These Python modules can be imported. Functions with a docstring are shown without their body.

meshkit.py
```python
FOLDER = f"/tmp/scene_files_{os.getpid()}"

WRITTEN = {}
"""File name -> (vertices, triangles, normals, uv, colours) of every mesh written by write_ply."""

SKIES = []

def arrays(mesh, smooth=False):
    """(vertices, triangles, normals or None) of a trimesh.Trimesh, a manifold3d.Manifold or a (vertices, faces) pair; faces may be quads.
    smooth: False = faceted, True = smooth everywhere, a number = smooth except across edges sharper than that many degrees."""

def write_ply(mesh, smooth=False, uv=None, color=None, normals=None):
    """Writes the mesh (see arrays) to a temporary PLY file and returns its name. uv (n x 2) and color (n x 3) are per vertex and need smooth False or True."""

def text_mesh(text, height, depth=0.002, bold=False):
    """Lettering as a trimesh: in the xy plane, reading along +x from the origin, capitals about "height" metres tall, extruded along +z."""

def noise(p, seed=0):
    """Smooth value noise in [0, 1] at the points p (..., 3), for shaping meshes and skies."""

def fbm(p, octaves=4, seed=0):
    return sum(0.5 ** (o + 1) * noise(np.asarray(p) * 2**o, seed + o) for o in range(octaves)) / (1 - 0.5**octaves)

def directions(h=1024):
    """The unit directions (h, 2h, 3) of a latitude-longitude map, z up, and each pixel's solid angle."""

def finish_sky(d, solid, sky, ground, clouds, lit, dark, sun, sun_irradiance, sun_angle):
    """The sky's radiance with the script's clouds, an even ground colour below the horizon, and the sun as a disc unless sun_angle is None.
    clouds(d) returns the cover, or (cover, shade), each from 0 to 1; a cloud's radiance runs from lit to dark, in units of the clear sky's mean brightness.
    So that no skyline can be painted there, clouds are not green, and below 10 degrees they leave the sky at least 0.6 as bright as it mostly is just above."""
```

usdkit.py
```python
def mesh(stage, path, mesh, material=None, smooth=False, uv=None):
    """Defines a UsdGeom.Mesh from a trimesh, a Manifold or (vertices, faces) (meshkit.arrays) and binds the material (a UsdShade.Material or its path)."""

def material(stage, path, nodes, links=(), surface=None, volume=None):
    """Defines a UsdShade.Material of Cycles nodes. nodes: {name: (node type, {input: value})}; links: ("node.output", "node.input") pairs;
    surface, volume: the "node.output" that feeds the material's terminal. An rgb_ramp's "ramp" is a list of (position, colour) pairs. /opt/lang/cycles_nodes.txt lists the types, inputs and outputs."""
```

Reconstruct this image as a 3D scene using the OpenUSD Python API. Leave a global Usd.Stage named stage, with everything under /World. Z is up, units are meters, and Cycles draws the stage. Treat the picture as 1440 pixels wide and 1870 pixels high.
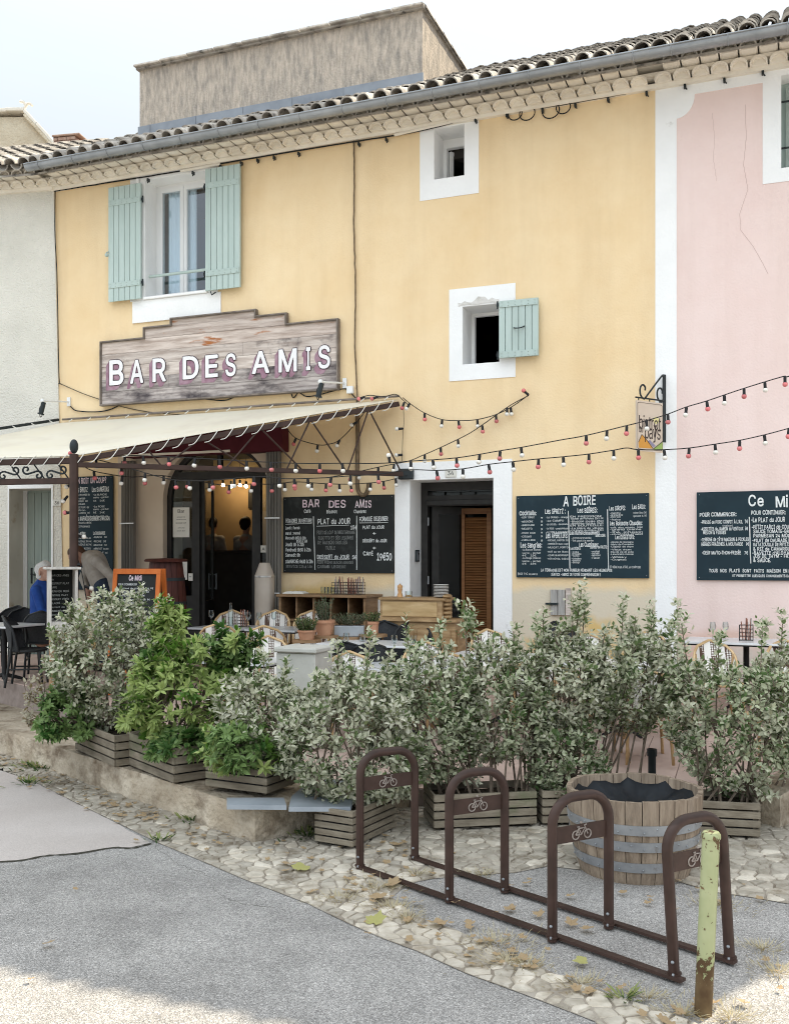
import math, random
import numpy as np, trimesh, manifold3d, shapely
from shapely.geometry import Polygon, Point, MultiPolygon, LineString
from shapely.ops import unary_union
from scipy.spatial import Voronoi
import meshkit, usdkit
from pxr import Usd, UsdGeom, UsdLux, UsdShade, Sdf, Gf

stage = Usd.Stage.CreateInMemory()
UsdGeom.SetStageUpAxis(stage, UsdGeom.Tokens.z)
UsdGeom.SetStageMetersPerUnit(stage, 1.0)
UsdGeom.Xform.Define(stage, '/World')
UsdGeom.Scope.Define(stage, '/World/Looks')
RS = np.random.RandomState(7)

# ---------------------------------------------------------------- camera, sky, sun, exposure
FPX, CX, HY, HC = 1810.0, 720.0, 1020.0, 2.15
EXPOSURE = 1.15
SUN_EL, SUN_AZ = math.radians(42.8), math.atan2(0.767, 0.64)
SKY_STRENGTH, SUN_INT = 0.15, 0.82
cam = UsdGeom.Camera.Define(stage, '/World/camera')
cam.CreateHorizontalApertureAttr(36.0)
cam.CreateVerticalApertureAttr(36.0 * 1870 / 1440)
cam.CreateFocalLengthAttr(36.0 * FPX / 1440)
cam.CreateVerticalApertureOffsetAttr(36.0 * (HY - 935) / 1440)
cam.CreateClippingRangeAttr(Gf.Vec2f(0.05, 800))
cam.AddTranslateOp().Set(Gf.Vec3d(0, 0, HC))
cam.AddRotateXYZOp().Set(Gf.Vec3f(90, 0, 0))
cam.CreateExposureAttr(EXPOSURE)

usdkit.material(stage, '/World/Looks/sky', {
    'sky': ('sky_texture', {'sky_type': 'single_scattering', 'sun_disc': False, 'sun_elevation': SUN_EL, 'sun_rotation': SUN_AZ,
                            'aerosol_density': 2.0, 'air_density': 1.0, 'ozone_density': 1.0, 'altitude': 200.0}),
    'tc': ('texture_coordinate', {}),
    'mp': ('mapping', {'scale': (1.0, 1.0, 2.2)}),
    'n': ('noise_texture', {'scale': 1.6, 'detail': 7.0, 'roughness': 0.55}),
    'r': ('rgb_ramp', {'ramp': [(0.34, (0.80, 0.80, 0.80)), (0.64, (0.97, 0.97, 0.97))]}),
    'sz': ('separate_xyz', {}), 'el': ('map_range', {'from_min': 0.0, 'from_max': 1.0, 'to_min': 0.44, 'to_max': 2.05, 'clamp': True}),
    'cl': ('mix_color', {'blend_type': 'multiply', 'fac': 1.0, 'use_clamp': False, 'a': (2.50, 2.68, 2.80)}), 'mx': ('mix_color', {'use_clamp': False}),
    'bg': ('background_shader', {'strength': SKY_STRENGTH}),
}, [('tc.generated', 'mp.vector'), ('mp.vector', 'n.vector'), ('n.fac', 'r.fac'), ('r.color', 'mx.fac'), ('sky.color', 'mx.a'), ('tc.generated', 'sz.vector'), ('sz.z', 'el.value'), ('el.result', 'cl.b'), ('cl.result', 'mx.b'),
    ('mx.result', 'bg.color')], surface='bg.background')
dome = UsdLux.DomeLight.Define(stage, '/World/sky')
UsdShade.MaterialBindingAPI.Apply(dome.GetPrim()).Bind(UsdShade.Material.Get(stage, '/World/Looks/sky'))
dome.GetPrim().SetCustomDataByKey('kind', 'structure')
sun = UsdLux.DistantLight.Define(stage, '/World/sun')
sun.CreateNormalizeAttr(True); sun.CreateIntensityAttr(SUN_INT); sun.CreateAngleAttr(0.5)
sun.CreateColorAttr(Gf.Vec3f(1.0, 0.89, 0.70))
sun.AddRotateXYZOp().Set(Gf.Vec3f(90 - math.degrees(SUN_EL), 0, 180 - math.degrees(SUN_AZ)))

# ---------------------------------------------------------------- frames: pixel of the photograph -> real place
def at(px, py, Y):
    return np.array([(px - CX) / FPX * Y, Y, HC - (py - HY) / FPX * Y])
def G(px, py, z=0.0):
    Y = (HC - z) * FPX / (py - HY)
    return np.array([(px - CX) / FPX * Y, Y, z])

class Frame:
    def __init__(s, o, deg):
        s.o, s.deg, t = np.array(o, float), deg, math.radians(deg)
        s.e, s.n = np.array([math.cos(t), -math.sin(t)]), np.array([-math.sin(t), -math.cos(t)])
    def px(s, px, py, off=0.0):
        r, v = np.array([(px - CX) / FPX, 1.0]), -(py - HY) / FPX
        k = (off + s.o @ s.n) / (r @ s.n)
        return float((k * r - s.o) @ s.e), HC + k * v
    def w(s, a, off, z):
        p = s.o + a * s.e + off * s.n
        return np.array([p[0], p[1], z])
    def loc(s, X, Y):
        d = np.array([X, Y]) - s.o
        return float(d @ s.e), float(d @ s.n)
    def rect(s, x0, y0, x1, y1, off=0.0):
        a, b = s.px(x0, y0, off), s.px(x1, y1, off)
        return min(a[0], b[0]), max(a[0], b[0]), min(a[1], b[1]), max(a[1], b[1])
FA = Frame((0, 13.3), 21.6)
CORN = FA.w(FA.px(106, 560)[0], 0.03, 0)
FB = Frame(CORN[:2], 11.0)
FLOOR = 0.65
def tz(X, Y):
    s_, off = FA.loc(X, Y)
    off = max(off, 0)
    return max(0.06, FLOOR - 0.035 * off - 0.018 * max(0, X + 4) * off)

# ---------------------------------------------------------------- prims
_cnt = {}
def numbered(parent, name):
    k = (parent, name); n = _cnt.get(k, 0); _cnt[k] = n + 1
    return f'{parent}/{name}' if n == 0 else f'{parent}/{name}_{n:03d}'
def setdata(prim, **kw):
    for k, v in kw.items():
        if v: prim.SetCustomDataByKey(k, v)
def cat(*ms):
    ms = [m for m in ms if m is not None]
    if len(ms) == 1 and isinstance(ms[0], (list, tuple)): ms = list(ms[0])
    return trimesh.util.concatenate(ms)
class Node:
    def __init__(s, path, base=None): s.path, s.base = path, base
    @property
    def prim(s): return stage.GetPrimAtPath(s.path)
    def part(s, name, mesh, mat, smooth=False, label=None, kind=None):
        p = numbered(s.path, name)
        if hasattr(mesh, 'to_mesh'): mesh = tm(mesh)
        if s.base is not None: mesh = mesh.copy(); mesh.apply_translation(-np.asarray(s.base))
        usdkit.mesh(stage, p, mesh, mat, smooth)
        n = Node(p, s.base); setdata(n.prim, label=label, kind=kind)
        return n
def T(name, label, category, loc=(0, 0, 0), rotz=0.0, group=None, frame=None, base=None, kind=None):
    """A thing. With frame: its parts are given in that facade's coordinates (s, -off, z), the thing's base at base=(s, off, z)."""
    p = numbered('/World', name)
    x = UsdGeom.Xform.Define(stage, p)
    sub = None
    if frame is not None:
        loc, rotz, sub = frame.w(*base), -frame.deg, np.array([base[0], -base[1], base[2]])
    x.AddTranslateOp().Set(Gf.Vec3d(*[float(c) for c in loc])); x.AddRotateZOp().Set(float(rotz))
    n = Node(p, sub); setdata(n.prim, label=label, category=category, group=group, kind=kind)
    return n
def copy(src, label, loc, rotz=0.0, group=None):
    d = src.prim.GetCustomData(); nm = src.path.split('/')[-1]
    nm = nm[:-4] if nm[-4:-3] == '_' and nm[-3:].isdigit() else nm
    p = numbered('/World', nm); x = UsdGeom.Xform.Define(stage, p)
    x.GetPrim().GetReferences().AddInternalReference(src.path)
    ops = x.GetOrderedXformOps(); ops[0].Set(Gf.Vec3d(*[float(c) for c in loc])); ops[1].Set(float(rotz))
    x.GetPrim().SetInstanceable(True)
    setdata(x.GetPrim(), label=label, category=d.get('category'), group=group or d.get('group'))
    return Node(p)
def solo(name, mesh, mat, label=None, category=None, kind=None, smooth=False, group=None):
    p = numbered('/World', name)
    if hasattr(mesh, 'to_mesh'): mesh = tm(mesh)
    usdkit.mesh(stage, p, mesh, mat, smooth)
    n = Node(p); setdata(n.prim, label=label, category=category, kind=kind, group=group)
    return n

# ---------------------------------------------------------------- shapes
def tm(m):
    k = m.to_mesh(); return trimesh.Trimesh(k.vert_properties[:, :3], k.tri_verts, process=False)
def box(x0, x1, y0, y1, z0, z1, b=0.0):
    if b <= 0:
        m = trimesh.creation.box((x1 - x0, y1 - y0, z1 - z0)); m.apply_translation(((x0 + x1) / 2, (y0 + y1) / 2, (z0 + z1) / 2)); return m
    pts = []
    for i, X in enumerate((x0, x1)):
        for j, Y in enumerate((y0, y1)):
            for k, Z in enumerate((z0, z1)):
                dx, dy, dz = (b, -b)[i], (b, -b)[j], (b, -b)[k]
                pts += [(X + dx, Y + dy, Z), (X + dx, Y, Z + dz), (X, Y + dy, Z + dz)]
    return trimesh.Trimesh(pts, [], process=False).convex_hull
def fb(s0, s1, o0, o1, z0, z1, b=0.0):
    return box(s0, s1, -max(o0, o1), -min(o0, o1), z0, z1, b)
def tube(pts, r, n=8, caps=True):
    p = np.asarray(pts, float); t = np.gradient(p, axis=0); t /= np.maximum(np.linalg.norm(t, axis=1, keepdims=True), 1e-9)
    r = np.broadcast_to(r, len(p)); up = np.array([0, 0, 1.0]) if abs(t[0][2]) < 0.9 else np.array([1.0, 0, 0])
    a = np.cross(up, t[0]); a /= np.linalg.norm(a); V = []
    for i in range(len(p)):
        a = a - (a @ t[i]) * t[i]; a /= max(np.linalg.norm(a), 1e-9); b = np.cross(t[i], a)
        th = np.arange(n) * 2 * math.pi / n
        V.append(p[i] + r[i] * (np.cos(th)[:, None] * a + np.sin(th)[:, None] * b))
    V = np.vstack(V); F = []
    for i in range(len(p) - 1):
        for j in range(n):
            k = (j + 1) % n; A, B, C, D = i * n + j, i * n + k, (i + 1) * n + k, (i + 1) * n + j
            F += [(A, B, C), (A, C, D)]
    if caps:
        for i in range(1, n - 1):
            F.append((0, i + 1, i)); q = (len(p) - 1) * n; F.append((q, q + i, q + i + 1))
    return trimesh.Trimesh(V, F, process=False)
def curve(pts, n=8):
    """Catmull-Rom through pts."""
    p = np.asarray(pts, float); q = np.vstack([2 * p[0] - p[1], p, 2 * p[-1] - p[-2]]); o = []
    for i in range(1, len(q) - 2):
        for u in np.linspace(0, 1, n, endpoint=False):
            a, b, c, d = q[i - 1], q[i], q[i + 1], q[i + 2]
            o.append(0.5 * (2 * b + (c - a) * u + (2 * a - 5 * b + 4 * c - d) * u * u + (3 * b - a - 3 * c + d) * u ** 3))
    o.append(p[-1]); return np.array(o)
def lathe(prof, n=20):
    return trimesh.creation.revolve(np.asarray(prof, float), sections=n)
def mv(m, x=0, y=0, z=0, rz=0, rx=0, ry=0):
    m = m.copy()
    R = trimesh.transformations.rotation_matrix
    if rx: m.apply_transform(R(math.radians(rx), (1, 0, 0)))
    if ry: m.apply_transform(R(math.radians(ry), (0, 1, 0)))
    if rz: m.apply_transform(R(math.radians(rz), (0, 0, 1)))
    m.apply_translation((x, y, z)); return m
def xz(poly, off0, off1):
    """A polygon in (s, z), made a slab between off0 < off1."""
    gs = getattr(poly, 'geoms', [poly]); out = []
    for g in gs:
        m = trimesh.creation.extrude_polygon(g, off1 - off0, engine='earcut')
        m.apply_transform(np.array([[1, 0, 0, 0], [0, 0, -1, -off0], [0, 1, 0, 0], [0, 0, 0, 1.0]])); out.append(m)
    return cat(out)
def slab(poly, z0, z1):
    gs = getattr(poly, 'geoms', [poly]); out = []
    for g in gs:
        m = trimesh.creation.extrude_polygon(g, z1 - z0, engine='earcut'); m.apply_translation((0, 0, z0)); out.append(m)
    return cat(out)
def sheet(poly, z):
    out = []
    for g in getattr(poly, 'geoms', [poly]):
        v, f = trimesh.creation.triangulate_polygon(g, engine='earcut')
        m = trimesh.Trimesh(np.column_stack([v, np.full(len(v), z)]), f, process=False)
        if m.face_normals[:, 2].mean() < 0: m.invert()
        out.append(m)
    return cat(out)
def rc(x0, x1, z0, z1): return shapely.box(x0, z0, x1, z1)
def ball(r, c=(0, 0, 0), sub=2, sc=(1, 1, 1)):
    m = trimesh.creation.icosphere(sub, r); m.apply_scale(sc); m.apply_translation(c); return m
def cyl(r, z0, z1, n=16, c=(0, 0), r2=None):
    r2 = r if r2 is None else r2
    m = lathe([(0, z0), (r, z0), (r2, z1), (0, z1)], n); m.apply_translation((c[0], c[1], 0)); return m

_gl = {}
def glyph(c, bold):
    if (c, bold) not in _gl:
        try: _gl[c, bold] = meshkit.text_mesh(c, 1.0, 0.02, bold)
        except Exception: _gl[c, bold] = None
    return _gl[c, bold]
def text(s, h, width=None, bold=False, squeeze=0.72, jit=0.0, seed=0, depth=0.002, gap=0.10):
    """Lettering in the xy plane from the origin, fitted to width."""
    r = random.Random(seed); x, out = 0.0, []
    for c in s:
        g = glyph(c, bold) if c != ' ' else None
        if g is None: x += 0.38; continue
        g = g.copy(); b = g.bounds; g.apply_translation((-b[0][0], 0, 0)); w = b[1][0] - b[0][0]
        k = 1 + jit * r.uniform(-1, 1)
        g.apply_scale((squeeze * (1 + 0.5 * jit * r.uniform(-1, 1)), k, 1))
        g.apply_transform(trimesh.transformations.rotation_matrix(jit * r.uniform(-0.4, 0.4), (0, 0, 1)))
        g.apply_translation((x, jit * r.uniform(-0.35, 0.35), 0)); out.append(g); x += w * squeeze + gap * squeeze / 0.72
    m = cat(out); fx = (width / m.bounds[1][0]) if width else h
    m.apply_scale((fx, h, depth / 0.02)); return m
def up(m, s, off, z):
    """Lettering stood up on a facade at (s, off, z)."""
    m = m.copy(); m.apply_transform(np.array([[1, 0, 0, s], [0, 0, -1, -off], [0, 1, 0, z], [0, 0, 0, 1.0]])); return m

# ---------------------------------------------------------------- materials
def MAT(name, c1, c2=None, sc=3.0, rough=0.85, bump=0.0, bsc=60.0, bdist=0.01, stretch=None, metal=0.0, spec=0.3, rnd=0.0,
        lo=0.35, hi=0.65, c3=None, sc3=1.0, t3=(0.55, 0.7), st3=None, detail=6.0, trans=0.0, coat=0.0, voro=None, island=False, ior=1.5, bst=None):
    c2 = c2 or c1
    N = {'tc': ('texture_coordinate', {}), 'mp': ('mapping', {'scale': stretch or (1, 1, 1)}),
         'n': ('noise_texture', {'scale': sc, 'detail': detail, 'roughness': 0.6}),
         'r': ('rgb_ramp', {'ramp': [(lo, c1), (hi, c2)]}),
         'p': ('principled_bsdf', {'roughness': rough, 'metallic': metal, 'specular_ior_level': spec, 'transmission_weight': trans, 'coat_weight': coat, 'ior': ior})}
    L = [('tc.object', 'mp.vector'), ('mp.vector', 'n.vector'), ('n.fac', 'r.fac')]
    out = 'r.color'
    if voro:
        N['vo'] = ('voronoi_texture', {'scale': voro[0]}); N['vr'] = ('rgb_ramp', {'ramp': [(0.0, (1 - voro[1],) * 3), (1.0, (1 + voro[1],) * 3)]})
        N['vs'] = ('separate_color', {}); N['vm'] = ('mix_color', {'blend_type': 'multiply', 'fac': 1.0, 'use_clamp': False})
        L += [('tc.object', 'vo.vector'), ('vo.color', 'vs.color'), ('vs.r', 'vr.fac'), (out, 'vm.a'), ('vr.color', 'vm.b')]; out = 'vm.result'
    if c3 is not None:
        N['m3'] = ('mapping', {'scale': st3 or (1, 1, 1), 'location': (3.7, 1.3, 9.1)}); N['n3'] = ('noise_texture', {'scale': sc3, 'detail': 7.0, 'roughness': 0.65})
        N['r3'] = ('rgb_ramp', {'ramp': [(t3[0], (0, 0, 0)), (t3[1], (1, 1, 1))]}); N['x3'] = ('mix_color', {'b': c3})
        L += [('tc.object', 'm3.vector'), ('m3.vector', 'n3.vector'), ('n3.fac', 'r3.fac'), ('r3.color', 'x3.fac'), (out, 'x3.a')]; out = 'x3.result'
    if rnd:
        N['oi'] = ('geometry' if island else 'object_info', {}); N['mr'] = ('map_range', {'to_min': 1 - rnd, 'to_max': 1 + rnd}); N['hs'] = ('hsv', {})
        L += [('oi.random_per_island' if island else 'oi.random', 'mr.value'), ('mr.result', 'hs.value'), (out, 'hs.color')]; out = 'hs.color'
    L.append((out, 'p.base_color'))
    if bump:
        N['mb'] = ('mapping', {'scale': bst or stretch or (1, 1, 1)})
        N['nb'] = ('noise_texture', {'scale': bsc, 'detail': 4.0}); N['b'] = ('bump', {'strength': bump, 'distance': bdist})
        L += [('tc.object', 'mb.vector'), ('mb.vector', 'nb.vector'), ('nb.fac', 'b.height'), ('b.normal', 'p.normal')]
    return usdkit.material(stage, f'/World/Looks/{name}', N, L, surface='p.BSDF')

def plaster_with_base(name, c1, c2, bandc, patchc, z_top, fray=0.5):
    """Limewash with a worn, repaired band along the foot of the wall."""
    N = {'tc': ('texture_coordinate', {}), 'n': ('noise_texture', {'scale': 0.7, 'detail': 9.0, 'roughness': 0.7}), 'r': ('rgb_ramp', {'ramp': [(0.3, c1), (0.7, c2)]}),
         'ms': ('mapping', {'scale': (2.5, 2.5, 0.22)}), 'ns': ('noise_texture', {'scale': 1.0, 'detail': 6.0, 'roughness': 0.6}), 'rs': ('rgb_ramp', {'ramp': [(0.45, (1, 1, 1)), (0.75, (0.92, 0.905, 0.89))]}),
         'mm': ('mix_color', {'blend_type': 'multiply', 'fac': 1.0}),
         'sx': ('separate_xyz', {}), 'n2': ('noise_texture', {'scale': 1.3, 'detail': 6.0}), 'ma': ('math', {'math_type': 'multiply_add', 'value2': fray}), 
         'rg': ('map_range', {'from_min': z_top + 0.06, 'from_max': z_top - 0.06, 'clamp': True}),
         'n4': ('noise_texture', {'scale': 0.8, 'detail': 5.0}), 'r4': ('rgb_ramp', {'ramp': [(0.47, bandc), (0.53, patchc)]}), 'x4': ('mix_color', {}),
         'nb': ('noise_texture', {'scale': 38.0, 'detail': 5.0}), 'b': ('bump', {'strength': 0.35, 'distance': 0.012}),
         'p': ('principled_bsdf', {'roughness': 0.92, 'specular_ior_level': 0.15})}
    L = [('tc.object', 'n.vector'), ('n.fac', 'r.fac'), ('tc.object', 'ms.vector'), ('ms.vector', 'ns.vector'), ('ns.fac', 'rs.fac'), ('r.color', 'mm.a'), ('rs.color', 'mm.b'),
         ('tc.object', 'sx.vector'), ('tc.object', 'n2.vector'), ('n2.fac', 'ma.value1'), ('sx.z', 'ma.value3'), ('ma.value', 'rg.value'),
         ('tc.object', 'n4.vector'), ('n4.fac', 'r4.fac'), ('rg.result', 'x4.fac'), ('mm.result', 'x4.a'), ('r4.color', 'x4.b'), ('x4.result', 'p.base_color'),
         ('tc.object', 'nb.vector'), ('nb.fac', 'b.height'), ('b.normal', 'p.normal')]
    return usdkit.material(stage, f'/World/Looks/{name}', N, L, surface='p.BSDF')

def GLASS(name, tint=(0.9, 0.95, 0.95), rough=0.0, ior=1.55):
    return usdkit.material(stage, f'/World/Looks/{name}', {'t': ('transparent_bsdf', {'color': tint}), 'g': ('glossy_bsdf', {'color': (1, 1, 1), 'roughness': rough}), 'ge': ('geometry', {}),
        'f': ('fresnel', {'IOR': ior}), 'iv': ('math', {'math_type': 'subtract', 'value1': 1.0}), 'mu': ('math', {'math_type': 'multiply'}), 'm': ('mix_closure', {})},
        [('ge.backfacing', 'iv.value2'), ('iv.value', 'mu.value1'), ('f.fac', 'mu.value2'), ('mu.value', 'm.fac'), ('t.BSDF', 'm.closure1'), ('g.BSDF', 'm.closure2')], surface='m.closure')
def LEAF(name, top1, top2, under, rough=0.45, trans=0.25):
    return usdkit.material(stage, f'/World/Looks/{name}', {'g': ('geometry', {}), 'r': ('rgb_ramp', {'ramp': [(0.0, top1), (0.75, top2), (1.0, under)]}),
        'mx': ('mix_color', {'b': under}), 'p': ('principled_bsdf', {'roughness': rough, 'specular_ior_level': 0.5}), 't': ('translucent_bsdf', {}), 'm': ('mix_closure', {'fac': trans})},
        [('g.random_per_island', 'r.fac'), ('g.backfacing', 'mx.fac'), ('r.color', 'mx.a'), ('mx.result', 'p.base_color'), ('mx.result', 't.color'), ('p.BSDF', 'm.closure1'), ('t.BSDF', 'm.closure2')], surface='m.closure')
def EMIT(name, col, st):
    return usdkit.material(stage, f'/World/Looks/{name}', {'e': ('emission', {'color': col, 'strength': st})}, [], surface='e.emission')

m_yellow = plaster_with_base('yellow_limewash', (0.79, 0.585, 0.335), (0.875, 0.70, 0.455), (0.66, 0.58, 0.45), (0.66, 0.47, 0.20), 2.05, 0.55)
m_pink = plaster_with_base('pink_limewash', (0.775, 0.60, 0.555), (0.835, 0.685, 0.64), (0.66, 0.58, 0.51), (0.70, 0.50, 0.42), 1.55, 0.6)
m_white = MAT('white_limewash', (0.85, 0.85, 0.84), (0.90, 0.90, 0.89), sc=2.0, bump=0.35, bsc=35, bdist=0.012, rough=0.9, spec=0.15, c3=(0.62, 0.61, 0.58), sc3=2.2, t3=(0.66, 0.74))
m_grey = MAT('pebbledash', (0.68, 0.655, 0.58), (0.78, 0.75, 0.67), sc=1.2, bump=0.9, bsc=34, bdist=0.03, rough=0.95, spec=0.1)
m_reveal_grey = MAT('jamb_render', (0.52, 0.49, 0.43), (0.64, 0.61, 0.55), sc=1.3, bump=0.3, bsc=20, c3=(0.42, 0.34, 0.25), sc3=1.4, t3=(0.55, 0.62))
m_attic = MAT('attic_render', (0.40, 0.345, 0.285), (0.58, 0.50, 0.42), sc=12, stretch=(2.2, 2.2, 0.5), bump=0.7, bsc=38, bst=(1, 1, 0.8), bdist=0.025, rough=0.95, spec=0.1, c3=(0.25, 0.23, 0.205), sc3=8.0, st3=(1.6, 1.6, 0.45), t3=(0.44, 0.72))
m_far = MAT('far_render', (0.58, 0.49, 0.36), (0.70, 0.62, 0.48), sc=2.5, bump=0.8, bsc=16, bdist=0.05, rough=0.95, spec=0.1)
m_cream = MAT('cream_paint', (0.76, 0.70, 0.60), (0.84, 0.79, 0.70), sc=5, bump=0.3, bsc=40, rough=0.9, spec=0.1, rnd=0.06)
m_tile = MAT('old_tile', (0.34, 0.305, 0.27), (0.66, 0.61, 0.54), sc=5, bump=0.5, bsc=40, rough=0.95, spec=0.1, rnd=0.28, c3=(0.14, 0.13, 0.12), sc3=8.0, t3=(0.54, 0.66))
m_tile_mass = MAT('old_tile_mass', (0.34, 0.305, 0.27), (0.66, 0.61, 0.54), sc=5, bump=0.5, bsc=40, rough=0.95, spec=0.1, rnd=0.28, island=True, c3=(0.14, 0.13, 0.12), sc3=8.0, t3=(0.54, 0.66))
m_zinc = MAT('zinc', (0.27, 0.285, 0.30), (0.36, 0.375, 0.39), sc=4, rough=0.5, metal=0.55, spec=0.4)
m_lead = MAT('lead_flashing', (0.22, 0.24, 0.27), (0.29, 0.315, 0.35), sc=3, rough=0.6, metal=0.2)
m_shutter = MAT('green_shutter_paint', (0.43, 0.525, 0.49), (0.48, 0.575, 0.54), sc=2.5, rough=0.6, stretch=(4, 4, 0.6), bump=0.08, bsc=30, rnd=0.05)
m_door36 = MAT('grey_green_door_paint', (0.30, 0.36, 0.33), (0.37, 0.43, 0.39), sc=2.5, rough=0.6, stretch=(4, 4, 0.6), rnd=0.05)
m_pvc = MAT('white_window_paint', (0.78, 0.79, 0.79), rough=0.4)
m_glass = GLASS('pane_glass')
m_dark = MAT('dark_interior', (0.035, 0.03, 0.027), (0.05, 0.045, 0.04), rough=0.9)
m_blackframe = MAT('dark_door_paint', (0.022, 0.021, 0.020), (0.035, 0.033, 0.031), rough=0.45, sc=8)
m_winglass = GLASS('reflecting_window_glass', (0.86, 0.92, 0.95), 0.0, 2.6)
m_curtain = MAT('white_curtain', (0.86, 0.88, 0.90), rough=0.9)
m_louvre = MAT('orange_louvre_wood', (0.20, 0.083, 0.030), (0.29, 0.135, 0.052), sc=6, stretch=(0.6, 3, 8), rough=0.5, rnd=0.12)
m_tanwall = MAT('warm_inside_wall', (0.42, 0.30, 0.17), (0.50, 0.36, 0.21), sc=2, rough=0.9)
m_beige = MAT('beige_render', (0.60, 0.49, 0.38), (0.68, 0.57, 0.45), sc=1.4, rough=0.9, bump=0.15, bsc=40)
m_weather = MAT('weathered_board', (0.38, 0.31, 0.27), (0.66, 0.585, 0.53), sc=3.0, stretch=(0.7, 6, 7), rough=0.85, bump=0.5, bsc=20, bst=(0.8, 6, 14), bdist=0.006, rnd=0.12,
                c3=(0.095, 0.075, 0.075), sc3=1.7, st3=(1.2, 1, 1.6), t3=(0.56, 0.72))
m_weather_top = MAT('weathered_board_rusty', (0.38, 0.30, 0.255), (0.66, 0.57, 0.51), sc=3.0, stretch=(0.7, 6, 7), rough=0.85, bump=0.5, bsc=20, bst=(0.8, 6, 14), bdist=0.006, rnd=0.08,
                    c3=(0.36, 0.13, 0.04), sc3=2.6, st3=(0.7, 1, 3.0), t3=(0.58, 0.68))
m_weather_dark = MAT('weathered_board_dark', (0.22, 0.185, 0.175), (0.56, 0.50, 0.47), sc=3.0, stretch=(0.7, 6, 7), rough=0.85, bump=0.5, bsc=20, bst=(0.8, 6, 14), bdist=0.006, rnd=0.12, c3=(0.07, 0.058, 0.062), sc3=1.8, st3=(1.0, 1, 2.2), t3=(0.47, 0.66))
m_mould = MAT('grey_moulding', (0.15, 0.125, 0.105), (0.26, 0.22, 0.19), sc=6, rough=0.8, bump=0.3, bsc=40)
m_letter = MAT('white_letter_paint', (0.78, 0.77, 0.78), (0.85, 0.84, 0.85), sc=6, rough=0.6)
m_mauve = MAT('mauve_letter_paint', (0.26, 0.135, 0.185), (0.37, 0.24, 0.29), sc=9, rough=0.7)
m_line = MAT('dark_outline_paint', (0.10, 0.07, 0.08), rough=0.7)
m_slate = MAT('blackboard_black', (0.012, 0.0135, 0.0135), (0.020, 0.023, 0.022), sc=2.5, rough=0.75, c3=(0.06, 0.065, 0.063), sc3=3, t3=(0.56, 0.8))
m_blue = MAT('blackboard_blue', (0.007, 0.021, 0.030), (0.010, 0.028, 0.039), sc=2.5, rough=0.7, c3=(0.02, 0.042, 0.052), sc3=3, t3=(0.58, 0.8))
m_chalk = MAT('chalk_white', (0.62, 0.64, 0.63), (0.80, 0.82, 0.81), sc=40, rough=0.95)
m_chalkp = MAT('chalk_pink', (0.68, 0.50, 0.58), (0.80, 0.72, 0.74), sc=14, rough=0.95)
m_chalkf = MAT('chalk_faint', (0.12, 0.125, 0.12), (0.26, 0.27, 0.265), sc=30, rough=0.95)
m_black = MAT('black_plastic', (0.016, 0.016, 0.017), rough=0.5)
m_iron = MAT('black_iron', (0.02, 0.026, 0.028), (0.035, 0.042, 0.045), rough=0.45, metal=0.3)
m_brownmetal = MAT('brown_painted_steel', (0.036, 0.020, 0.015), (0.056, 0.031, 0.024), sc=7, rough=0.5, bump=0.05)
m_canvas = MAT('cream_canvas', (0.90, 0.83, 0.665), (0.92, 0.86, 0.72), sc=1.2, rough=0.85, c3=(0.78, 0.70, 0.57), sc3=0.8, t3=(0.5, 0.75))
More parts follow.
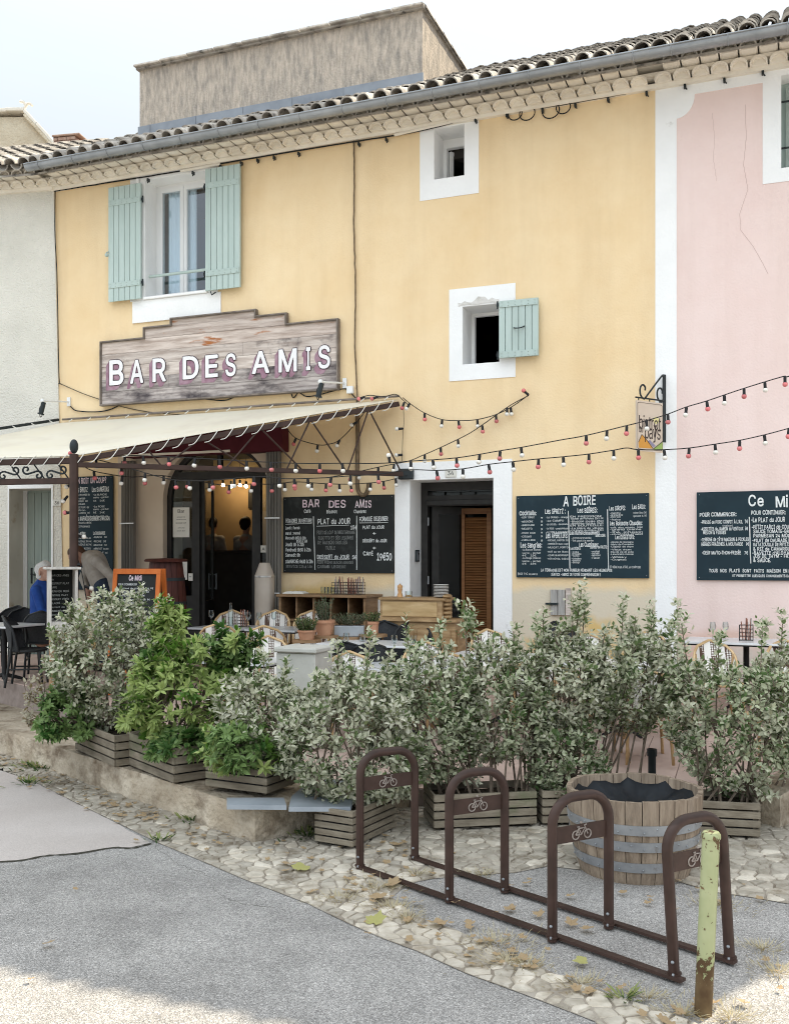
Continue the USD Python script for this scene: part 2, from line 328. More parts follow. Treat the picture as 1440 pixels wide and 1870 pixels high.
m_rope = MAT('white_rope', (0.78, 0.76, 0.70), rough=0.9)
m_maroon = MAT('maroon_canvas', (0.065, 0.006, 0.012), (0.085, 0.010, 0.018), sc=3, rough=0.8)
m_pleat = MAT('grey_pleated_cloth', (0.14, 0.13, 0.115), (0.26, 0.245, 0.22), sc=14, stretch=(1, 1, 0.04), rough=0.9)
m_bulbw = MAT('white_bulb', (0.82, 0.79, 0.72), rough=0.22, spec=0.6, coat=0.3)
m_bulbr = MAT('pink_bulb', (0.56, 0.115, 0.12), (0.66, 0.20, 0.20), rough=0.22, spec=0.6, coat=0.3, rnd=0.2)
m_cable = MAT('black_cable', (0.022, 0.020, 0.018), rough=0.6)
m_cablebrown = MAT('brown_cable', (0.12, 0.085, 0.05), (0.22, 0.16, 0.10), sc=12, rough=0.7)
m_number = MAT('number_plate', (0.66, 0.64, 0.58), rough=0.6)
m_lit = EMIT('lit_bulb', (1.0, 0.72, 0.38), 34.0)
m_paper = MAT('paper', (0.74, 0.72, 0.66), (0.80, 0.78, 0.72), sc=3, rough=0.9)
m_ink = MAT('ink', (0.05, 0.05, 0.05), rough=0.9)
# ================================================================ BUILDINGS
WT = 0.5                                          # wall thickness
Z_TOP = 7.87
S_SPLIT = FA.px(1196, 600)[0]
S_END = 8.57
SLOPE = 0.535
EAVE_OFF, EAVE_Z = 0.50, 8.045
sl, cl = math.sin(math.atan(SLOPE)), math.cos(math.atan(SLOPE))

def tile_shell(r0, r1, L, th=0.015, n=7, arch=True, lift=0.0, seed=0):
    """A canal tile along +y; arch = cover, else channel."""
    a = np.linspace(0, math.pi, n); V, F = [], []
    rr = np.random.RandomState(seed)
    for v, r in ((0, r0), (L, r1)):
        for q in (r, r - th):
            x, z = q * np.cos(a), q * np.sin(a) * 0.92
            if not arch: z = -z
            V.append(np.column_stack([x, np.full(n, v), z + (lift if v == 0 else 0)]))
    V = np.vstack(V); A, B, C, D = 0, n, 2 * n, 3 * n
    for i in range(n - 1):
        for p, q, fl in ((A, C, 0), (B, D, 1)):
            f = [(p + i, p + i + 1, q + i + 1), (p + i, q + i + 1, q + i)]
            F += [t[::-1] for t in f] if fl else f
        F += [(A + i, B + i + 1, A + i + 1), (A + i, B + i, B + i + 1), (C + i, C + i + 1, D + i + 1), (C + i, D + i + 1, D + i)]
    for i in (0, n - 1): F += [(A + i, C + i, D + i), (A + i, D + i, B + i)]
    m = trimesh.Trimesh(V, F, process=False); return m
def on_roof(m, s, v, w=0.0, eo=EAVE_OFF, ez=EAVE_Z, rot=0.0):
    """Tile coordinates (across, up the slope, off the roof) to facade coordinates."""
    m = mv(m, rz=rot); p = m.vertices
    v2, w2 = p[:, 1] + v, p[:, 2] + w
    m.vertices = np.column_stack([p[:, 0] + s, -eo + v2 * cl - w2 * sl, ez + v2 * sl + w2 * cl])
    return m
PITCH = 0.235
def roof_tiles(roof, s0, s1, rows_part, rows_all, eo=EAVE_OFF, ez=EAVE_Z, skip=None):
    r = random.Random(int(s0 * 100) + 5); mass = []
    n = int(round((s1 - s0) / PITCH))
    for k in range(n):
        s = s0 + (k + 0.5) * PITCH
        for j in range(rows_all):
            v = j * 0.33
            if skip and skip(s, v): continue
            cov = tile_shell(0.098 + r.uniform(-.006, .006), 0.082, 0.43, lift=0.024)
            cov = on_roof(cov, s + r.uniform(-.012, .012), v + r.uniform(-.03, .02), 0.045 + r.uniform(-.006, .01), eo, ez, r.uniform(-2.5, 2.5))
            pan = on_roof(tile_shell(0.095, 0.085, 0.43, arch=False, lift=0.012), s + PITCH / 2, v - 0.03, 0.062, eo, ez, r.uniform(-1.5, 1.5))
            vis = s < 5.3
            if j < rows_part and vis: roof.part('roof_tile', cov, m_tile, smooth=50)
            else: mass.append(cov)
            if j < 1 and vis: roof.part('channel_tile', pan, m_tile, smooth=50)
            else: mass.append(pan)
    roof.part('tile_field', cat(mass), m_tile_mass, kind='stuff')
def genoise(parent, frame, s0, s1, z, m=m_cream, pitch=0.215):
    n = int((s1 - s0) / pitch); r = random.Random(3)
    for row, (o, zz) in enumerate(((0.19, z + 0.02), (0.37, z + 0.135))):
        for k in range(n):
            s = s0 + (k + 0.5 + 0.5 * row) * pitch
            if s + pitch / 2 > s1 or s > 5.2: continue
            a = np.linspace(0, math.pi, 8); q = 0.098
            arc = Polygon(list(zip(s + q * np.cos(a), zz + 0.085 * np.sin(a))) )
            inn = Polygon(list(zip(s + (q - .018) * np.cos(a), zz - 0.004 + 0.067 * np.sin(a))))
            t = cat(xz(arc.difference(inn), 0.0, o + r.uniform(-.012, .008)), xz(inn, 0.0, o - 0.07))
            parent.part('eaves_tile', t, m, smooth=40)
        parent.part('eaves_course', fb(s0, s1, -0.02, o - 0.045, zz + 0.062, zz + 0.105), m)
    parent.part('eaves_bedding', fb(s0, s1, -0.02, 0.06, z - 0.03, z + 0.03), m)

# ---- yellow bar house
R = FA.rect
op1 = R(265, 329, 379, 533); op2 = R(792, 235, 848, 320); op3 = R(844, 560, 912, 661)
op4 = R(748, 877, 901, 1200); op4 = (op4[0], op4[1], FLOOR - 0.05, op4[3])
a0, a1 = FA.px(298, 1000)[0], FA.px(494, 1000)[0]
AZ = FA.px(395, 806)[1]; ar = (a1 - a0) / 2; ac = (a0 + a1) / 2
spring = AZ - ar * 0.92
arch = unary_union([rc(a0, a1, FLOOR - 0.05, spring), shapely.affinity.scale(Point(ac, spring).buffer(ar, 32), 1, 0.92, origin=(ac, spring))])
sLt, sLb = FA.px(98, 345)[0], FA.px(117, 1000)[0]
outline = Polygon([(sLb, -0.3), (S_SPLIT, -0.3), (S_SPLIT, Z_TOP), (sLt, Z_TOP)])
holes = unary_union([rc(*op1), rc(*op2), rc(*op3), rc(*op4), arch])
yellow = T('yellow_bar_house', 'two storey ochre yellow house with canal tile roof, arched bar front and green shutters', 'house', frame=FA, base=(0, 0, 0))
yellow.part('wall', xz(outline.difference(holes), -WT, 0), m_yellow)
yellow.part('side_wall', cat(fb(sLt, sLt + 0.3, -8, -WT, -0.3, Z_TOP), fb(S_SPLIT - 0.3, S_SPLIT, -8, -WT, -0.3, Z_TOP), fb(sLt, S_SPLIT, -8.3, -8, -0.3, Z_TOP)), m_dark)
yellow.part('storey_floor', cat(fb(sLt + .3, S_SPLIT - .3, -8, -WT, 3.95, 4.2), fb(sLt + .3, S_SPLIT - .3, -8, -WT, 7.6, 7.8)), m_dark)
def surround(house, rect_, op, name='window_surround', extra=None):
    house.part(name, xz(rc(*rect_).difference(rc(*op) if extra is None else extra), 0.0, 0.006), m_white)
def jambs(house, op, depth=WT, m=m_white, bottom=True):
    """Lining of an opening, 4 mm inside the wall's hole."""
    s0, s1, z0, z1 = op; t = 0.004
    ps = [fb(s0, s0 + t, -depth, 0.003, z0, z1), fb(s1 - t, s1, -depth, 0.003, z0, z1), fb(s0 + t, s1 - t, -depth, 0.003, z1 - t, z1)]
    if bottom: ps.append(fb(s0 + t, s1 - t, -depth, 0.003, z0, z0 + t))
    return house.part('window_reveal' if bottom else 'door_reveal', cat(ps), m)
# french window
s0, s1, z0, z1 = op1
jambs(yellow, op1)
su = R(238, 313, 398, 545); yellow.part('window_surround', xz(rc(su[0], su[1], z0 - 0.02, z1 + 0.2).difference(rc(*op1)), 0, 0.006), m_white)
lb = R(243, 548, 404, 574); yellow.part('window_apron', xz(Polygon([(lb[0], lb[2]), (lb[1], lb[2]), (lb[1], z0 - 0.022), (lb[0], z0 - 0.022)]), 0, 0.02), m_white)
yellow.part('window_lintel_moulding', cat(fb(s0 - 0.14, s1 + 0.1, 0.004, 0.05, z1 + 0.05, z1 + 0.10, .006), fb(s0 - 0.14, s0 - 0.09, 0.004, 0.04, z0, z1 + 0.05, .006)), m_white)
D1 = -0.28
def casement(house, op, d, mid=None, fr=0.055, st=0.06, name='window_frame'):
    s0, s1, z0, z1 = op
    f = xz(rc(s0 + .004, s1 - .004, z0 + .004, z1 - .004).difference(rc(s0 + fr, s1 - fr, z0 + fr, z1 - fr)), d - 0.06, d)
    w = house.part(name, f, m_pvc)
    cuts = [s0 + fr, s1 - fr] if mid is None else [s0 + fr, mid, s1 - fr]
    for a, b in zip(cuts, cuts[1:]):
        w.part('sash', xz(rc(a + .003, b - .003, z0 + fr + .003, z1 - fr - .003).difference(rc(a + st, b - st, z0 + fr + st + .01, z1 - fr - st)), d - 0.045, d + 0.012), m_pvc)
        w.part('pane', fb(a + st - .005, b - st + .005, d - 0.022, d - 0.016, z0 + fr + st, z1 - fr - st + .005), m_winglass)
    return w
w1 = casement(yellow, op1, D1, mid=FA.px(335.5, 430, D1)[0])
cx = np.linspace(s0 + 0.18, (s0 + s1) / 2 + .12, 70)
wv = Polygon(list(zip(cx, -(-0.355 + 0.012 * np.sin(cx * 95)))) + list(zip(cx[::-1], -(-0.359 + 0.012 * np.sin(cx[::-1] * 95)))))
cm = trimesh.creation.extrude_polygon(wv, z1 - z0 - 0.1, engine='earcut'); cm.apply_translation((0, 0, z0 + 0.05))
yellow.part('curtain', cm, m_curtain, smooth=40)
yellow.part('room_back', fb(s0 - 0.4, s1 + 0.4, -1.35, -1.3, z0 - 0.3, z1 + 0.2), MAT('sky_reflection_blue', (0.16, 0.23, 0.32), rough=0.9))  # blue painted on the room back stands in for sky mirrored in panes
bz = FA.px(330, 498, -0.1)[1]
yellow.part('window_rail', tube([(s0 - .0, 0.10, bz), (s1 + .0, 0.10, bz)], 0.022, 10), m_shutter)
yellow.part('window_sill', fb(s0 - .01, s1 + .01, D1 + 0.01, 0.045, z0 - 0.018, z0 + 0.025, .008), m_white)

def shutter(house, rect_, off, nb, hinge_left, battens=(0.14, 0.86), face='boards', label=None, handle=False):
    s0, s1, z0, z1 = rect_; w = (s1 - s0) / nb; first = None
    back = house.part('shutter', fb(s0 + .004, s1 - .004, off, off + .014, z0 + .004, z1 - .004), m_shutter, label=label)
    for k in range(nb):
        back.part('board', fb(s0 + k * w + .004, s0 + (k + 1) * w - .004, off + .014, off + .034, z0, z1, .003), m_shutter)
    for b in battens:
        zb = z0 + b * (z1 - z0)
        bt = back.part('batten', fb(s0 + .012, s1 - .012, off + .034, off + .043, zb - .042, zb + .042, .003), m_shutter)
        back.part('nail_head', cat([ball(.007, (s0 + (k + .5) * w, -(off + .044), zb + q), 1) for k in range(nb) for q in (-.02, .02)]), m_shutter, kind='stuff')
        hs = s1 if hinge_left is False else s0
        back.part('hinge', cat(fb(hs - .03, hs + .035, off + .02, off + .03, zb - .02, zb + .02), tube([(hs + .02 * (1 if hinge_left is False else -1), -(off + .012), zb - .05), (hs + .02 * (1 if hinge_left is False else -1), -(off + .012), zb + .05)], .011, 6)), m_iron)
    if handle:
        zc = (z0 + z1) / 2
        back.part('handle', tube(curve([(s0 + .20, -(off + .036), zc + .01), (s0 + .23, -(off + .07), zc - .005), (s0 + .30, -(off + .07), zc - .005), (s0 + .34, -(off + .036), zc + .02)], 5), .008, 6), m_iron)
    return back
shL = R(199.5, 340, 259, 552, 0.05); shR = R(376, 305, 440, 531, 0.06)
x = shutter(yellow, (shL[0], shL[1], FA.px(202, 552, .05)[1], FA.px(230, 339, .05)[1]), 0.045, 6, False)
x.part('catch', cat(tube([(shL[0] - .03, -.08, (shL[2] + shL[3]) / 2 - .1), (shL[0] + .02, -.09, (shL[2] + shL[3]) / 2 - .1)], .01, 6), ball(.03, (shL[0] - .02, -.085, (shL[2] + shL[3]) / 2 - .14), 1, (1, .5, 1.4) if False else (1, 1, 1))), m_shutter)
x = shutter(yellow, (shR[0], shR[1], FA.px(384, 531, .06)[1], FA.px(400, 306, .06)[1]), 0.055, 6, True)
x.part('catch', tube([(shR[0] + .1, -.1, shR[2] + .03), (shR[0] + .14, -.13, shR[2] - .03), (shR[0] + .19, -.1, shR[2] + .01)], .009, 6), m_iron)
# small attic window, standing open
sr = R(766.5, 222, 874, 352); yellow.part('window_surround', xz(rc(*sr).difference(rc(*op2)), 0, 0.006), m_white)
jambs(yellow, op2, WT)
s0, s1, z0, z1 = op2
f2 = yellow.part('window_frame', xz(rc(s0 + .004, s1 - .004, z0 + .004, z1 - .004).difference(rc(s0 + .05, s1 - .04, z0 + .05, z1 - .12)), -0.46, -0.38), m_white)
leaf = xz(rc(0, .40, 0, z1 - z0 - .2).difference(rc(.05, .35, .05, z1 - z0 - .25)), -0.02, 0.02)
f2.part('open_casement', mv(leaf, s0 + .07, 0.46, z0 + .06, rz=62), m_white)
f2.part('pane', mv(fb(.05, .35, -.003, .003, .05, z1 - z0 - .25), s0 + .07, 0.46, z0 + .06, rz=62), m_glass)
# middle small window with one shutter
sr = R(820, 529, 941, 688); jag = shapely.affinity.scale(Point((op3[0] + op3[1]) / 2, op3[3]).buffer(0.30, 10), 1.35, 0.42)
yellow.part('window_surround', xz(rc(*sr).difference(rc(*op3)), 0, 0.006), m_white)
rr = random.Random(4)
chip = Polygon([(op3[0] - .06 + i * .046, op3[3] + .035 + rr.uniform(0, .085)) for i in range(13)] + [(op3[0] + .50 - i * .046, op3[3] + rr.uniform(.004, .02)) for i in range(13)]).buffer(0)
yellow.part('chipped_plaster', xz(chip, 0.006, 0.011), MAT('bare_plaster', (0.58, 0.56, 0.52), (0.74, 0.72, 0.69), sc=9, bump=.8, bsc=25, bdist=.02))
jambs(yellow, op3, WT)
s0, s1, z0, z1 = op3
f3 = yellow.part('window_frame', xz(rc(s0 + .004, s1 - .004, z0 + .004, z1 - .004).difference(rc(s0 + .045, s1 - .045, z0 + .07, z1 - .045)), -0.46, -0.40), m_white)
s3 = R(911, 549, 984, 653, 0.05); shutter(yellow, (s3[0], s3[1], FA.px(940, 653, .05)[1], FA.px(940, 548, .05)[1]), 0.045, 6, True, battens=(0.06, 0.94), handle=True)
# door 34
sr = R(721, 841, 935, 1200); yellow.part('door_surround', xz(rc(sr[0], sr[1], FLOOR - .05, FA.px(826, 842)[1]).difference(rc(*op4)), 0, 0.012), m_white)
jambs(yellow, op4, WT, bottom=False)
s0, s1, z0, z1 = op4; z0 = FLOOR; d = -0.42
ztr = FA.px(830, 921, d)[1]; ztr2 = FA.px(830, 904, d)[1]
fr = rc(s0 + .004, s1 - .004, z0, z1 - .004).difference(unary_union([rc(s0 + .10, s1 - .06, z0, ztr - .02), rc(s0 + .10, s1 - .06, ztr2, z1 - .12)]))
dr = yellow.part('door_frame', xz(fr, d - 0.10, d), m_blackframe)
dr.part('fanlight', fb(s0 + .10, s1 - .06, d - .05, d - .04, ztr2, z1 - .12), m_glass)
dr.part('transom_moulding', fb(s0 + .09, s1 - .05, d, d + .035, ztr - .01, ztr + .06, .006), m_blackframe)
lw = 0.62; lf = xz(rc(0, lw, 0, ztr - z0 - .03).difference(rc(.10, lw - .09, .55, ztr - z0 - .13)), -.022, .022)
dl = yellow.part('door', mv(lf, s0 + .13, -d + .08, z0 + .01, rz=40), m_blackframe)
dl.part('pane', mv(fb(.10, lw - .09, -.004, .004, .55, ztr - z0 - .13), s0 + .13, -d + .08, z0 + .01, rz=40), m_glass)
dl.part('panel', mv(fb(.11, lw - .10, .022, .03, .08, .48, .006), s0 + .13, -d + .08, z0 + .01, rz=40), m_blackframe)
for hz in (0.35, 1.15, 1.95): dl.part('hinge', tube([(s0 + .115, -d - .012, z0 + hz), (s0 + .115, -d - .012, z0 + hz + .11)], .011, 6), m_zinc)
la, lb_ = FA.px(846, 1000, -0.75)[0], FA.px(890, 1000, -0.75)[0]
lz1 = ztr - 0.04
lv = yellow.part('louvred_door', cat(fb(la - .03, la + .015, -.80, -.75, z0, lz1), fb(lb_ - .015, lb_ + .05, -.80, -.75, z0, lz1), fb(la, lb_, -.80, -.75, lz1 - .08, lz1), fb(la, lb_, -.80, -.75, z0, z0 + .12)), m_louvre)
for k in range(int((lz1 - z0 - .22) / 0.036)):
    sl_ = mv(box(la + .012, lb_ - .012, -.022, .022, -.004, .004), 0, 0.775, z0 + .14 + k * .036, rx=-38 if False else 0)
    sl_ = mv(box(la + .012, lb_ - .012, -.024, .024, -.004, .004), rx=40); sl_.apply_translation((0, 0.775, z0 + .14 + k * .036))
    lv.part('louvre', sl_, m_louvre)
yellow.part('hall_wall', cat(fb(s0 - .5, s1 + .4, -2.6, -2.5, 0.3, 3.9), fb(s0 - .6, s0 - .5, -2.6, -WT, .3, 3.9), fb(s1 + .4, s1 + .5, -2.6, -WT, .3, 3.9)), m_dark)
yellow.part('doorstep', fb(s0 - .0, s1, -WT, 0.10, FLOOR - .1, FLOOR + .0, .01), MAT('stone_step', (.42, .38, .33), (.55, .5, .44), sc=5, bump=.3))
# arched shopfront
pz = FA.px(400, 822)[1]; p0, p1 = FA.px(216, 950)[0], FA.px(514, 950)[0]
yellow.part('shopfront_render', xz(rc(p0, p1, FLOOR - .1, pz + .15).difference(arch), 0.0, 0.01), m_beige)
na = len(arch.exterior.coords)
ring = arch.difference(arch.buffer(-0.004)); yellow.part('arch_reveal', xz(ring, -WT, 0.005), m_beige)
DA = -0.09; zt0, zt1 = FA.px(400, 875, DA)[1], FA.px(400, 860, DA)[1]
pa = [FA.px(x, 980, DA)[0] for x in (350, 364, 460, 475)]
arch_in = arch.buffer(-0.005)
wood = unary_union([arch_in.difference(arch_in.buffer(-0.07)), arch_in.intersection(rc(a0, a1, zt0, zt1)), arch_in.intersection(rc(pa[0], pa[1], FLOOR, zt1)), arch_in.intersection(rc(pa[2], pa[3], FLOOR, zt1)),
                    arch_in.intersection(rc(a0, pa[0], FLOOR, FLOOR + .95)), arch_in.intersection(rc(pa[3], a1, FLOOR, FLOOR + .95)), arch_in.intersection(rc(ac - .03, ac + .03, zt1, 9))])
bf = yellow.part('bar_front', xz(wood, DA - .07, DA), m_blackframe)
bf.part('pane', xz(arch_in.intersection(rc(a0, pa[0], FLOOR + .95, zt0)), DA - .04, DA - .034), m_glass)
bf.part('pane', xz(arch_in.intersection(rc(pa[3], a1, FLOOR + .95, zt0)), DA - .04, DA - .034), m_glass)
bf.part('pane', xz(arch_in.intersection(rc(a0, a1, zt1, 9)), DA - .04, DA - .034), m_glass)
lw = pa[2] - pa[1] - .06; zz = zt0 - FLOOR - .03
lf = xz(rc(0, lw, 0, zz).difference(rc(.09, lw - .08, .85, zz - .1)), -.022, .022)
for hx, ang in ((pa[1] + .02, 112),):
    bd = yellow.part('bar_door', mv(lf, hx, -DA + .07, FLOOR + .02, rz=ang), m_blackframe)
    bd.part('pane', mv(fb(.09, lw - .08, -.004, .004, .85, zz - .1), hx, -DA + .07, FLOOR + .02, rz=ang), m_glass)
    bd.part('handle', mv(cat(tube([(lw - .045, -.06, 1.0), (lw - .045, -.06, 1.25)], .012, 6), tube([(lw - .045, -.02, 1.02), (lw - .045, -.06, 1.02)], .008, 6), tube([(lw - .045, -.02, 1.23), (lw - .045, -.06, 1.23)], .008, 6)), hx, -DA + .07, FLOOR + .02, rz=ang), m_zinc)
# bar room
RB = -3.3
yellow.part('bar_room_wall', cat(fb(a0 - 1.2, a1 + .5, RB - .1, RB, .3, 3.95)), m_tanwall)
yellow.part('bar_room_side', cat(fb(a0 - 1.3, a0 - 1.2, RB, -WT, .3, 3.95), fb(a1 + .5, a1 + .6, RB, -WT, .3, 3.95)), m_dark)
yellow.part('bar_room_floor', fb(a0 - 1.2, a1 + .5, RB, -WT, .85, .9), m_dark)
cz = FA.px(420, 1005, -1.5)[1]
bc = yellow.part('bar_counter', fb(FA.px(372, 1000, -1.5)[0], a1 + .4, -2.1, -1.5, .9, cz - .05), m_blackframe)
bc.part('counter_top', fb(FA.px(370, 1000, -1.5)[0], a1 + .4, -2.12, -1.46, cz - .05, cz, .008), m_blackframe)
pf = FA.rect(453, 894, 468, 928, RB + .03); yellow.part('wall_picture', fb(pf[0], pf[1], RB, RB + .03, pf[2], pf[3]), m_blackframe)
# maroon pelmet
pm_ = FA.rect(228, 784, 515, 823, 0.22)
yellow.part('awning_cassette', fb(FA.px(228, 800, .22)[0], FA.px(515, 800, .22)[0], 0.012, 0.22, FA.px(515, 823, .22)[1], FA.px(515, 780, .22)[1], .01), m_maroon)
yellow.part('cassette_strip', fb(FA.px(228, 800, .22)[0], FA.px(420, 800, .22)[0], 0.05, 0.235, FA.px(400, 822, .22)[1] - .035, FA.px(400, 822, .22)[1] - .002), m_cream)

# gutter, roof, eaves
def gutter(house, s0, s1, endcap=None):
    n = 10; a = np.linspace(math.pi, 2 * math.pi, n); r = 0.078
    prof = [(-0.565 + .0 + r * math.cos(t), 8.04 + r * math.sin(t)) for t in a] + [(-0.565 + (r - .006) * math.cos(t), 8.04 + (r - .006) * math.sin(t)) for t in a[::-1]]
    g = trimesh.creation.extrude_polygon(Polygon(prof).buffer(0), s1 - s0, engine='earcut')
    p = g.vertices.copy(); g.vertices = np.column_stack([p[:, 2] + s0, p[:, 0], p[:, 1]])
    if np.linalg.det([[0, 0, 1], [1, 0, 0], [0, 1, 0]]) < 0: g.invert()
    gn = house.part('gutter', g, m_zinc, smooth=50)
    gn.part('gutter_lip', tube([(s0, -.565 - r, 8.045), (s1, -.565 - r, 8.045)], .011, 6), m_zinc, smooth=True)
    k = s0 + .25
    while k < min(s1, 5.2):
        a2 = np.linspace(math.pi - .15, 2 * math.pi, 9)
        gn.part('bracket', tube([(k, -.565 + (r + .004) * math.cos(t), 8.04 + (r + .004) * math.sin(t)) for t in a2], .007, 6), m_zinc); k += 0.62
    if endcap is not None: gn.part('gutter_end', xz(Polygon(prof).buffer(.001), endcap, endcap + .004) if False else mv(cyl(r, 0, .006, 16), 0, 0, 0), m_zinc) if False else None
RIDGE = 4.8
def roof(house, s0, s1):
    a = [( -EAVE_OFF + .05, EAVE_Z - .07), (RIDGE * cl, EAVE_Z - .02 + RIDGE * sl), (RIDGE * cl * 2, EAVE_Z - .07), (RIDGE * cl * 2, EAVE_Z - .25), (RIDGE * cl, EAVE_Z - .25 + RIDGE * sl), (-EAVE_OFF + .05, EAVE_Z - .1)]
    m = trimesh.creation.extrude_polygon(Polygon(a), s1 - s0, engine='earcut'); p = m.vertices.copy()
    m.vertices = np.column_stack([p[:, 2] + s0, p[:, 0], p[:, 1]])
    return house.part('roof', m, m_tile_mass)
SB0, SB1 = FA.px(255, 200, -1.0)[0], FA.px(771, 100, -1.0)[0]
ATT0, ATT1 = 1.0, 6.0
gutter(yellow, FA.px(50, 310, .56)[0], S_SPLIT)
rf = roof(yellow, sLt - .05, S_SPLIT)
inside_attic = lambda s, v: SB0 - .05 < s < SB1 + .05 and v * cl - EAVE_OFF > ATT0 - .38
roof_tiles(rf, sLt - .05, S_SPLIT, 4, 14, skip=inside_attic)
genoise(yellow, FA, sLt, S_SPLIT, Z_TOP)

# ---- pink house
pink = T('pink_house', 'pale pink house with white painted border and corner scroll, right of the yellow bar', 'house', frame=FA, base=(S_SPLIT, 0, 0))
opP = FA.rect(1425, 137, 1510, 296)
pw = rc(S_SPLIT, S_END, -0.3, Z_TOP).difference(rc(*opP))
pink.part('wall', xz(pw, -WT, 0), m_pink)
pink.part('side_wall', cat(fb(S_END - .3, S_END, -8, -WT, -.3, Z_TOP), fb(S_SPLIT, S_END, -8.3, -8, -.3, Z_TOP), fb(S_SPLIT, S_SPLIT + .03, -8, -WT, -.3, Z_TOP), fb(S_SPLIT, S_END, -8, -WT, 7.6, 7.8)), m_dark)
sb = FA.px(1235, 600)[0]; zt = FA.px(1330, 161)[1]; sc_ = FA.px(1268, 170)[0]; zc_ = FA.px(1232, 217)[1]; sr_ = FA.px(1392, 250)[0]; zb_ = FA.px(1410, 334)[1]; sr2 = FA.px(1560, 200)[0]
q = [(sb, -0.3), (S_END, -0.3), (S_END, zt), (sr2, zt), (sr2, zb_), (sr_, zb_), (sr_, zt)]
th = np.linspace(0, -math.pi / 2, 9)
sc2 = sc_; q += [(sb + (sc2 - sb) * math.cos(t), zt + (zt - zc_) * math.sin(t)) for t in th]
pinkpoly = Polygon(q).buffer(0)
pink.part('painted_border', xz(rc(S_SPLIT, S_END, -0.3, Z_TOP).difference(pinkpoly).difference(rc(*opP)), 0, 0.005), m_white)
jambs(pink, opP, WT)
s0, s1, z0, z1 = opP
wf = pink.part('window_frame', xz(rc(s0 + .004, s1 - .004, z0 + .004, z1 - .004).difference(rc(s0 + .05, s1 - .05, z0 + .05, z1 - .05)), -.3, -.24), m_shutter)
shp = pink.part('shutter', fb(s0 + .05, s0 + .42, -.22, -.19, z0 + .05, z1 - .05, .004), m_door36)
for k in (0.25, 0.75): pink.part('window_bar', tube([(s0, .10, z0 + k * (z1 - z0)), (s1, .10, z0 + k * (z1 - z0))], .012, 6), m_iron)
gutter(pink, S_SPLIT, S_END)
rf = roof(pink, S_SPLIT, S_END)
roof_tiles(rf, S_SPLIT, S_END, 4, 14)
genoise(pink, FA, S_SPLIT, S_END, Z_TOP)
# cracks of the pink plaster
cr = [FA.px(x, y, .006) for x, y in ((1360, 190), (1362, 250), (1357, 300), (1365, 345), (1350, 390), (1352, 420), (1375, 450), (1392, 480), (1402, 500))]
pink.part('crack', tube([(a, -.0005, b) for a, b in cr],   .0015, 4), MAT('fine_crack', (.40, .27, .24), rough=.9))
cr = [FA.px(x, y, .006) for x, y in ((1300, 205), (1304, 250), (1302, 290), (1308, 330))]
pink.part('crack', tube([(a, -.0005, b) for a, b in cr],   .0010, 4), '/World/Looks/fine_crack')

# ---- rendered attic block behind the roof
zbt = FA.px(500, 185, -ATT0)[1]; ztt = FA.px(255, 124, -ATT0)[1]; ztt2 = FA.px(771, 24, -ATT0)[1]; zat = (ztt + ztt2) / 2
attic = T('rendered_attic_block', 'streaked grey rendered block rising behind the tiled roof', 'building', frame=FA, base=(SB0, -ATT0, 7.8))
attic.part('wall', cat(fb(SB0, SB1, -ATT1, -ATT0, 7.8, zat)), m_attic)
cp = attic.part('coping', fb(SB0 - .03, SB1 + .04, -ATT1, -ATT0 + .06, zat, zat + .03), m_tile_mass)
n = 10
for k in range(n):
    a, b = SB0 - .05 + (SB1 - SB0 + .1) * k / n, SB0 - .05 + (SB1 - SB0 + .1) * (k + 1) / n
    t_ = mv(box(0, b - a - .01, -.13, .22, 0, .035, .008), ry=0.9); t_.apply_translation((a, ATT0 + .02, zat + .035))
    cp.part('coping_tile', t_, m_tile)
for k in range(10):
    t_ = mv(tile_shell(.10, .09, .42), rx=0); t_.apply_translation((SB1 - .03, ATT0 + .0 + k * .4, zat + .02)); cp.part('verge_tile', t_, m_tile, smooth=50)
zf = EAVE_Z + (ATT0 + EAVE_OFF) * SLOPE
fl = attic.part('lead_flashing', fb(SB0 - .02, SB1 + .02, -ATT0 + .002, -ATT0 + .025, zf - .1, zf + .27, .004), m_lead)
for k in range(5): attic.part('flashing_lap', fb(SB0 + .2 + k * .85, SB0 + .22 + k * .85, -ATT0 + .025, -ATT0 + .034, zf - .1, zf + .265), m_lead)

# ---- grey neighbour house on the left
grey = T('grey_pebbledash_house', 'pale grey pebbledash house with grey green door 36, left of the yellow bar', 'house', frame=FB, base=(0, 0, 0))
z2 = FB.px(50, 348)[1]
ops = FB.rect(18, 893, 92, 1200); opd = (FB.px(17, 1000)[0], FB.px(94, 1000)[0], FLOOR - .1, FB.px(60, 892)[1])
gout = Polygon([(-9, -.3), (FB.px(120, 1000)[0], -.3), (FB.px(98, 345)[0], z2), (-9, z2)])
grey.part('wall', xz(gout.difference(rc(*opd)), -WT, 0), m_grey)
grey.part('side_wall', fb(-9, -8.7, -8, -WT, -.3, z2), m_dark)
s0, s1, z0, z1 = opd
grey.part('door_reveal', cat(fb(s0, s0 + .004, -WT, .002, z0, z1), fb(s1 - .004, s1, -WT, .002, z0, z1), fb(s0, s1, -WT, .002, z1 - .004, z1)), m_reveal_grey)
grey.part('door_architrave', xz(rc(s0 - .02, s1 + .03, z0, z1 + .07).difference(rc(*opd)), .001, .012), m_white)
dg = -.42
gd = grey.part('door', fb(s0, s1, dg - .05, dg, z0, z1), m_door36)
nb = 5; w = (s1 - s0 - .1) / nb
gd.part('door_jamb', cat(fb(s0, s0 + .07, dg, dg + .04, z0, z1), fb(s1 - .03, s1, dg, dg + .04, z0, z1)), m_pvc)
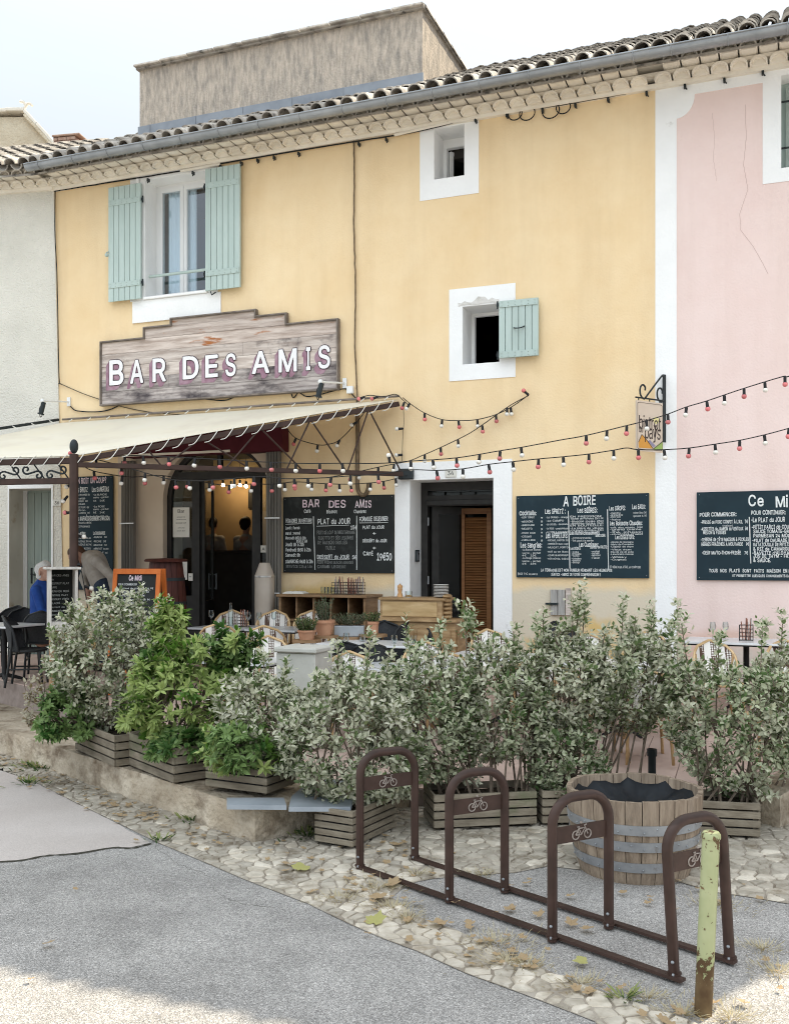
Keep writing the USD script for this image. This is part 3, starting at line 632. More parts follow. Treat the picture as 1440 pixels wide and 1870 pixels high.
for k in range(nb): gd.part('board', fb(s0 + .07 + k * w + .003, s0 + .07 + (k + 1) * w - .003, dg, dg + .02, z0, z1 - .04, .004), m_door36)
gd.part('handle', cat(fb(s0 + .13, s0 + .16, dg + .02, dg + .03, 1.75, 2.0), tube([(s0 + .145, -dg - .06, 1.9), (s0 + .26, -dg - .06, 1.88)], .01, 6)), m_iron)
geo, gez = .42, z2 + .18
a = [(-geo + .05, gez - .07), (4 * cl, gez - .02 + 4 * sl), (4 * cl, gez - .25 + 4 * sl), (-geo + .05, gez - .1)]
m = trimesh.creation.extrude_polygon(Polygon(a), 9, engine='earcut'); p = m.vertices.copy(); m.vertices = np.column_stack([p[:, 2] - 9, p[:, 0], p[:, 1]])
rg = grey.part('roof', m, m_tile_mass)
rs = FB.px(60, 310, .4)[0]
n = int((rs + 3) / PITCH)
r = random.Random(9); mass = []
for k in range(n):
    s = rs - (k + .5) * PITCH
    for j in range(9):
        c = on_roof(tile_shell(.098, .082, .43, lift=.024), s + r.uniform(-.012, .012), j * .33 + r.uniform(-.03, .02), .045, geo, gez, r.uniform(-2.5, 2.5))
        p_ = on_roof(tile_shell(.095, .085, .43, arch=False), s + PITCH / 2, j * .33 - .03, .062, geo, gez)
        if j < 3 and s > -1.6: rg.part('roof_tile', c, m_tile, smooth=50)
        else: mass.append(c)
        mass.append(p_)
rg.part('tile_field', cat(mass), m_tile_mass, kind='stuff')
n = 10
for row, (o, zz) in enumerate(((.17, z2 + .02), (.33, z2 + .125))):
    for k in range(n):
        s = FB.px(98, 345)[0] - (k + .5 + .5 * row) * .215; aa = np.linspace(0, math.pi, 8)
        arc = Polygon(list(zip(s + .098 * np.cos(aa), zz + .085 * np.sin(aa)))); inn = Polygon(list(zip(s + .08 * np.cos(aa), zz - .004 + .067 * np.sin(aa))))
        grey.part('eaves_tile', cat(xz(arc.difference(inn), 0, o), xz(inn, 0, o - .07)), m_cream, smooth=40)
    grey.part('eaves_course', fb(-9, FB.px(98, 345)[0], -.02, o - .045, zz + .062, zz + .105), m_cream)
grey.part('eaves_bedding', fb(-9, FB.px(98, 345)[0], -.02, .05, z2 - .03, z2 + .03), m_cream)

# ---- far gable behind
def cardpoly(pts, Y): return [at(x, y, Y) for x, y in pts]
YF = 24.0
g = [at(x, y, YF) for x, y in ((-160, 262), (-20, 214), (44, 213), (100, 268), (150, 330), (150, 520), (-160, 520))]
gp = Polygon([(p[0], p[2]) for p in g])
fh = T('far_gable_house', 'distant beige gable with a curved ridge finial behind the grey house roof', 'house', loc=(g[2][0], YF, 0))
mm = xz(gp, -5, 0); mm.apply_translation((-g[2][0], 0, 0)); fh.part('wall', mm, m_far)
def verge(p, q, n):
    out = []
    for i in range(n):
        a, b = p + (q - p) * i / n, p + (q - p) * (i + 1) / n; d = (b - a)[[0, 2]]; d /= np.linalg.norm(d)
        ang = math.degrees(math.atan2(d[1], d[0])); L = np.linalg.norm(b - a)
        m = box(0, L + .04, -.12, 1.2, 0, .09, .02); m = mv(m, ry=-ang); m.apply_translation((a[0] - g[2][0], 0, a[2] + .012 * (i % 2))); out.append(m)
    return out
rfh = fh.part('roof', cat(verge(g[2], g[4], 1) + verge(g[0], g[1], 1)), m_far)
for m in verge(g[2] + np.array([0, 0, .09]), g[4] + np.array([0, 0, .09]), 5) + verge(g[1] + np.array([0, 0, .09]), g[2] + np.array([0, 0, .09]), 2):
    rfh.part('verge_tile', m, m_cream)
f0 = at(44, 200, YF); f1 = at(46, 190, YF)
fin = [tube(curve([at(x, y, YF) for x, y in ps], 5), .035, 6) for ps in (((43, 206), (45, 197), (47, 193)), ((47, 193), (44, 187), (40, 185), (36, 185)), ((47, 193), (50, 189), (55, 189), (59, 193)))]
m = cat(fin); m.apply_translation((-g[2][0], -YF, 0)); fh.part('ridge_finial', m, m_cream)
# chimney
YC = 18.5
m_brick = MAT('old_brick', (0.36, 0.22, 0.165), (0.50, 0.36, 0.28), sc=8, rough=.95, bump=.4, bsc=30, rnd=.15)
c0, c1 = at(97, 300, YC), at(149, 262, YC)
ch = T('brick_chimney', 'low brick chimney stack beside the far gable', 'chimney', loc=(0, 0, 0), frame=FB, base=(0, 0, 0))
ch = None if False else ch
s0, o0 = FB.loc(c0[0], c0[1]); s1 = s0 + .52
zc0, zc1 = at(120, 285, YC)[2] - .6, at(120, 262, YC)[2]
ch.part('stack', fb(s0 + .04, s1 - .04, o0 - .5, o0 - .04, zc0, zc1 - .02), m_far)
for row in range(2):
    for k in range(3):
        a = s0 + k * .18 - (.09 if row else 0); b_ = min(a + .172, s1); a = max(a, s0)
        if b_ - a > .03: ch.part('brick', fb(a, b_, o0 - .5, o0, zc1 - .02 + row * .07, zc1 + .042 + row * .07, .006), m_brick)
ch.part('cap', fb(s0 - .02, s1 + .02, o0 - .52, o0 + .02, zc1 + .125, zc1 + .16, .01), m_brick)
# ================================================================ GROUND
def gp_(pts, z=0.0): return [tuple(G(x, y, z)[:2]) for x, y in pts]
def ground_mat(name, c1, c2, grain, bump, c3=None, rough=0.95):
    """Aggregate: pale and dark chippings over a mottled base."""
    N = {'tc': ('texture_coordinate', {}), 'n': ('noise_texture', {'scale': 0.7, 'detail': 6.0, 'roughness': 0.6}), 'r': ('rgb_ramp', {'ramp': [(0.35, c1), (0.65, c2)]}),
         'v': ('voronoi_texture', {'scale': grain}), 's': ('separate_color', {}), 'vr': ('rgb_ramp', {'ramp': [(0.0, (0.55,) * 3), (0.5, (0.95,) * 3), (0.85, (1.25,) * 3), (1.0, (1.75,) * 3)]}),
         'm': ('mix_color', {'blend_type': 'multiply', 'fac': 1.0, 'use_clamp': False}), 'b': ('bump', {'strength': bump, 'distance': 0.006}),
         'n2': ('noise_texture', {'scale': 2.3, 'detail': 8.0, 'roughness': 0.7}), 'r2': ('rgb_ramp', {'ramp': [(0.40, (1.06,) * 3), (0.62, (0.86,) * 3)]}), 'm2': ('mix_color', {'blend_type': 'multiply', 'fac': 1.0, 'use_clamp': False}),
         'p': ('principled_bsdf', {'roughness': rough, 'specular_ior_level': 0.15})}
    L = [('tc.object', 'n.vector'), ('n.fac', 'r.fac'), ('tc.object', 'v.vector'), ('v.color', 's.color'), ('s.r', 'vr.fac'), ('r.color', 'm.a'), ('vr.color', 'm.b'),
         ('tc.object', 'n2.vector'), ('n2.fac', 'r2.fac'), ('m.result', 'm2.a'), ('r2.color', 'm2.b'), ('m2.result', 'p.base_color'), ('v.distance', 'b.height'), ('b.normal', 'p.normal')]
    return usdkit.material(stage, f'/World/Looks/{name}', N, L, surface='p.BSDF')
m_asphalt = ground_mat('worn_asphalt', (0.37, 0.352, 0.333), (0.44, 0.42, 0.398), 165.0, 0.7)
m_conc = MAT('road_concrete', (0.51, 0.455, 0.42), (0.58, 0.525, 0.49), sc=1.1, rough=.9, bump=.25, bsc=70, voro=(160, .12))
m_mortar = MAT('cobble_mortar', (0.24, 0.20, 0.155), (0.43, 0.385, 0.325), sc=5, rough=1, bump=.6, bsc=45)
m_cobble = MAT('pale_cobble', (0.42, 0.37, 0.295), (0.67, 0.61, 0.515), sc=7, rough=.85, bump=.5, bsc=28, rnd=.18, c3=(0.26, .21, .15), sc3=3.5, t3=(.53, .68))
m_cobble_mass = MAT('pale_cobble_mass', (0.42, 0.37, 0.295), (0.67, 0.61, 0.515), sc=7, rough=.85, bump=.5, bsc=28, rnd=.22, island=True, c3=(0.26, .21, .15), sc3=3.5, t3=(.53, .68))
m_kerb = MAT('worn_concrete', (0.41, 0.335, 0.245), (0.60, 0.52, 0.41), sc=3.0, rough=.95, bump=.9, bsc=22, bdist=.03, c3=(0.15, .105, .065), sc3=2.2, st3=(1, 1, 1.3), t3=(.50, .70))
m_paving = MAT('pink_paving', (0.52, 0.385, 0.325), (0.63, 0.48, 0.41), sc=2.4, rough=.8, bump=.12, bsc=30, rnd=.07)
m_joint = MAT('paving_joint', (0.24, 0.19, 0.165), (0.33, 0.27, 0.24), sc=8, rough=1)

gsz = np.array([-90, 90])
gm = sheet(Polygon([(-90, -60), (90, -60), (90, 90), (-90, 90)]), 0.0)
solo('street', gm, m_asphalt, 'grey worn asphalt street in front of the terrace', 'street', kind='structure')
patch = Polygon(gp_([(-700, 1330), (0, 1396), (60, 1428), (130, 1464), (200, 1498), (275, 1541), (240, 1549), (205, 1548), (140, 1559), (90, 1562), (40, 1571), (0, 1574), (-700, 1680)]))
pe = np.array(LineString(patch.exterior.coords).segmentize(.05).coords)[:-1]; nz = meshkit.fbm(np.column_stack([pe * 9, np.zeros(len(pe))]), 3) - .5; pcn = np.array(patch.centroid.coords[0]); dv = pe - pcn; dv /= np.linalg.norm(dv, axis=1, keepdims=True); patch = Polygon(pe + dv * (nz * .06)[:, None]).buffer(0)
solo('concrete_road_patch', sheet(patch, 0.004), m_conc, 'smooth pale concrete road surface meeting the asphalt', 'road', kind='structure')
seam = [G(x, y, .006) for x, y in ((-100, 1586), (0, 1574.5), (40, 1571.5), (90, 1562.5), (140, 1559.5), (205, 1548.5), (240, 1549.5), (276, 1541))]
solo('road_seam', tube(curve(seam, 4), np.abs(np.sin(np.arange(len(curve(seam, 4))) * 1.7)) * .005 + .002, 5), MAT('tar', (.07, .065, .05), rough=.9), 'dark tar seam between concrete and asphalt', 'seam', kind='structure')

q = curve([G(x, y, .0005) for x, y in ((285, 1545), (330, 1580), (372, 1596), (402, 1632), (440, 1650), (505, 1660))], 9); q[:, :2] += np.random.RandomState(1).uniform(-.018, .018, (len(q), 2))
solo('asphalt_crack', tube(q, np.random.RandomState(2).uniform(.0006, .0016, len(q)), 4), '/World/Looks/tar', 'fine crack curving from the corner of the concrete patch', 'crack', kind='structure')
# cobbles
cob = Polygon(gp_([(-60, 1372), (60, 1385), (130, 1418), (300, 1480), (400, 1520), (465, 1542), (575, 1518), (600, 1490), (800, 1470), (1000, 1470), (1200, 1470), (1395, 1500), (1475, 1470), (1560, 1560),
                   (1480, 1668), (1440, 1652), (1370, 1640), (1300, 1630), (1240, 1612), (1180, 1606), (1080, 1592), (1000, 1583), (940, 1595), (860, 1600), (790, 1606), (745, 1615), (715, 1640), (770, 1682),
                   (830, 1698), (880, 1722), (960, 1757), (1060, 1800), (1130, 1822), (1200, 1845), (1262, 1868), (1300, 1890), (1120, 1905), (1085, 1867), (1020, 1842), (960, 1819), (850, 1779), (760, 1738), (700, 1716),
                   (640, 1690), (560, 1651), (450, 1609), (350, 1566), (290, 1541), (200, 1497), (130, 1463), (60, 1427), (-60, 1388)])).buffer(0)
if cob.geom_type != 'Polygon': cob = max(cob.geoms, key=lambda g: g.area)
pave = solo('cobbled_pavement', sheet(cob, 0.004), m_mortar, 'strip of pale irregular cobbles between kerb, planters and street', 'pavement', kind='structure')
r = np.random.RandomState(11)
x0, y0, x1, y1 = cob.buffer(.2).bounds; st_ = 0.098; P = []
yy = y0; row = 0
while yy < y1:
    xx = x0 + (row % 2) * st_ / 2
    while xx < x1:
        P.append((xx + r.uniform(-.42, .42) * st_, yy + r.uniform(-.45, .45) * st_)); xx += st_ * r.uniform(.75, 1.7)
    yy += st_ * 0.86; row += 1
P = np.array(P); vor = Voronoi(P); stones = []
for i, reg in enumerate(vor.point_region):
    rg_ = vor.regions[reg]
    if -1 in rg_ or len(rg_) < 3: continue
    pl = Polygon(vor.vertices[rg_]).intersection(cob)
    if pl.is_empty or pl.geom_type != 'Polygon': continue
    pl = pl.buffer(-.015).buffer(.009, 2)
    if pl.is_empty or pl.geom_type != 'Polygon' or pl.area < .0012: continue
    pl = pl.simplify(.005)
    q = np.array(pl.exterior.coords)[:-1]
    if len(q) < 4: continue
    c = q.mean(0); h = r.uniform(.007, .021); tilt = r.uniform(-.05, .05, 2)
    top = c + (q - c) * .74; n = len(q)
    zt_ = lambda a, z: z + (a - c) @ tilt
    V = [(*a, .002) for a in q] + [(*a, zt_(a, h * .8)) for a in c + (q - c) * .95] + [(*a, zt_(a, h)) for a in top] + [(*c, h * 1.08)]
    F = []
    for j in range(n):
        k = (j + 1) % n
        for a in (0, n): F += [(a + j, a + k, a + n + k), (a + j, a + n + k, a + n + j)]
        F.append((2 * n + j, 2 * n + k, 3 * n))
    m = trimesh.Trimesh(V, F, process=False)
    if m.face_normals[-1][2] < 0: m.invert()
    d = math.hypot(c[0], c[1]); stones.append((pl.area / d / d / d * (1 if abs(c[0]) < .39 * c[1] and d > 4.4 else .2), m))
stones.sort(key=lambda t: -t[0])
for w_, m in stones[:290]: pave.part('cobble', m, m_cobble, smooth=40)
pave.part('small_cobbles', cat([m for w_, m in stones[290:]]), m_cobble_mass, kind='stuff', smooth=40)

# kerb
KA, KB = G(-260, 1285)[:2], G(465, 1541)[:2]
kd = (KB - KA) / np.linalg.norm(KB - KA); kn = np.array([kd[1] * -1, kd[0]]); kn = kn if kn[1] > 0 else -kn
KC = G(610, 1508)[:2]; rd = (KC - KB) / np.linalg.norm(KC - KB)
def rough_solid(poly, z0, z1, amp, edge=.09, seed=0, ztop=None):
    m = slab(poly, 0, 1); m = m.subdivide_to_size(edge); v = m.vertices.copy(); t = v[:, 2]
    tops = np.array([ztop(a, b) for a, b in v[:, :2]]) if ztop else np.full(len(v), z1)
    v[:, 2] = z0 + t * (tops - z0)
    m.vertices = v; m.merge_vertices()
    n = m.vertex_normals; f = meshkit.fbm(m.vertices * 9.0, 3, seed) - .5
    m.vertices = m.vertices + n * (f * 2 * amp)[:, None]
    return m
kerb_poly = Polygon([KA, KB, KC + rd * .35, KC + rd * .35 + kn * .75, KB + kn * .95 + rd * .1, KA + kn * .72])
kerb = solo('kerb_wall', rough_solid(kerb_poly, -.05, .265, .012, .07, 3), m_kerb, 'thick worn concrete kerb wall carrying the first three planters', 'kerb', kind='structure', smooth=45)
inner = [KA + kn * .70, KB + kn * .93 + rd * .1]
RA, RB2 = G(1392, 1508)[:2], G(1475, 1470)[:2]
rdir = (RB2 - RA) / np.linalg.norm(RB2 - RA)
terr = Polygon([FA.w(-9, -.1, 0)[:2], inner[0], inner[1], KC + rd * .35 + kn * .6, (0.0, 8.55), (2.4, 8.45), RA + rdir * .5 + np.array([.0, .0]), RA + rdir * 5.5, FA.w(9.5, 2.0, 0)[:2], FA.w(9.5, -.1, 0)[:2]]).buffer(0)
base = slab(terr, 0, 1).subdivide_to_size(.45); v = base.vertices.copy()
v[:, 2] = np.where(v[:, 2] > .5, np.array([tz(a, b) - .010 for a, b in v[:, :2]]), -.1); base.vertices = v
terrace = solo('terrace', base, m_joint, 'sloping pink paved terrace in front of the houses', 'terrace', kind='structure')
rr = random.Random(2); slabs = []; TS = 0.66
nb = 0
for i in range(-14, 16):
    for j in range(0, 14):
        a, o = i * TS + (j % 2) * TS / 2, j * TS + .02
        c4 = [FA.w(a + .004, o + .004, 0)[:2], FA.w(a + TS - .004, o + .004, 0)[:2], FA.w(a + TS - .004, o + TS - .004, 0)[:2], FA.w(a + .004, o + TS - .004, 0)[:2]]
        pl = Polygon(c4).intersection(terr.buffer(-.01))
        if pl.is_empty or pl.geom_type != 'Polygon' or pl.area < .05: continue
        m = slab(pl, 0, 1); v = m.vertices.copy(); h = rr.uniform(-.002, .002)
        v[:, 2] = np.where(v[:, 2] > .5, np.array([tz(x, y) + h for x, y in v[:, :2]]), np.array([tz(x, y) - .03 for x, y in v[:, :2]])); m.vertices = v
        cc = pl.centroid
        if abs(cc.x) < .43 * cc.y and nb < 290: terrace.part('paving_slab', m, m_paving); nb += 1
        else: slabs.append(m)
if slabs: terrace.part('outer_paving', cat(slabs), m_paving, kind='stuff')
lw_poly = LineString([RA, RA + rdir * 5.4]).buffer(.14, cap_style=2)
solo('low_ramp_wall', rough_solid(lw_poly, -.05, .3, .008, .1, 5, ztop=lambda x, y: .26 + .075 * float((np.array([x, y]) - RA) @ rdir)), m_kerb, 'low pale concrete wall edging the terrace at the far right', 'wall', smooth=45)

# ================================================================ STREET FURNITURE
# bike rack
rack = T('bike_rack', 'brown steel bike rack of four hoops on two flat ground rails', 'bike rack')
H4 = [((657, 1590), (757, 1573)), ((820, 1650), (921, 1632)), ((1008, 1722), (1111, 1698)), ((1231, 1790), (1332, 1760))]
F_, B_ = [G(*a) for a, b in H4], [G(*b) for a, b in H4]
def flat_rail(p, q):
    d = (q - p) / np.linalg.norm(q - p); s = np.array([-d[1], d[0], 0]) * .024
    P_ = [p - d * .0 - s, q - s, q + s, p + s]; poly = Polygon([a[:2] for a in P_]); m = slab(poly, .016, .032); return m
rack.part('ground_rail', flat_rail(F_[0], G(1247, 1800)), m_brownmetal)
rack.part('ground_rail', flat_rail(B_[0], G(1342, 1766)), m_brownmetal)
m_emb = MAT('pale_emblem_paint', (.25, .205, .18), (.36, .31, .275), sc=30, rough=.6)
def ring2(cx_, cz_, r_, t, n=18): return tube([(cx_ + r_ * math.cos(a), 0, cz_ + r_ * math.sin(a)) for a in np.linspace(0, 2 * math.pi, n)], t, 5, caps=False)
def emblem():
    t = .0042
    return cat(ring2(-.043, 0, .024, t), ring2(.043, 0, .024, t), tube([(-.043, 0, 0), (-.022, 0, .036), (.022, 0, .036), (-.003, 0, .0), (-.022, 0, .036)], t, 5), tube([(-.003, 0, 0), (-.043, 0, 0)], t, 5),
               tube([(.043, 0, 0), (.018, 0, .052), (.034, 0, .054)], t, 5), tube([(-.024, 0, .042), (-.034, 0, .044), (-.016, 0, .044)], t, 5), ball(.008, (-.004, 0, .068), 1))
for k in range(4):
    f, b_ = F_[k], B_[k]; HT = .80; lean = np.array([-.045, 0, 0]) if k == 3 else np.array([.0, 0, 0]); L = b_ - f; w = np.linalg.norm(L); d = L / w; rad = .15
    loc = [np.array([0, 0, .01]), np.array([0, 0, HT * .5])] + [np.array([rad - rad * math.cos(t), 0, HT - rad + rad * math.sin(t)]) for t in np.linspace(0, math.pi / 2, 9)]
    loc += [np.array([w - rad + rad * math.sin(t), 0, HT - rad + rad * math.cos(t)]) for t in np.linspace(0, math.pi / 2, 9)] + [np.array([w, 0, HT * .5]), np.array([w, 0, .01])]
    pts = [f + d * q[0] + np.array([0, 0, q[2]]) + lean * (q[2] / HT) for q in loc]
    hp = rack.part('hoop', tube(pts, .0285, 14), m_brownmetal, smooth=True)
    ang = math.degrees(math.atan2(d[1], d[0]))
    c = f + lean * .68 + np.array([0, 0, .545])
    hp.part('cross_plate', mv(box(.02, w - .02, -.004, .004, 0, .095), c[0], c[1], c[2], rz=ang), m_brownmetal)
    e = mv(emblem(), w / 2, -.006, .036); hp.part('bicycle_emblem', mv(e, c[0], c[1], c[2], rz=ang), m_emb)
    for p_ in (f, b_):
        for hz in (.035, .10): hp.part('bolt', ball(.009, (p_ + np.array([-.012, -.026, hz]) + lean * hz / HT), 1), m_zinc)
        hp.part('foot', cyl(.036, .032, .040, 14, p_[:2]), m_brownmetal)
# bollard
bp = G(1283, 1853); bt = at(1298, 1523, bp[1])
def peel(name, c1, c2, rust, bare):
    N = {'tc': ('texture_coordinate', {}), 'sx': ('separate_xyz', {}), 'n': ('noise_texture', {'scale': 26.0, 'detail': 7.0, 'roughness': 0.62}), 'n2': ('noise_texture', {'scale': 6.0, 'detail': 5.0}), 'zr': ('rgb_ramp', {'ramp': [(0.0, (.34, .34, .34)), (0.16, (.21, .21, .21)), (0.30, (.13, .13, .13)), (0.42, (.0, .0, .0)), (0.84, (.0, .0, .0)), (0.93, (.05, .05, .05)), (1.0, (.09, .09, .09))]}), 'zz': ('map_range', {'from_max': 0.86}),
         'ad': ('math', {'math_type': 'add'}), 'sc': ('separate_color', {}), 'r': ('rgb_ramp', {'ramp': [(0.615, (0, 0, 0)), (0.635, (1, 1, 1))]}), 'c': ('rgb_ramp', {'ramp': [(0.35, c1), (0.65, c2)]}), 'rr': ('rgb_ramp', {'ramp': [(0.40, rust), (0.62, bare)]}), 'mx': ('mix_color', {}), 'b': ('bump', {'strength': .6, 'distance': .004, 'invert': True}), 'p': ('principled_bsdf', {'roughness': .7, 'specular_ior_level': .3})}
    L = [('tc.object', 'n.vector'), ('tc.object', 'n2.vector'), ('tc.object', 'sx.vector'), ('sx.z', 'zz.value'), ('zz.result', 'zr.fac'), ('zr.color', 'sc.color'), ('sc.r', 'ad.value1'), ('n.fac', 'ad.value2'), ('ad.value', 'r.fac'), ('n2.fac', 'c.fac'), ('n2.fac', 'rr.fac'), ('r.color', 'mx.fac'), ('c.color', 'mx.a'), ('rr.color', 'mx.b'), ('mx.result', 'p.base_color'), ('r.color', 'b.height'), ('b.normal', 'p.normal')]
    return usdkit.material(stage, f'/World/Looks/{name}', N, L, surface='p.BSDF')
m_boll = peel('peeling_green_paint', (0.30, 0.325, 0.165), (0.38, 0.395, 0.225), (0.075, 0.042, 0.018), (0.17, 0.115, 0.055))
bo = T('bollard', 'leaning pale green bollard with rusty peeling foot', 'bollard', loc=bp)
def pipe(z0, z1, r_, n=22, k=30):
    zz = np.linspace(z0, z1, k); return tube([((bt[0] - bp[0]) * z / bt[2], 0, z) for z in zz], r_, n)
bo.part('post', pipe(0, bt[2] - .012, .041), m_boll, smooth=40)
cp_ = lathe([(0, .022), (.036, .018), (.044, .006), (.044, -.012), (0, -.012)], 22); cp_.apply_translation((bt[0] - bp[0], 0, bt[2] - .008))
bo.part('cap', cp_, m_boll, smooth=40)

# half barrel
m_stave = MAT('barrel_oak', (0.20, 0.148, 0.105), (0.37, 0.29, 0.215), sc=5, stretch=(5, 5, .6), rough=.85, bump=.5, bsc=30, bst=(6, 6, .7), rnd=.14, c3=(.12, .09, .068), sc3=3, st3=(3, 3, .7), t3=(.55, .75))
m_hoop = MAT('galvanised_hoop', (0.24, .245, .255), (.34, .345, .35), sc=8, rough=.5, metal=.5, c3=(.16, .12, .09), sc3=7, t3=(.62, .75))
m_liner = MAT('black_liner', (.006, .0075, .010), (.014, .018, .023), sc=4, rough=.5, spec=.18)
BYc = G(1160, 1585)[1]; bc_ = np.array([(1157 - CX) / FPX * BYc, BYc, 0.0])
BH = at(1157, 1437, BYc)[2]; RT = 242 / FPX * BYc / 2; RBm = 196 / FPX * BYc / 2
barrel = T('half_barrel', 'half wine barrel planter with three metal hoops and black plastic liner', 'barrel', loc=bc_)
def brad(z): u = z / BH; return RBm + (RT - RBm) * (1 - (1 - u) ** 1.9)
NS = 26
for k in range(NS):
    a = np.linspace(2 * math.pi * k / NS + .006, 2 * math.pi * (k + 1) / NS - .006, 4); zz = np.linspace(0, BH + (.006 * math.sin(k * 5.1)), 7); V, F = [], []
    for z in zz:
        for rr_ in (brad(min(z, BH)), brad(min(z, BH)) - .034):
            for t in a: V.append((rr_ * math.cos(t), rr_ * math.sin(t), z))
    nA = 4
    for i in range(6):
        for j in range(3):
            o = i * 8 + j; n_ = o + 8; F += [(o, o + 1, n_ + 1), (o, n_ + 1, n_)]; o += 4; n_ += 4; F += [(o, n_ + 1, o + 1), (o, n_, n_ + 1)]
        for j in (0, 3): o = i * 8 + j; F += [(o, o + 8, o + 12), (o, o + 12, o + 4)]
    o = 48
    for j in range(3): F += [(o + j, o + j + 1, o + 5 + j), (o + j, o + 5 + j, o + 4 + j)]
    m = trimesh.Trimesh(V, F, process=False); m.fix_normals(); barrel.part('stave', m, m_stave, smooth=30)
for z0, z1 in ((.085, .15), (.225, .29), (.335, .40), (.01, .05)):
    zz = [z0 * BH / .55, z1 * BH / .55]; pr = [(brad(zz[0]) + .001, zz[0]), (brad(zz[0]) + .007, zz[0]), (brad(zz[1]) + .007, zz[1]), (brad(zz[1]) + .001, zz[1])]
    if z0 == .01: continue
    hp = barrel.part('metal_hoop', lathe(pr, 48), m_hoop, smooth=30)
    hp.part('rivet', cat([ball(.006, ((brad((zz[0] + zz[1]) / 2) + .007) * math.cos(t), (brad((zz[0] + zz[1]) / 2) + .007) * math.sin(t), (zz[0] + zz[1]) / 2 + (.012 if i % 2 else -.012)), 1) for i, t in enumerate(np.linspace(math.pi, 2 * math.pi, 18))]), m_zinc, kind='stuff')
th_ = np.linspace(0, 2 * math.pi, 49)[:-1]; rl = np.linspace(0.0, 1, 12); V = []
for q in rl:
    for t in th_:
        R_ = (brad(BH) - .036) * q; fold = .016 * math.sin(11 * t + 5 * q) * q + .010 * math.sin(19 * t - 7 * q) * q + .03 * math.sin(4 * t + 1) * q * (1 - q) * 2
        V.append((R_ * math.cos(t), R_ * math.sin(t), BH - .17 + .115 * q ** 2.5 + fold * 1.2 + .05 * math.exp(-((t - 4.6) * 2.5) ** 2) * q))
F = []
for i in range(11):
    for j in range(48):
        k = (j + 1) % 48; F += [(i * 48 + j, (i + 1) * 48 + j, (i + 1) * 48 + k), (i * 48 + j, (i + 1) * 48 + k, i * 48 + k)]
barrel.part('liner', trimesh.Trimesh(V, F, process=False), m_liner, smooth=True)
pp = at(1190, 1412, 8.65); pt = at(1189, 1368, pp[1])
ps = T('parasol_socket', 'dark grey metal parasol socket pipe standing behind the half barrel', 'parasol base', loc=(pp[0], pp[1], tz(pp[0], pp[1])))
hh = pt[2] - tz(pp[0], pp[1]); ps.part('pipe', cat(cyl(.034, 0, hh, 16)), m_iron, smooth=40); ps.part('collar', cyl(.043, hh - .06, hh, 16), m_iron, smooth=40); ps.part('base_plate', cyl(.09, 0, .02, 20), m_iron, smooth=40)

# planters
m_slat = MAT('planter_pine', (0.165, 0.135, 0.098), (0.285, 0.245, 0.185), sc=4, rough=.85, stretch=(1.2, 1.2, 5), bump=.4, bsc=30, bst=(1, 1, 6), rnd=.16, c3=(.14, .15, .085), sc3=2.2, t3=(.56, .72))
m_soil = MAT('potting_soil', (.025, .018, .012), (.06, .045, .03), sc=20, rough=1, bump=1, bsc=40, bdist=.03)
planters = []
def planter(corner, left, right, z0, h, rows, label, wL=None, wR=None):
    """A slatted trough: near corner, and the ends of its left and right faces."""
    c, l, r_ = [np.array(p[:2]) for p in (corner, left, right)]
    dl = (l - c); L = np.linalg.norm(dl) if wL is None else wL; dl /= np.linalg.norm(dl)
    dr = np.array([-dl[1], dl[0]]); dr = dr if dr @ (r_ - c) > 0 else -dr
    W_ = (np.linalg.norm(r_ - c) if wR is None else wR)
    o = T('planter', label, 'planter', loc=(c[0], c[1], z0), rotz=math.degrees(math.atan2(dl[1], dl[0])), group=None)
    sgn = 1 if (dr[1] * dl[0] - dr[0] * dl[1]) > 0 else -1           # local y along +dr or -dr
    y0, y1 = (0, W_) if sgn > 0 else (-W_, 0)
    rh = h / rows
    for k in range(rows):
        a, b = k * rh + .012, (k + 1) * rh
        for q in ((0, L, y0, y0 + .02), (0, L, y1 - .02, y1), (0, .02, y0 + .021, y1 - .021), (L - .02, L, y0 + .021, y1 - .021)):
            o.part('slat', box(*q, a, b, .003), m_slat)
    for xx in (.022, L - .052):
        for yy_ in (y0 + .022, y1 - .052): o.part('corner_post', box(xx, xx + .03, yy_, yy_ + .03, 0.0, h - .005), m_slat)
    o.part('lining', box(.024, L - .024, y0 + .024, y1 - .024, .008, h - .075), m_black)
    so = box(.026, L - .026, y0 + .026, y1 - .026, h - .075, h - .05).subdivide_to_size(.06); so.vertices[:, 2] += (so.vertices[:, 2] > h - .06) * (meshkit.fbm(so.vertices * 12) - .5) * .04
    o.part('soil', so, m_soil)
    ctr = c + dl * L / 2 + dr * W_ / 2; planters.append((ctr, dl, L, W_, z0 + h)); return o
KZ = .268
planter(G(208, 1403, KZ), G(137, 1370, KZ), G(232, 1394, KZ), KZ, .29, 4, 'first slatted planter on the kerb, left end, under silvery shrub', wR=.42)
planter(G(316, 1433, KZ), G(230, 1397, KZ), G(376, 1421, KZ), KZ, .30, 4, 'second slatted planter on the kerb, under bright green mexican orange', wR=.42)
planter(G(487, 1453, KZ + .03), G(375, 1438, KZ + .03), G(556, 1437, KZ + .03), KZ + .03, .26, 4, 'third slatted planter on the kerb, beside the grey slabs', wR=.42)
planter(G(644, 1556), G(574, 1544), G(757, 1527), .022, .27, 5, 'slatted planter on the cobbles beside the first bike hoop', wR=.66)
planter(G(792, 1521), G(980, 1512), G(772, 1500), .022, .27, 4, 'slatted planter on the cobbles behind the second bike hoop', wR=.42)
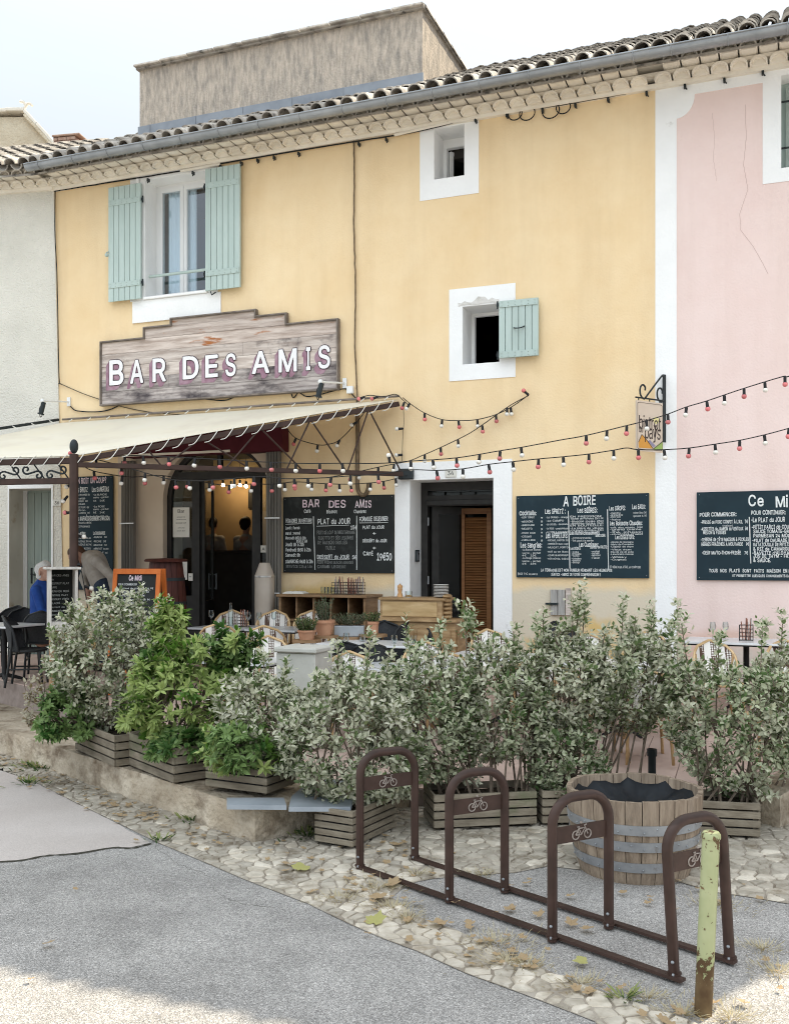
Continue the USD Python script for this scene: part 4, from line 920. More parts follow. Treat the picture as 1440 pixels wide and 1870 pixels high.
planter(G(990, 1512), G(1135, 1508), G(980, 1490), .022, .27, 4, 'slatted planter half hidden behind the wine barrel', wR=.42)
planter(G(1388, 1537), G(1225, 1528), G(1404, 1512), .022, .265, 4, 'slatted planter right of the wine barrel by the ramp wall', wR=.40)
m_greyslab = MAT('blue_grey_slab', (0.27, .30, .33), (.36, .39, .42), sc=3, rough=.6, bump=.2, bsc=25)
def quad_slab(name, px, z, th, label):
    pl = Polygon([G(x, y, z + th)[:2] for x, y in px]); return solo(name, slab(pl, z, z + th), m_greyslab, label, 'slab')
quad_slab('grey_slab', [(414, 1457), (518, 1457), (523, 1471), (414, 1470)], KZ, .035, 'small blue grey slab on the kerb corner under the third planter')
quad_slab('grey_slab', [(532, 1455), (566, 1424), (655, 1424), (640, 1474), (527, 1474)], KZ, .035, 'large blue grey slab between third planter and cobble planter')
# ================================================================ SIGNS AND BOARDS ON THE FACADE
def board_rect(tl, br, off): return R(tl[0], tl[1], br[0], br[1], off)
# the wooden sign
OS = 0.03
sg = [(184, 628), (263, 614), (263, 600), (312, 592), (312, 581), (465, 568), (465, 579), (521, 574), (521, 592), (615, 586), (616, 710), (187, 738)]
raw = [FA.px(x, y, OS + .05) for x, y in sg]
zb_ = (raw[10][1] + raw[11][1]) / 2; sL, sR = raw[0][0], raw[9][0]
lv0 = (raw[0][1] + raw[1][1] + raw[8][1] + raw[9][1]) / 4; lv1 = (raw[2][1] + raw[3][1] + raw[6][1] + raw[7][1]) / 4; lv2 = (raw[4][1] + raw[5][1]) / 2
a1_, a2_, b2_, b1_ = raw[1][0], raw[4][0], raw[5][0], raw[7][0]
shape = unary_union([rc(sL, sR, zb_, lv0), rc(a1_, b1_, zb_, lv1), rc(a2_, b2_, zb_, lv2)])
sign = T('wooden_bar_sign', 'large weathered stepped plank sign with white BAR DES AMIS letters above the awning', 'sign', frame=FA, base=((sL + sR) / 2, 0, zb_))
zs = np.concatenate([np.linspace(zb_, lv0, 6), [lv1 - .0, lv2]])
for k in range(7):
    pl = shape.intersection(rc(sL, sR, zs[k] + .002, zs[k + 1] - .002))
    cuts = [sL, sR] if k not in (0, 1, 3) else {0: [sL, sL + 1.75, sR], 1: [sL, sL + 1.2, sL + 2.75, sR], 3: [sL, sL + 2.45, sR]}[k]
    for a, b in zip(cuts, cuts[1:]):
        q = pl.intersection(rc(a + .0015, b - .0015, 0, 20))
        if not q.is_empty: sign.part('plank', xz(q, OS, OS + .035 + .003 * (k % 2)), m_weather_top if k >= 4 else (m_weather_dark if k < 2 else m_weather))
border = shape.buffer(.020, join_style=2).difference(shape.buffer(-.010, join_style=2))
sign.part('moulding', xz(border, OS - .01, OS + .055), m_mould)
sign.part('moulding_bead', xz(shape.buffer(.014, join_style=2).difference(shape.buffer(.0, join_style=2)), OS + .055, OS + .066), m_mould)
sign.part('backing', xz(shape, 0.004, OS - .002), m_dark)
LT = [('B', 200, 657, 226, 702), ('A', 238, 657, 262, 699), ('R', 279, 654, 303, 696), ('D', 334, 650, 363, 691), ('E', 375, 648, 398, 688), ('S', 412, 645, 431, 686),
      ('A', 460, 641, 492, 681), ('M', 509, 637, 542, 678), ('I', 559, 634, 565, 675), ('S', 581, 630, 603, 672)]
OL = OS + .04
for c, x0_, y0_, x1_, y1_ in LT:
    a, b = FA.px(x0_, y1_ + 2, OL), FA.px(x1_, (y0_ + y1_) / 2, OL); zt_ = FA.px((x0_ + x1_) / 2, y0_, OL)[1]; zl_ = FA.px((x0_ + x1_) / 2, y1_ + 1, OL)[1]
    w_ = b[0] - a[0]; h_ = zt_ - zl_
    g = glyph(c, True).copy(); bb = g.bounds; g.apply_translation((-bb[0][0], -bb[0][1], 0)); sz = bb[1] - bb[0]
    if c == 'I': w_ = .066
    g.apply_scale((w_ / sz[0], h_ / sz[1], .004 / .02))
    sh = [up(g, a[0] - .005 * i - .004, OL - .0035 + .00008 * (13 - i), zl_ - .006 * i) for i in range(1, 13)]
    g3 = g.copy(); g3.apply_scale((1, 1, .9))
    big = up(g, a[0], OL + .003, zl_)
    lt = sign.part('letter', big, m_letter)
    lt.part('letter_shadow', cat(sh), m_mauve)
    lt.part('letter_outline', cat([up(g, a[0] + dx, OL + .0008, zl_ + dz) for dx, dz in ((-.011, 0), (.011, 0), (0, -.011), (0, .011), (-.008, -.008), (.008, .008), (-.008, .008), (.008, -.008))]), m_line)

def chalkboard(name, label, quad, mat_, off, title, lines, bars, frame=None, fr=FA):
    """quad = pixel top left, bottom right; lines = (text, px, py of the baseline, width px, height px, material)."""
    s0, s1, z0, z1 = fr.rect(quad[0], quad[1], quad[2], quad[3], off + .02) if isinstance(quad, tuple) else quad
    o = T(name, label, 'menu board', frame=fr, base=((s0 + s1) / 2, 0, z0))
    bd = o.part('panel', fb(s0, s1, off, off + .02, z0, z1, .003), mat_)
    for k, (a, b) in enumerate(((s0 + .03, z1 - .03), (s1 - .03, z1 - .03), (s1 - .03, z0 + .03), (s0 + .03, z0 + .03))): bd.part('screw', ball(.006, (a, -(off + .021), b), 1), m_zinc)
    grp = {}
    def put(t, px, py, wpx, hpx, m, seed):
        a, b = fr.px(px, py, off + .021), fr.px(px + wpx, py, off + .021); hh = hpx / FPX * (13.3 - .396 * a[0] * .93) * 1.0
        h_ = fr.px(px, py - hpx, off + .021)[1] - a[1]
        tl_ = up(text(t, h_, b[0] - a[0], bold=hpx > 4.4, jit=.09, seed=seed, depth=.0015), a[0], off + .0205, a[1] + (seed % 3 - 1) * .003)
        grp.setdefault((m[0], t if hpx >= 13 else None), []).append((tl_, m[1]))
    for i, (t, px, py, wpx, hpx, m) in enumerate(q_ for q_ in title + lines if q_[0]): put(t, px, py, wpx, hpx, m, i * 7 + len(label))
    for (k, t), ms in grp.items(): o.part(k if t else 'chalk_writing', cat([m for m, _ in ms]), ms[0][1], kind=None if t else 'stuff')
    for (x0_, y0_, x1_, y1_) in bars:
        p, q = fr.px(x0_, y0_, off + .021), fr.px(x1_, y1_, off + .021)
        o.part('chalk_line', tube([(p[0], -(off + .0205), p[1]), (q[0], -(off + .0205), q[1])], .006 if abs(x0_ - x1_) < 6 else .004, 4), m_chalk)
    return o
C, P_, Fd = ('heading', m_chalk), ('title', m_chalkp), ('faint_writing', m_chalkf)
chalkboard('bar_blackboard', 'black chalkboard headed BAR DES AMIS, left of door 34', (517, 908, 719, 1047), m_slate, .004,
    [('BAR', 552, 927, 31, 13, P_), ('DES', 600, 927, 31, 13, P_), ('AMIS', 648, 927, 30, 13, P_)],
    [('Café', 555, 937, 12, 6, C), ('Bistrot', 596, 937, 19, 6, C), ('Chambres', 646, 937, 22, 6, C),
     ('HORAIRES OUVERTURE:', 522, 955, 48, 7, C), ('PLAT du JOUR', 580, 957, 59, 10, C), ('FORMULE DEJEUNER', 656, 952, 52, 8, C),
     ('Lundi : Fermé', 521, 967, 26, 5, C), ('Mardi : Fermé', 521, 976, 27, 5, C), ('Mercredi: 8h30 à 16h', 521, 985, 37, 5, C), ('8h30 à 16h', 541, 991, 20, 5, C), ('Jeudi: 8h à 22h', 521, 997, 34, 6, C), ('Vendredi: 8h30 à 22h', 521, 1007, 46, 6, C), ('Samedi: 8h', 521, 1017, 27, 6, C), ('DIMANCHE: 8h30 à 15h', 521, 1028, 50, 6, C),
     ('15€', 640, 967, 12, 7, C), ('FILET DE LOUP DE MEDITERRANEE', 579, 976, 69, 6, Fd), ('RISOTTO ET SES LEGUMES', 581, 985, 64, 6, Fd), ('DE SAISON GRILLES', 580, 994, 54, 6, Fd), ('TUILE', 594, 1004, 18, 6, Fd),
     ('DESSERT du JOUR', 579, 1020, 58, 7, C), ('5€', 643, 1021, 8, 7, C), ('POIRE POCHEE GLACEE AMANDES', 579, 1030, 66, 5, Fd), ('CREME LEGERE', 579, 1037, 52, 5, Fd),
     ('PLAT du JOUR', 662, 966, 39, 6, C), ('+', 680, 977, 6, 6, C), ('DESSERT du JOUR', 662, 990, 44, 6, C), ('+', 680, 1003, 6, 6, C), ('CAFÉ', 663, 1015, 18, 7, C), ('19€50', 688, 1023, 27, 13, C), ('SERVICE 12h à 14h', 522, 1037, 48, 5, Fd)],
    [(572, 943, 575, 1041), (651, 942, 651, 1041), (521, 957.5, 569, 955.5), (578, 961, 637, 959), (656, 955, 708, 954.5), (579, 1023, 638, 1021)])
L_ = lambda ts, x, y, dy, w, h=3.2: [(t, x, y + i * dy, w * min(1, .35 + len(t) * .05), h, C) for i, t in enumerate(ts)]
chalkboard('drinks_blackboard', 'dark blue chalkboard headed A Boire between door 34 and the white corner band', (942, 906, 1184.5, 1056), m_blue, .004,
    [('A', 1028, 925, 10, 17, ('title', m_chalk)), ('BOIRE', 1046, 922, 41, 16, ('title', m_chalk))],
    [('Cocktails:', 948, 941, 31, 8, C)] + L_(['-GIN TONIC', '-NEGRONI', '-AMERICANO', '-MOJITO', '-PISCO SOUR', '-COSMO', '-CUBA LIBRE'], 951, 947, 6.9, 29) + L_(['9', '8', '8', '9', '9', '9', '8'], 987, 947, 6.9, 9)
    + [('Les Sangrias:', 950, 1000, 39, 9, C)] + L_(['-La Blanche (maison)', 'verre - pichet', '4€   12€', '-La Rouge (maison)', 'verre - pichet', '4€   12€'], 953, 1006, 5, 34)
    + [('Les SPRITZ :', 995, 939, 37, 9, C)] + L_(['-Le GRAND - orange', '-Le CAMPO', '-Le SOLEIL - limoncello', '-Le ROSE - pamplemousse', '-Le VERT - concombre'], 997, 946, 6.8, 40)
    + [('Les APÉRITIFS:', 996, 983, 40, 10, C)] + L_(['-RICARD, PASTIS 2cl', '-VERMOUTH blanc rouge', '-MUSCAT, PORTO', '-KIR au vin blanc', '-COUPE de MOUSSEUX', '-KIR ROYAL (mûre)'], 999, 988, 6.9, 38)
    + [('Les BIÈRES:', 1054, 936, 36, 9, C)] + L_(['EN PRESSION:', '-Blonde de Provence 25cl 3€', '-Blanche locale 25cl', '-Ambrée locale 25cl', 'EN BOUTEILLE:', '-La bière du village', '-La triple du moine 33cl'], 1041, 945, 4.2, 60)
    + [('Les Rafraîchissements', 1040, 977, 54, 7, C), ('MAISON:', 1087, 980, 18, 5, C)] + L_(['-Citronnade', '-Thé glacé à la menthe'], 1043, 984, 5.5, 40)
    + [('Les Classiques:', 1057, 998, 35, 8, C), ('Les SODAS:', 1041, 1004, 19, 5, C), ('Les JUS de FRUITS:', 1077, 1002, 31, 5, C)] + L_(['-cola', '-limonade', '-tonic', '-orangina', '-diabolo', '-sirop'], 1043, 1009, 4, 22) + L_(['-orange', '-pomme', '-abricot', '-raisin'], 1079, 1008, 4, 22)
    + [('Les SIROPS:', 1112, 932, 29, 8, C), ('Les EAUX:', 1154, 930, 24, 8, C)] + L_(['-menthe', '-grenadine', '-citron', '-fraise'], 1113, 938, 4, 28, 3) + L_(['-plate 50cl 3€', '-gazeuse 1L 5€'], 1155, 938, 6, 25, 3)
    + [('Les Boissons Chaudes:', 1113, 959, 59, 8, C)] + L_(['-café, déca, noisette  1€80', '-grand crème', '-thé, infusion', '-chocolat chaud'], 1113, 965, 4, 60, 3)
    + [('Les DIGESTIFS:', 1123, 985, 35, 7, C)] + L_(['-Génépi de montagne', '-Marc de Provence', '-Liqueur de thym', '-Vieux rhum', '-Eau de vie de poire', '-Limoncello maison', '-Whisky', '-Cognac'], 1114, 991, 4.6, 42, 3)
    + [('LA TERRASSE EST NON FUMEUR PENDANT LES HEURES DE', 987, 1044, 130, 5, C), ('SERVICE - MERCI DE VOTRE COMPRÉHENSION !!', 1006, 1051, 90, 5, C), ('PRIX TTC en euros', 945, 1050, 36, 4, C), ('ET VERRE PLUS À 50CL en COMPTOIR!', 1113, 1038, 56, 4, C)],
    [(1037, 933, 1040, 1038), (1108.5, 930, 1110.5, 1042)])
chalkboard('food_blackboard', 'dark blue chalkboard headed Ce Midi on the pink wall', (1271.5, 899, 1492, 1061), m_blue, .004,
    [('Ce', 1366, 924, 28, 18, ('title', m_chalk)), ('Midi', 1416, 926, 42, 20, ('title', m_chalk))],
    [('POUR COMMENCER:', 1277, 943, 67, 7, C), ('POUR CONTINUER:', 1371, 940, 63, 7.5, C),
     ('-PRESSÉ de PORC CONFIT À L\'AIL  7€', 1279, 957, 86, 6, C), ('(maison)', 1319, 961, 18, 3, C), ('-ASSIETTES de JAMBON du VENTOUX  8€', 1279, 969, 86, 6, C), ('MELON & FIGUES', 1283, 976, 42, 6, C), ('-TERRINE de TÊTE MAISON & PICKLES', 1279, 988, 88, 6, C), ('HERBES FRAÎCHES À MOUTARDE   9€', 1280, 997, 87, 6, C), ('-OEUF MAYO-THON-FRISÉE   7€', 1281, 1013, 84, 6, C),
     ('-Le PLAT du JOUR   15€', 1371, 953, 82, 8, C), ('-PETIT FARCI de COURGETTE', 1372, 966, 92, 7, C), ('SAUCE TOMATE-GRATINÉ', 1375, 974, 86, 6, C), ('PARMESAN 24 MOIS 16€', 1375, 981, 86, 6, C), ('-FILET de DAURADE DE MER', 1373, 990, 90, 6, C), ('RATATOUILLE DE PETITS LÉGUMES', 1375, 998, 94, 6, C), ('& RIZ de CAMARGUE 17€', 1375, 1005, 86, 6, C), ('-BAVETTE d\'ALOYAU', 1373, 1013, 72, 6, C), ('JUS DE THYM - FRITES', 1375, 1019, 80, 6, C), ('& SAUCE.', 1375, 1026, 32, 7, C),
     ('TOUS  NOS  PLATS  SONT  FAITS  MAISON  EN PROVENCE', 1294, 1045, 178, 6, C), ('ET PERMETTRE QUELQUES CHANGEMENTS DANS LA MESURE', 1337, 1054, 140, 4.5, C)],
    [(1367.5, 944, 1370, 1029)])
s_ = FA.rect(136, 872, 207, 1090, .03); tb = chalkboard('tall_blackboard', 'tall dark blue chalkboard headed ON BOIT UN COUP? beside the awning post', (133, 871, 206, 1078), m_blue, .02,
    [('ON BOIT UN COUP?', 138, 883, 56, 10, P_)],
    [('Les SPRITZ', 138, 899, 22, 9, C)] + L_(['-La PROVENCE 8€', 'orange', '-LEGER  8€', 'soleil', '-LECTEUR  8€', 'citron', '-La VERTE  8€'], 140, 906, 5.5, 24) + [('Les SANGRIAS', 168, 898, 31, 9, C)] + L_(['-La BLANCHE', 'verre - pichet', '4€   14€', '', '-La ROSÉ', 'verre - pichet', '4€   14€'], 170, 905, 5.4, 28)
    + [('Les RAFRAÎCHISSEMENTS MAISON', 139, 951, 61, 8, C)] + L_(['-THÉ GLACÉ à la MENTHE', '-CITRONNADE'], 141, 957, 6, 26) + [('Les BIÈRES', 141, 978, 15, 6, C), ('La GOURMANDE', 170, 977, 22, 6, C)] + L_(['-PRESSION 4€', '-LOCALE IPA 4€', '-LOCALE BLE 4€', '-SANS ALCOOL', '-CIDRE'], 143, 984, 6.3, 24) + L_(['-FRAISE  3€', '-PÊCHE  3€', '-MENTHE  3€', '-ABRICOT locale', '-PANACHÉ  3€'], 170, 983, 7, 28), [])
# hanging sign
pr = at(1213, 731, FA.w(FA.px(1213, 731)[0], 0.05, 0)[1]); pr = np.array([FA.w(FA.px(1213, 731)[0], .05, 0)[0], FA.w(FA.px(1213, 731)[0], .05, 0)[1], 0])
dirv = np.array([-.41, -.28]); dirv /= np.linalg.norm(dirv); angs = math.degrees(math.atan2(-dirv[1], -dirv[0]))
zbar = at(1212, 732, pr[1])[2]
hs = T('hanging_bistro_sign', 'small beige hanging sign reading bistrot de pays on a scrolled iron bracket', 'sign', loc=(pr[0], pr[1], zbar), rotz=angs)
m_signbeige = MAT('sign_beige', (.60, .50, .40), (.64, .54, .44), sc=2, rough=.6); m_orange = MAT('sign_orange', (.62, .30, .06), rough=.6); m_green = MAT('sign_green', (.30, .42, .12), rough=.6); m_violet = MAT('sign_violet', (.26, .24, .34), rough=.6); m_yel = MAT('sign_yellow', (.68, .62, .30), rough=.6); m_txt = MAT('sign_dark_text', (.05, .035, .03), rough=.6)
SW, SH = .455, .60; X0, X1, Z0, Z1 = -.49, -.035, -.63, -.035
def hx(poly, y0=-.014, y1=-.010): return xz(poly, -y1, -y0)
def px_(x, y): return (X0 + (x - 245) / 580 * (X1 - X0), Z1 - (y - 560 - (x - 245) * .14) / 1105 * (Z1 - Z0))
pn = hs.part('panel', xz(rc(X0, X1, Z0, Z1), -.01, .01), m_signbeige)
pn.part('inner_border', xz(rc(X0 + .012, X1 - .012, Z0 + .02, Z1 - .02).buffer(-.02).buffer(.02).difference(rc(X0 + .016, X1 - .016, Z0 + .024, Z1 - .024).buffer(-.02).buffer(.02)), .010, .012), m_txt)
hill = Polygon([px_(x, y) for x, y in ((280, 1480), (350, 1315), (400, 1370), (480, 1470), (600, 1640), (290, 1605))]); pn.part('orange_hill', xz(hill, .010, .0115), m_orange)
pn.part('green_hill', xz(Polygon([px_(x, y) for x, y in ((610, 1645), (820, 1490), (820, 1690), (640, 1660))]), .010, .0115), m_green)
pn.part('violet_roof', xz(Polygon([px_(x, y) for x, y in ((490, 1470), (530, 1445), (660, 1580), (610, 1615))]), .010, .0115), m_violet)
pn.part('yellow_wine', xz(Point(px_(670, 1000)).buffer(.05).intersection(rc(-1, 0, -1, px_(670, 960)[1])).union(Point(px_(672, 1010)).buffer(.038)), .010, .0115), m_yel)
pn.part('hill_outline', cat([tube([(a, -.0125, b) for a, b in [px_(x, y) for x, y in ps]], .004, 4) for ps in (((280, 1480), (350, 1315), (400, 1370), (480, 1470), (600, 1640)), ((610, 1645), (820, 1490)))]), m_txt)
pn.part('lettering', cat([up(text('bistrot', .16, (X1 - X0) * .84, gap=.05, squeeze=.5), px_(290, 0)[0], .0105, px_(0, 1085)[1] - .03)]), m_txt)
pn.part('lettering', cat([up(text('de', .07, .07), px_(290, 0)[0], .0105, px_(290, 1260)[1]), up(text('pays', .16, (X1 - X0) * .60, gap=.05, squeeze=.5), px_(420, 0)[0], .0105, px_(420, 1400)[1])]), m_txt)
pn.part('glass_stem', cat([tube([(px_(650, 1180)[0], -.0125, px_(650, 1180)[1]), (px_(645, 1500)[0], -.0125, px_(645, 1500)[1])], .005, 4), xz(Polygon([px_(x, y) for x, y in ((610, 1125), (690, 1125), (652, 1230))]), .011, .013)]), m_txt)
br_ = hs.part('bracket', cat(box(-.02, .03, -.004, .012, -.50, .32, .002), tube([(-.50, 0, 0), (.0, 0, 0)], .010, 6), tube(curve([(-.33, 0, .01), (-.06, 0, .28), (-.02, 0, .30), (0, 0, .27)], 6), .011, 6)), m_iron)
def scroll(cx_, cz_, r_): return tube([(cx_ + r_ * (1 - t * .75) * math.cos(-1.4 - t * 5.0) * .8, 0, cz_ + r_ * (1 - t * .75) * math.sin(-1.4 - t * 5.0)) for t in np.linspace(0, 1, 22)], .011, 6)
br_.part('scroll', scroll(-.36, .10, .11), m_iron); br_.part('scroll', scroll(-.06, .09, .11), m_iron)
for xx in (-.45, -.26, -.08): br_.part('hook', tube([(xx, 0, 0), (xx, 0, -.05)], .007, 5), m_iron)

# number plates, intercom, hatch
def plate(no, px, w_, fr, label, off=.014):
    s0, s1, z0, z1 = fr.rect(px[0], px[1], px[2], px[3], off); o = T('house_number', label, 'house number', frame=fr, base=(s0, off, z0))
    o.part('plate', fb(s0, s1, off, off + .012, z0, z1, .003), m_number); h = (z1 - z0) * .5
    o.part('digits', up(text(no, h, (s1 - s0) * .55), s0 + (s1 - s0) * .22, off + .0115, z0 + (z1 - z0) * .25), m_ink)
plate('34', (813, 857, 833, 871), 1, FA, 'pale number plate 34 above the black door'); plate('36', (97, 912, 112, 924), 1, FB, 'pale number plate 36 on the grey house', .004)
ic = T('door_intercom', 'small grey intercom box on the white door reveal', 'intercom', frame=FA, base=(op4[0], -.2, FA.px(765, 1025, -.2)[1])); zi = FA.px(765, 1026, -.2)[1]
ic.part('casing', box(op4[0] + .005, op4[0] + .03, .18, .30, zi, zi + .16, .005), m_iron); ic.part('face_plate', box(op4[0] + .03, op4[0] + .034, .20, .28, zi + .02, zi + .14), m_zinc); ic.part('camera_eye', ball(.016, (op4[0] + .034, .24, zi + .11), 2), m_black)
h0 = FA.rect(1004, 1077, 1031, 1124, .03); mh = T('meter_hatch', 'small grey wooden hatch low on the yellow wall under the A Boire board', 'hatch', frame=FA, base=(h0[0], 0, h0[2]))
m_greywood = MAT('grey_driftwood', (.30, .285, .265), (.48, .46, .43), sc=5, stretch=(7, 7, .8), rough=.9, bump=.4, bsc=30, bst=(8, 8, .8), rnd=.1)
for k in range(2): mh.part('board', fb(h0[0] + k * (h0[1] - h0[0]) / 2 + .003, h0[0] + (k + 1) * (h0[1] - h0[0]) / 2 - .003, .0, .03, h0[2], h0[3], .004), m_greywood)
mh.part('frame', fb(h0[1] + .004, h0[1] + .07, 0, .02, h0[2], h0[3] + .02, .004), m_weather); mh.part('latch', cat(fb(h0[0] - .06, h0[0] + .10, .03, .045, (h0[2] + h0[3]) / 2 - .03, (h0[2] + h0[3]) / 2 - .005), ball(.02, (h0[0], -.045, (h0[2] + h0[3]) / 2 - .02), 1)), m_iron)

# ================================================================ AWNING
Pz = 11.5
Pt = at(135, 842, Pz)
Bk = FA.px(742, 866, .03); Bkw = FA.w(Bk[0], .03, Bk[1])
Btop = FA.w(FA.px(728, 730, .08)[0], .08, FA.px(728, 730, .08)[1]); Aw = FA.w(FA.px(113, 772, .08)[0], .08, FA.px(113, 772, .08)[1])
Pc = Pt + np.array([0, 0, .06]); Cl = np.array([Pt[0] - 3.6, Pt[1] + .75, Pt[2] + .05])
aw = T('terrace_awning', 'cream canvas awning laced on a brown steel frame over the bar entrance', 'awning', loc=(Pt[0], Pt[1], tz(Pt[0], Pt[1])))
b0 = np.array([Pt[0], Pt[1], tz(Pt[0], Pt[1])])
def lo(m): m = m.copy(); m.apply_translation(-b0); return m
# canvas: quad A (wall left), Btop (wall right), Pc, Cl, sagging
NU = NV = 22; V = []
Aw2 = Aw + (Aw - Btop) / np.linalg.norm(Aw - Btop) * .02
for i in range(NU + 1):
    for j in range(NV + 1):
        u, v_ = i / NU, j / NV
        p = (1 - v_) * ((1 - u) * Aw2 + u * Btop) + v_ * ((1 - u) * Cl + u * Pc)
        p = p + np.array([0, 0, -.10 * math.sin(math.pi * u) * math.sin(math.pi * v_) - .035 * abs(math.sin(u * math.pi * 2)) * v_ * (1 - v_) - (0.05 * (1 - u) * math.sin(math.pi * v_))])
        V.append(p)
F = []
for i in range(NU):
    for j in range(NV): a = i * (NV + 1) + j; F += [(a, a + 1, a + NV + 2), (a, a + NV + 2, a + NV + 1)]
V = np.array(V); top = trimesh.Trimesh(V, F, process=False); bot = trimesh.Trimesh(V - [0, 0, .006], [f[::-1] for f in F], process=False)
aw.part('canvas', lo(cat(top, bot)), m_canvas, smooth=True)
def bar(p, q, w_=.05, h_=.06, name='beam', mt=m_brownmetal, par=aw):
    p, q = np.array(p), np.array(q); L = np.linalg.norm(q - p); m = box(0, L, -w_ / 2, w_ / 2, -h_ / 2, h_ / 2, .004); d = (q - p) / L
    m = mv(m, ry=-math.degrees(math.asin(d[2])), rz=math.degrees(math.atan2(d[1], d[0]))); m.apply_translation(p); return par.part(name, lo(m), mt)
dn = np.array([0, 0, -.055])
bar(Pc + dn, Btop + dn, .04, .065); bar(Pt + [0, 0, -.04], Bkw, .05, .06)
bar(Cl + dn, Pc + dn, .05, .07); z_sc = at(120, 878, Pz)[2]; bar([Cl[0], Cl[1], z_sc], [Pt[0], Pt[1], z_sc], .05, .07)
# red wall plate under canvas edge
aw.part('post', lo(tube([(Pt[0], Pt[1], b0[2]), (Pt[0], Pt[1], Pt[2] + .08)], .052, 12)), m_brownmetal, smooth=40)
aw.part('finial', lo(mv(ball(.05, sub=2, sc=(1, 1, 1.7)), Pt[0], Pt[1], Pt[2] + .17)), m_iron, smooth=True)
aw.part('wall_bracket', lo(mv(box(-.10, .10, -.06, .03, -.07, .07, .01), Bkw[0], Bkw[1], Bkw[2], rz=-21.6)), m_iron)
# truss rods between canvas edge beam and lower bar
lo_at = lambda x: Pt + [0, 0, -.04] + (Bkw - Pt - [0, 0, -.04]) * x; hi_at = lambda x: Pc + dn + (Btop - Pc) * x
xs_lo = [.10, .285, .47, .645, .98]; xs_hi = [.37, .555, .73, .90]; xl = [.33, .53, .66, .995]
zig = [(hi_at(.36), lo_at(.24)), (hi_at(.36), lo_at(.50)), (hi_at(.54), lo_at(.42)), (hi_at(.54), lo_at(.66)), (hi_at(.70), lo_at(.605)), (hi_at(.70), lo_at(.80)), (hi_at(.895), lo_at(.80)), (hi_at(.895), lo_at(.985)), (hi_at(.2), lo_at(.24))]
for p, q in zig: aw.part('truss_rod', lo(tube([p, q], .011, 6)), m_brownmetal)
# white lacing
def lacing(p, q, n, drop=.10, skew=.10):
    d = (q - p) / np.linalg.norm(q - p)
    for k in range(n):
        c = p + (q - p) * (k + .6) / n; out = np.array([d[1], -d[0], 0]); out = out if out[1] < 0 else -out
        aw.part('lacing', lo(tube(curve([c + [0, 0, .012], c + out * .03 + [0, 0, -.01] - d * .02, c + out * .03 + [0, 0, -drop] - d * skew, c + [0, 0, -drop - .01] - d * (skew + .07)], 4), .0052, 5)), m_rope)
lacing(Pc, Btop, 21); lacing(Cl + (Pc - Cl) * .62, Pc, 7)
for k in range(16):
    c = Aw + (Btop - Aw) * (k + .4) / 16; aw.part('lacing', lo(tube([c + [0, -.02, .008], c + [.05, -.005, .05]], .007, 5)), m_rope)
aw.part('wall_rail', lo(tube([Aw + [0, 0.03, .055], Btop + [0, .03, .055]], .016, 8)), m_mould)
back_l = Aw + (Cl - Aw) * 1.0
aw.part('side_rail', lo(tube([Aw + [-.06, .02, .05], Cl + [-.08, 0, .05]], .022, 8)), m_iron)
for k in range(12):
    c = Aw + (Cl - Aw) * (k + .5) / 12; aw.part('lacing', lo(tube([c + [.02, 0, .01], c + [-.07, .0, .06]], .009, 5)), m_rope)
# wrought scrolls of the front panel
for k in range(9):
    xx = Pt[0] - .22 - k * .30; zc = (Pt[2] - .02 + z_sc) / 2; yy = Pt[1] + (Cl[1] - Pt[1]) * (Pt[0] - xx) / 3.6
    f = -1 if k % 2 else 1; pts = []
    for t in np.linspace(0, 1, 14): pts.append((xx - .07 * f + (.055 - .045 * t) * math.cos(t * 6.5 + 1.2) * f, yy, zc - .035 + (.055 - .045 * t) * math.sin(t * 6.5 + 1.2)))
    pts = pts[::-1]; q = []
    for t in np.linspace(0, 1, 14): q.append((xx + .07 * f - (.055 - .045 * t) * math.cos(t * 6.5 + 1.2) * f, yy, zc + .035 - (.055 - .045 * t) * math.sin(t * 6.5 + 1.2)))
    aw.part('wrought_scroll', lo(tube(np.vstack([pts, q]), .012, 5)), m_iron)
    aw.part('wrought_bar', lo(tube([(xx + .15, yy, z_sc + .02), (xx + .02, yy, Pt[2] - .03)], .009, 5)), m_iron)
# pleated curtains beside the arch
def pleats(px0, px1, ytop, ybot, off, n, label):
    s0, s1 = FA.px(px0, 980, off)[0], FA.px(px1, 980, off)[0]; zt_, zb2 = FA.px((px0 + px1) / 2, ytop, off)[1], FLOOR + .02
    t = np.linspace(0, 1, n * 6 + 1); y = -(off + .035 * np.abs(np.sin(t * n * math.pi)) ** .7); p1 = list(zip(s0 + t * (s1 - s0), y)); poly = Polygon(p1 + [(s1, -off + .03), (s0, -off + .03)])
    m = trimesh.creation.extrude_polygon(poly, zt_ - zb2, engine='earcut'); m.apply_translation((0, 0, zb2))
    o = T('rolled_pleated_blind', label, 'blind', frame=FA, base=((s0 + s1) / 2, off, FLOOR)); o.part('cloth', m, m_pleat, smooth=35)
    for q in (.33, .68):
        for k in range(1): o.part('tie', fb(s0 - .005, s1 + .005, off + .036, off + .042, zb2 + q * (zt_ - zb2), zb2 + q * (zt_ - zb2) + .018), m_pvc)
pleats(222, 246, 842, 1100, .12, 5, 'grey pleated folded blind standing left of the bar arch'); pleats(486, 512, 822, 1110, .12, 5, 'grey pleated folded blind standing right of the bar arch')

